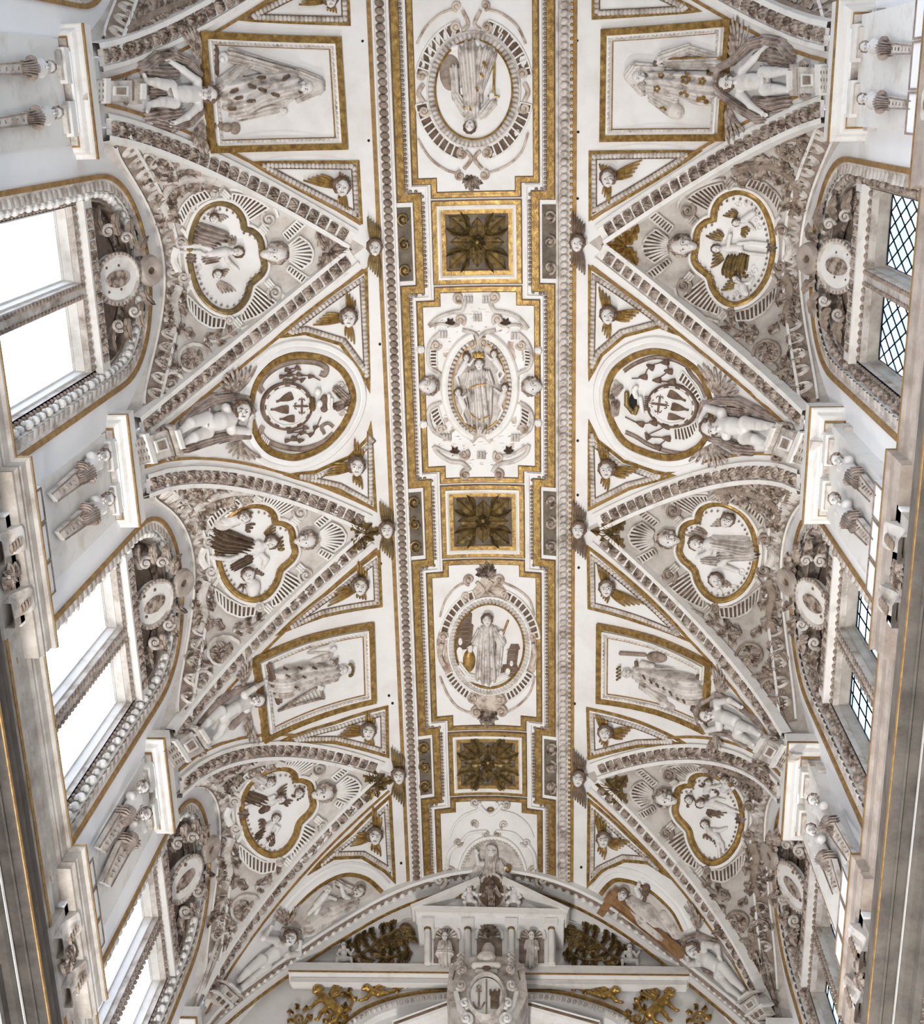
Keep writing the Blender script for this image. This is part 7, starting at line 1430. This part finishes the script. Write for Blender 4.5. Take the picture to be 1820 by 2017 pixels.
# ---- arms in the window tympana
TY = {(-1, 0): ((210, 525), 'pearl-bordered arms with a crescent'), (1, 0): ((1652, 517), 'pearl-bordered arms with a crescent'), (-1, 1): ((300, 1150), 'helmed arms with mantling'), (1, 1): ((1598, 1150), 'helmed arms with mantling'), (-1, 2): ((362, 1690), 'leafy scrolled arms'), (1, 2): ((1560, 1700), 'leafy scrolled arms')}
for (side, n), (p, what) in TY.items():
    S = Tilt(side, abs(WL.val if side < 0 else WR.val) + .16, 20.45, .32); yc = YC0 + LB * n; cz = 20.45
    X = lambda dy, dz: proj(S.at(np.array([(yc + dy, cz + dz)]), np.zeros(1)))[0]
    t = thing('carved_arms', '%s above the %s %s window' % (what, BAYN[n], SIDE[side]), 'coat of arms', S.at(np.array([(yc, cz)]), np.zeros(1))[0], 'carved arms over the windows')
    b = Bld(); o = [(yc + .42 * math.cos(a), cz + .55 * math.sin(a)) for a in np.linspace(0, 6.283, 33)[:-1]]; plate_uv(b, S, o, .10, .3, 0); obj('shield', b, 'white', t)
    row(t, S, np.array(o), 'pearl', 'pearl', .1, (.07, .07, .07), True, h=.10)
    b = Bld(); sweep_uv(b, S, np.array(o), [(.1, -.1), (.1, .08), (.03, .13), (-.02, .12), (-.02, .08)] if side < 0 else [(-.1, -.1), (-.1, .08), (-.03, .13), (.02, .12), (.02, .08)], True); obj('rim', b, 'stone', t, angle=30)
    for s_ in (-1, 1):
        for dz in (.16, -.16): b = Bld(); q = X(s_ * .2, dz); _ball(b, S, q[0], q[1], 10, 5, 4, 3); obj('boss', b, 'umber', t)
        for dy, dz, r, a in ((.62, .45, 12, 0), (.78, 0, 13, 60), (.62, -.5, 12, 120), (1.0, -.45, 10, 200)):
            q = X(s_ * dy, dz); b = Bld(); volute(b, S, q[0], q[1], r, r * .3, a * s_, s_, 1.5, 10); obj('volute', b, 'stone', t)
        b = Bld()
        for dy, dz, ey, ez in ((.5, .6, .95, .62), (.7, .2, 1.1, .25), (.75, -.2, 1.22, -.2), (.6, -.55, 1.1, -.66), (.3, -.65, .6, -.75), (.3, .7, .6, 1.0)): leaf(b, S, X(s_ * dy, dz), X(s_ * ey, ez), 17, 10, 3, .15 * s_, 4, 11)
        obj('mantling', b, 'leafstone' if n else 'taupe', t, kind='stuff')
    b = Bld(); q0, q1 = X(-.1, 0), X(.1, 0); plate_uv(b, S, [(yc + .14 * math.cos(a), cz - .02 + .3 * math.sin(a)) for a in np.linspace(0, 6.283, 21)[:-1]], .13, .3, .08); obj('charge', b, 'leafstone', t)
    h = thing('hanging_hat', 'round brown prelate hat at the top of the arms, %s %s window' % (BAYN[n], SIDE[side]), 'hat', S.at(np.array([(yc, cz + 1.0)]), np.zeros(1))[0], 'hats over the arms')
    pth = [(yc + .2 * math.cos(a), cz + 1.0 + .24 * math.sin(a)) for a in np.linspace(0, 6.283, 25)[:-1]]
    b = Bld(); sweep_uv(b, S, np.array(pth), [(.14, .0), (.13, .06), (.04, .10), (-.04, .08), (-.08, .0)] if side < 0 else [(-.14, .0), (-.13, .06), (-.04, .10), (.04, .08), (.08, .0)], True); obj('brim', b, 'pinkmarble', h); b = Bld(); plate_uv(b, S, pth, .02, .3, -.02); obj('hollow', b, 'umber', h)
# ================================================================== THE END WALL
S = WE; KE = S.k((960, 1850))
z = Q(600, 1560, .4066); A = lambda x, y: z((x, y))[0]
arc = spl([(400, 2040), (440, 1992), (515, 1932), (589, 1880), (640, 1845), (694, 1812), (750, 1780), (815, 1752), (890, 1731), (965, 1724), (1040, 1731), (1117, 1754), (1190, 1790), (1260, 1836), (1330, 1890), (1420, 1962), (1470, 2005), (1500, 2035)], 4)
S = BAR
t = thing('end_arch', 'egg-carved arch where the vault meets the end wall', 'arch', base_of(S, arc[0]))
b = Bld(); sweep(b, S, arc, [(14, -2), (14, 14), (9, 16), (9, 8), (-9, 8), (-10, 14), (-26, 12), (-28, 2)]); obj('moulding', b, 'plaster', t, angle=25)
b = Bld(); sweep(b, S, arc, [(8, 8.3), (-8.5, 8.3)]); obj('dark_ground', b, 'taupe', t)
row(t, S, S.inv(arc), 'egg', 'egg_white', .21, (.16, .2, .12), h=.09)
b = Bld(); sweep(b, S, arc, [(-25, 10), (-25, 15), (-30, 15), (-30, 2)]); obj('gold_line', b, 'gold', t, angle=25)
S = WE
def slab_px(name, pts, h, m_, parent, skirt=-1): b = Bld(); plate(b, S, pts, h, 1., skirt); return obj(name, b, m_, parent, smooth=False)
S = Plane(1, 18.4, (0, -1, 0))
t = thing('entablature', 'white entablature slab across the end wall', 'entablature', base_of(S, (965, 1915)))
slab_px('frieze', [(575, 1912), (1352, 1918), (1352, 1940), (575, 1934)], 7, 'plaster', t, -12); slab_px('cornice', [(566, 1895), (1360, 1904), (1357, 1920), (568, 1912)], 24, 'white', t, -12); slab_px('fillet', [(572, 1925), (1354, 1932), (1353, 1940), (573, 1934)], 11, 'white', t)
slab_px('gold_line', [(568, 1911), (1357, 1919), (1357, 1921.5), (568, 1913.5)], 24.6, 'goldline', t, 23)
S = TiltY(18.2, 22.5, .29)
t = thing('aedicule', 'white aedicule with broken pediment, four columns and three niches', 'aedicule', base_of(S, (965, 1850)))
slab_px('back_wall', [(838, 1812), (1094, 1816), (1094, 1902), (838, 1898)], 6, 'plaster', t, -115)
slab_px('architrave', [(820, 1795), (1112, 1801), (1110, 1822), (822, 1816)], 26, 'plaster', t, -115); slab_px('cornice', [(812, 1783), (1120, 1790), (1116, 1802), (818, 1796)], 38, 'white', t)
slab_px('tympanum', [(820, 1785), (942, 1728), (994, 1728), (1114, 1790)], 8, 'plaster', t, -115)
for nm, p, q in (('left_slope', (808, 1782), (942, 1726)), ('right_slope', (1122, 1788), (992, 1726))):
    d = np.array(q, float) - np.array(p); n_ = np.array([-d[1], d[0]]) / np.linalg.norm(d); n_ = n_ if n_[1] > 0 else -n_; p, q = np.array(p, float), np.array(q, float)
    slab_px('raking_cornice', [p, q, q + n_ * 8, p + n_ * 8], 40, 'white', t); slab_px('raking_fillet', [p + n_ * 8, q + n_ * 8, q + n_ * 12, p + n_ * 12], 28, 'plaster', t); slab_px('gold_line', [p + n_ * 12, q + n_ * 12, q + n_ * 14, p + n_ * 14], 28.6, 'goldline', t, 26)
for x in (842, 921, 1007, 1086):
    b = Bld(); tube(b, S, [(x, 1832), (x, 1865), (x, 1898)], [6, 6.6, 6.6], 16, 12, 1., 0); obj('column', b, 'white', t)
    b = Bld(); tube(b, S, [(x, 1818), (x, 1824), (x, 1833)], [9.5, 8, 6.4], 16, 10, 1., 0); obj('capital', b, 'oldgold', t)
    slab_px('abacus', [(x - 13, 1808), (x + 13, 1808), (x + 12, 1819), (x - 12, 1819)], 31, 'white', t)
for x in (879, 964, 1047):
    a = spl([(x - 25, 1850), (x - 23, 1835), (x - 12, 1824), (x, 1820), (x + 12, 1824), (x + 23, 1835), (x + 25, 1850)], 3)
    b = Bld(); sweep(b, S, a, [(3, 5), (3, 12), (-1, 13), (-3, 9), (-3, 4)]); obj('niche_arch', b, 'white', t, angle=25)
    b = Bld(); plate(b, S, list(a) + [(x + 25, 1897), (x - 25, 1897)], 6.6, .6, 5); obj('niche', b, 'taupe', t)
    b = Bld()
    for k_ in range(9): an = math.pi * (k_ + .5) / 9; tube(b, S, [(x, 1848), (x - 21 * math.cos(an), 1848 - 22 * math.sin(an))], [1.2, 2.2], 8, 5, 1, 0)
    obj('niche_shell', b, 'stone', t, kind='stuff')
def statue(lab, x, y, h, r, seated=False, S=S, mt='drape', feet=None):
    t, o_ = figure(lab, (x, y + h * .5), [('body', 'flesh', head(x, y, 26, r, (0, -1), 0) + [c(x, y + r, 20, r * .5, x, y + r * 1.6, 19, r * .7)] + hand(x - r * 1.1, y + r * 3, 27, r * .5, (.7, -.5)) + hand(x + r * 1.2, y + r * 3.2, 27, r * .5, (-.7, .2)), dict(vox=.95, k=1.6)), ('hair', 'leafstone', hair(x, y, 26, r, (0, -1), .2), dict(vox=1., k=1.2)),
        ('robe', mt, [c(x, y + r * 1.8, 18, r * 1.1, x, y + r * 3.4, 20, r * 1.3, 1, 5), c(x, y + r * 3.4, 20, r * 1.4, x, y + h, 17, r * 1.7, 1.6, 7), c(x - r * 1.1, y + r * 1.8, 18, r * .6, x - r * 1.5, y + r * 3.2, 22, r * .55), c(x + r * 1.1, y + r * 1.8, 18, r * .6, x + r * 1.5, y + r * 3.4, 22, r * .55)] + ([c(x - r * 1.4, y + h * .75, 22, r * .9, x + r * 1.4, y + h * .75, 22, r * .9, 1.2, 5)] if seated else []), dict(vox=1.1, k=2.2))], S, 'statue', 'niche_statue', 'statues of the end wall')
    face(t, S, x, y, 26, r, (0, -1)); return t
statue('seated robed statue in the left niche of the aedicule', 876, 1844, 46, 7.5, True); statue('standing robed statue in the right niche of the aedicule', 1047, 1842, 50, 7.5)
x, y = 962, 1846
t = thing('flaming_urn', 'sheaf-topped urn standing in the middle niche', 'urn', base_of(S, (x, 1890))); b = Bld(); tube(b, S, [(x, 1860), (x, 1870), (x, 1885), (x, 1895)], [7, 13, 12, 6], 18, 10, .9, 3); obj('urn', b, 'stone', t)
b = Bld()
for k_ in range(9): an = math.radians(-150 + 15 * k_); leaf(b, S, (x, 1862), (x + 36 * math.cos(an) * .6, 1862 + 36 * math.sin(an)), 9, 7, 2, .08, 20, 9)
obj('sheaf', b, 'leafstone', t)
# pediment group
t = thing('eagle_cartouche', 'dark scrolled cartouche with a carved eagle in the broken pediment', 'cartouche', base_of(S, A(903, 480)))
b = Bld(); plate(b, S, ell(*A(905, 485), 26, 34, 32), 24, .5, 5); obj('shield', b, 'umber', t); b = Bld(); sweep(b, S, ell(*A(905, 485), 27, 35, 32), [(3, 8), (3, 26), (0, 29), (-3, 25)], True); obj('rim', b, 'stone', t)
obj('eagle', sculpt(S, [c(*A(905, 470), 28, 8, *A(905, 510), 28, 9, 1, 4), e(*A(905, 440), 31, 5, 5, 5), c(*A(885, 470), 28, 6, *A(865, 500), 27, 3, 1, 4), c(*A(925, 470), 28, 6, *A(945, 500), 27, 3, 1, 4), c(*A(905, 520), 27, 5, *A(905, 550), 26, 7, 1, 4)], 1., 2), 'leafstone', t)
for s_ in (-1, 1):
    for dx_, dy_ in ((60, -60), (75, 10), (60, 60)): p = A(905 + s_ * dx_, 485 + dy_); b = Bld(); volute(b, S, p[0], p[1], 8, 2.6, 90, s_, 1.4, 22); obj('volute', b, 'stone', t)
for x, s_, nm in ((797, 1, 'left'), (1015, -1, 'right')):
    J = lambda a, b_: A(x + s_ * a, b_); t = thing('pediment_putto', 'winged child seated %s of the pediment cartouche' % nm, 'statue', base_of(S, J(0, 550)), 'winged children in the pediment')
    N_ = dict(hd=J(0, 462), nk=J(2, 482), s1=J(-18, 490), s2=J(22, 490), pe=J(2, 525), h1=J(-8, 527), h2=J(12, 527), k1=J(-22, 535), a1=J(-20, 555), k2=J(30, 535), a2=J(36, 556), e1=J(-30, 508), w1=J(-18, 520), e2=J(38, 500), w2=J(60, 495))
    obj('body', sculpt(S, nude(N_, 7.5, dict(hd=30, ch=25, pe=24, kn=28, an=24, el=25, wr=26)), 1., 1.2), 'flesh', t); obj('hair', sculpt(S, hair(*J(0, 462), 30, 7.5), 1., 1), 'umber', t); face(t, S, *J(0, 462), 30, 7.5)
    g(t, 'wing', 'oldgold', lambda b: wing2(b, S, J(-12, 490), J(-75, 480), 24, 5, 3.4, 15, 20))
for x, sd, nm in ((655, -1, 'left'), (1150, 1, 'right')):
    t = thing('shell_volute', 'ribbed shell volute on the %s shoulder of the pediment' % nm, 'ornament', base_of(S, A(x, 430)), 'shell volutes of the pediment'); p = A(x, 430); b = Bld(); volute(b, S, p[0], p[1], 15, 4, 90, sd, 1.4, 12); obj('volute', b, 'stone', t)
    b = Bld()
    for k_ in range(6): an = math.radians(180 + 36 * k_); tube(b, S, [p, (p[0] + 22 * math.cos(an), p[1] + 18 * math.sin(an))], [2, 3.4], 10, 6, 1, 0)
    obj('ribs', b, 'stone', t, kind='stuff')
S = Plane(1, 17.95, (0, -1, 0))
# shield of arms in front of the entablature
zc = (958, 1966)
t = thing('great_arms', 'great oval coat of arms with anchor and tower under a prelate hat', 'coat of arms', base_of(S, zc))
b = Bld(); plate(b, S, [(885, 1905), (905, 1888), (935, 1884), (985, 1884), (1012, 1888), (1032, 1902), (1040, 1960), (1025, 1990), (1010, 2030), (910, 2030), (892, 1992), (880, 1960)], 40, .6, -50); obj('backplate', b, 'stone', t)
b = Bld(); plate(b, S, ell(zc[0], zc[1], 33, 40, 40), 54, .5, 38); obj('shield', b, 'white', t)
b = Bld(); sweep(b, S, ell(zc[0], zc[1], 35, 42, 40), [(6, 40), (5, 54), (0, 60), (-3, 57), (-4, 52)], True); obj('rim', b, 'stone', t, angle=30)
slab_px('divider', [(956.6, 1928), (959.4, 1928), (959.4, 2004), (956.6, 2004)], 56, 'taupe', t, 50)
b = Bld(); tube(b, S, [(943, 1948), (943, 1982)], 1.8, 56, 6, 1, 0); tube(b, S, [(932, 1974), (937, 1984), (943, 1986), (949, 1984), (954, 1974)], 1.8, 56, 6, 1, 3); tube(b, S, ell(943, 1944, 4, 4, 10), 1.3, 56, 5, 1, 0, True); tube(b, S, [(937, 1952), (949, 1952)], 1.5, 56, 5, 1, 0); obj('anchor', b, 'taupe', t)
slab_px('tower', [(966, 1984), (966, 1958), (964, 1958), (964, 1948), (968, 1948), (968, 1952), (972, 1952), (972, 1948), (977, 1948), (977, 1952), (981, 1952), (981, 1948), (985, 1948), (985, 1958), (983, 1958), (983, 1984)], 57, 'umber', t, 50)
obj('hat', sculpt(S, [c(935, 1902, 48, 7, 981, 1902, 48, 7), e(958, 1888, 46, 19, 14, 14), c(940, 1914, 47, 5, 976, 1914, 47, 5), ('m', (958, 1906, 56), (9, 8, 9), 0, 0, 6)], 1.1, 3), 'stone', t)
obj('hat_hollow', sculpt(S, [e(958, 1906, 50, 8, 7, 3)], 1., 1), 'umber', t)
for s_ in (-1, 1):
    for x, y, r, a, m_ in ((46, 1908, 8, 0, 'stone'), (42, 1976, 12, 90, 'white'), (50, 1940, 11, 40, 'stone'), (40, 2006, 13, 120, 'white')): b = Bld(); volute(b, S, zc[0] + s_ * x, y, r, r * .34, a if s_ > 0 else 180 - a, s_, 1.5, 50); obj('volute', b, m_, t)
    b = Bld()
    for k_ in range(5): p = np.array([zc[0] + s_ * 44, 1918. + k_ * 9]); leaf(b, S, p, p + np.array([s_ * 13, 6 - k_]), 10, 8, 2, .1 * s_, 48, 9)
    obj('mantling', b, 'stone', t)
    b = Bld(); tube(b, S, [(zc[0] + s_ * 62, 1912), (zc[0] + s_ * 66, 1930)], 1.4, 46, 5, 1, 0)
    for i, j in ((0, 0), (-1, 1), (1, 1), (-1.6, 2), (0, 2), (1.6, 2)): tassel(b, S, zc[0] + s_ * 66 + i * 5, 1936 + j * 9, 4.5, 90)
    obj('tassels', b, 'umber', t, kind='stuff')
    b = Bld(); sweep(b, S, [(zc[0] + s_ * 30, 2020), (zc[0] + s_ * 52, 1990), (zc[0] + s_ * 60, 1960)][::s_], [(5, 40), (4, 50), (-4, 50), (-5, 40)]); obj('strap', b, 'white', t)
S = WE
# doorway gable and arch under the entablature
for s_, nm, ar, rk in ((-1, 'left', [(640, 2050), (700, 1995), (763, 1967), (830, 1953), (890, 1948)], ((775, 2020), (900, 1974))), (1, 'right', [(1032, 1948), (1095, 1952), (1169, 1970), (1235, 1998), (1290, 2045)], ((1023, 1976), (1180, 2020)))):
    t = thing('portal_arch', 'egg-carved arch with gold line at the bottom %s of the shield' % nm, 'arch', base_of(S, ar[2]), 'portal arch pieces'); a = spl(ar, 5)
    b = Bld(); sweep(b, S, a, [(2.5, 0), (2.5, 6), (-2.5, 6), (-2.5, 0)]); obj('gold_line', b, 'gold', t, angle=25); b = Bld(); sweep(b, S, a, [(-14, 0), (-14, 12), (-18, 14), (-36, 14), (-38, 0)]); obj('moulding', b, 'plaster', t, angle=25)
    row(t, S, S.inv(np.array(a) + (0, 27)), 'egg', 'egg', .12, (.1, .14, .14), h=.14)
    u = thing('raking_moulding', 'straight white sloping moulding %s of the shield' % nm, 'moulding', base_of(S, rk[0]), 'sloping mouldings by the shield'); p, q = np.array(rk[0], float), np.array(rk[1], float); b = Bld()
    sweep(b, S, [p, q], [(8, 0), (8, 38), (4, 42), (0, 36), (-6, 32), (-12, 20), (-12, 0)]); obj('moulding', b, 'white', u, angle=25); b = Bld(); sweep(b, S, [p, q], [(-1, 37), (-1, 40), (-3, 40), (-3, 34)]); obj('brown_line', b, 'umber', u)
# gilded beasts and foliage
def beast(lab, hd, body, limbs, tail, mane=True, wing=None):
    t = thing('gilded_beast', lab, 'creature', base_of(S, hd), 'gilded beasts of the end wall'); r = 8.
    pr = [e(hd[0], hd[1], 12, r, r * .9, r), e(hd[0] + hd[2] * r * .8, hd[1] + 2, 13, r * .55, r * .45, r * .5)] + [c(a[0], a[1], 9, a[2], b_[0], b_[1], 9, b_[2]) for a, b_ in zip(body[:-1], body[1:])]
    for l in limbs: pr += [c(a[0], a[1], 9, 5 - i, b_[0], b_[1], 9, 4 - i) for i, (a, b_) in enumerate(zip(l[:-1], l[1:]))] + [e(l[-1][0] + 3 * hd[2], l[-1][1], 9, 4.5, 2.6, 3)]
    obj('body', sculpt(S, pr, 1.1, 2.5), 'brightgold', t)
    if mane: obj('mane', sculpt(S, hair(hd[0], hd[1], 11, r * 1.25, (0, -1), .4), 1.1, 1.5), 'brightgold', t)
    b = Bld(); tube(b, S, tail, np.linspace(4, 1.6, len(tail)), 5, 7, 1, 5); obj('tail', b, 'brightgold', t)
    b = Bld()
    for i in range(1, len(tail)): p = np.array(tail[i], float); d = p - np.array(tail[i - 1]); leaf(b, S, p - d * .4, p + np.array([-d[1], d[0]]) * .5, 9, 6, 2, .1, 4, 9); leaf(b, S, p - d * .4, p + np.array([d[1], -d[0]]) * .5, 9, 6, 2, -.1, 4, 9)
    obj('tail_leaves', b, 'gold', t, kind='stuff')
    if wing: g(t, 'wing', 'gold', lambda b: wing2(b, S, *wing, 24, 5, 3.4, 8, 13))
beast('gilded rampant lion at the lower left of the end wall', (626, 1952, -1), [(632, 1960, 8), (650, 1975, 9), (668, 1992, 10)], [[(640, 1965), (622, 1975), (612, 1985)], [(650, 1980), (632, 1995), (626, 2008)], [(668, 1995), (660, 2010), (650, 2016)]], [(672, 1996), (688, 1985), (695, 1965), (683, 1955), (676, 1965)], True, ((652, 1962), (678, 1938)))
beast('gilded leaf-tailed harpy left of the shield', (722, 1946, -1), [(728, 1950, 6), (745, 1958, 6), (765, 1955, 4)], [[(732, 1955), (722, 1966), (712, 1970)]], [(765, 1955), (785, 1948), (805, 1938), (825, 1930), (850, 1935)], False, ((738, 1948), (765, 1934)))
beast('gilded crouching lion at the lower right of the end wall', (1318, 1958, 1), [(1312, 1965, 8), (1296, 1980, 9), (1280, 1998, 10)], [[(1306, 1968), (1322, 1982), (1332, 1990)], [(1298, 1985), (1312, 2000), (1318, 2010)], [(1282, 2000), (1290, 2012), (1300, 2016)]], [(1276, 2000), (1262, 1988), (1258, 1968), (1270, 1960), (1275, 1970)], True, ((1294, 1966), (1268, 1944)))
beast('gilded leaf-tailed harpy right of the shield', (1212, 1950, 1), [(1206, 1954, 6), (1190, 1962, 6), (1170, 1958, 4)], [[(1202, 1959), (1212, 1970), (1222, 1974)]], [(1170, 1958), (1150, 1951), (1128, 1944), (1108, 1940)], False, ((1196, 1952), (1170, 1938)))
for x, y, s_, nm in ((660, 1985, -1, 'beside the left lion'), (1255, 1985, 1, 'beside the right lion'), (590, 1985, 1, 'at the far left edge'), (1375, 1985, -1, 'at the far right edge')):
    t = thing('gilded_scroll', 'gilded leafy scroll %s' % nm, 'ornament', base_of(S, (x, y + 10)), 'gilded scrolls of the end wall'); b = Bld(); tube(b, S, spiral(x, y + 22, 15, 1.5, 0, s_), np.linspace(3.4, 1.6, 22), 5, 7, 1, 0); obj('spiral', b, 'brightgold', t); b = Bld()
    for a in range(0, 360, 50): v = np.array([math.cos(math.radians(a)), math.sin(math.radians(a))]); leaf(b, S, np.array([x, y + 22]) + v * 14, np.array([x, y + 22]) + v * 27, 10, 6, 2, .25, 4, 9)
    obj('leaves', b, 'gold', t, kind='stuff')
# bronze-toned foliage with seated figures above the entablature
for s_, pts, sp, fg, nm in ((-1, ((690, 1890), (725, 1870), (755, 1845), (790, 1838), (800, 1870), (770, 1885), (740, 1885)), (797, 1830), (677, 1868), 'left'), (1, ((1230, 1895), (1200, 1878), (1170, 1852), (1135, 1840), (1122, 1872), (1150, 1890), (1185, 1890)), (1126, 1834), (1240, 1872), 'right')):
    t = thing('foliage_relief', 'bronze-toned leafy scroll relief %s of the aedicule' % nm, 'ornament', base_of(S, pts[2]), 'foliage reliefs of the end wall'); P_ = np.array(pts, float)
    b = Bld(); tube(b, S, P_, 3.4, 6, 7, 1, 5); tube(b, S, spiral(*sp, 15, 1.7, 90, s_), np.linspace(3.6, 1.6, 22), 7, 7, 1, 0); obj('stem', b, 'oldgold', t); b = Bld()
    for i in range(len(P_) - 1):
        d = P_[i + 1] - P_[i]; n_ = np.array([-d[1], d[0]])
        for f in (0, .5):
            for k_ in (-1, 1): leaf(b, S, P_[i] + d * f, P_[i] + d * (f + .5) + n_ * .75 * k_, 15, 8, 3, .2 * k_, 4, 11)
    obj('leaves', b, 'oldgold', t, kind='stuff')
    x, y = fg; f_ = thing('seated_figure', 'small white seated figure in the %s foliage of the end wall' % nm, 'statue', base_of(S, (x, y + 20)), 'seated figures in the foliage')
    N_ = dict(hd=(x, y - 6), nk=(x, y + 1), s1=(x - 8, y + 4), s2=(x + 8, y + 4), pe=(x, y + 20), h1=(x - 4, y + 20), h2=(x + 4, y + 20), k1=(x - 14, y + 20), a1=(x - 14, y + 30), k2=(x + 14, y + 20), a2=(x + 16, y + 30), e1=(x - 13, y + 12), w1=(x - 6, y + 18), e2=(x + 14, y + 12), w2=(x + 18, y + 4))
    obj('body', sculpt(S, nude(N_, 6.5, dict(hd=18, ch=14, pe=13, kn=17, an=14, el=15, wr=17)), .95, 1.2), 'flesh', f_); obj('hair', sculpt(S, hair(x, y - 6, 18, 6.5), .95, 1), 'umber', f_); face(f_, S, x, y - 6, 18, 6.5)
# lamp holes bored through the plaster of the vault
b = None
for i, p in enumerate(((714, 81), (726, 277), (748, 678), (762, 835), (750, 1110), (766, 1370), (773, 1385), (790, 1700), (1137, 80), (1139, 260), (1138, 391), (1128, 546), (1138, 868), (1138, 975), (1140, 1118), (1132, 1386), (1145, 1708), (1006, 18))):
    b = Bld(); plate(b, BAR, ell(p[0], p[1], 2.6, 2.8, 12), .7, .3, -1); obj('lamp_hole', b, 'black', ceiling)
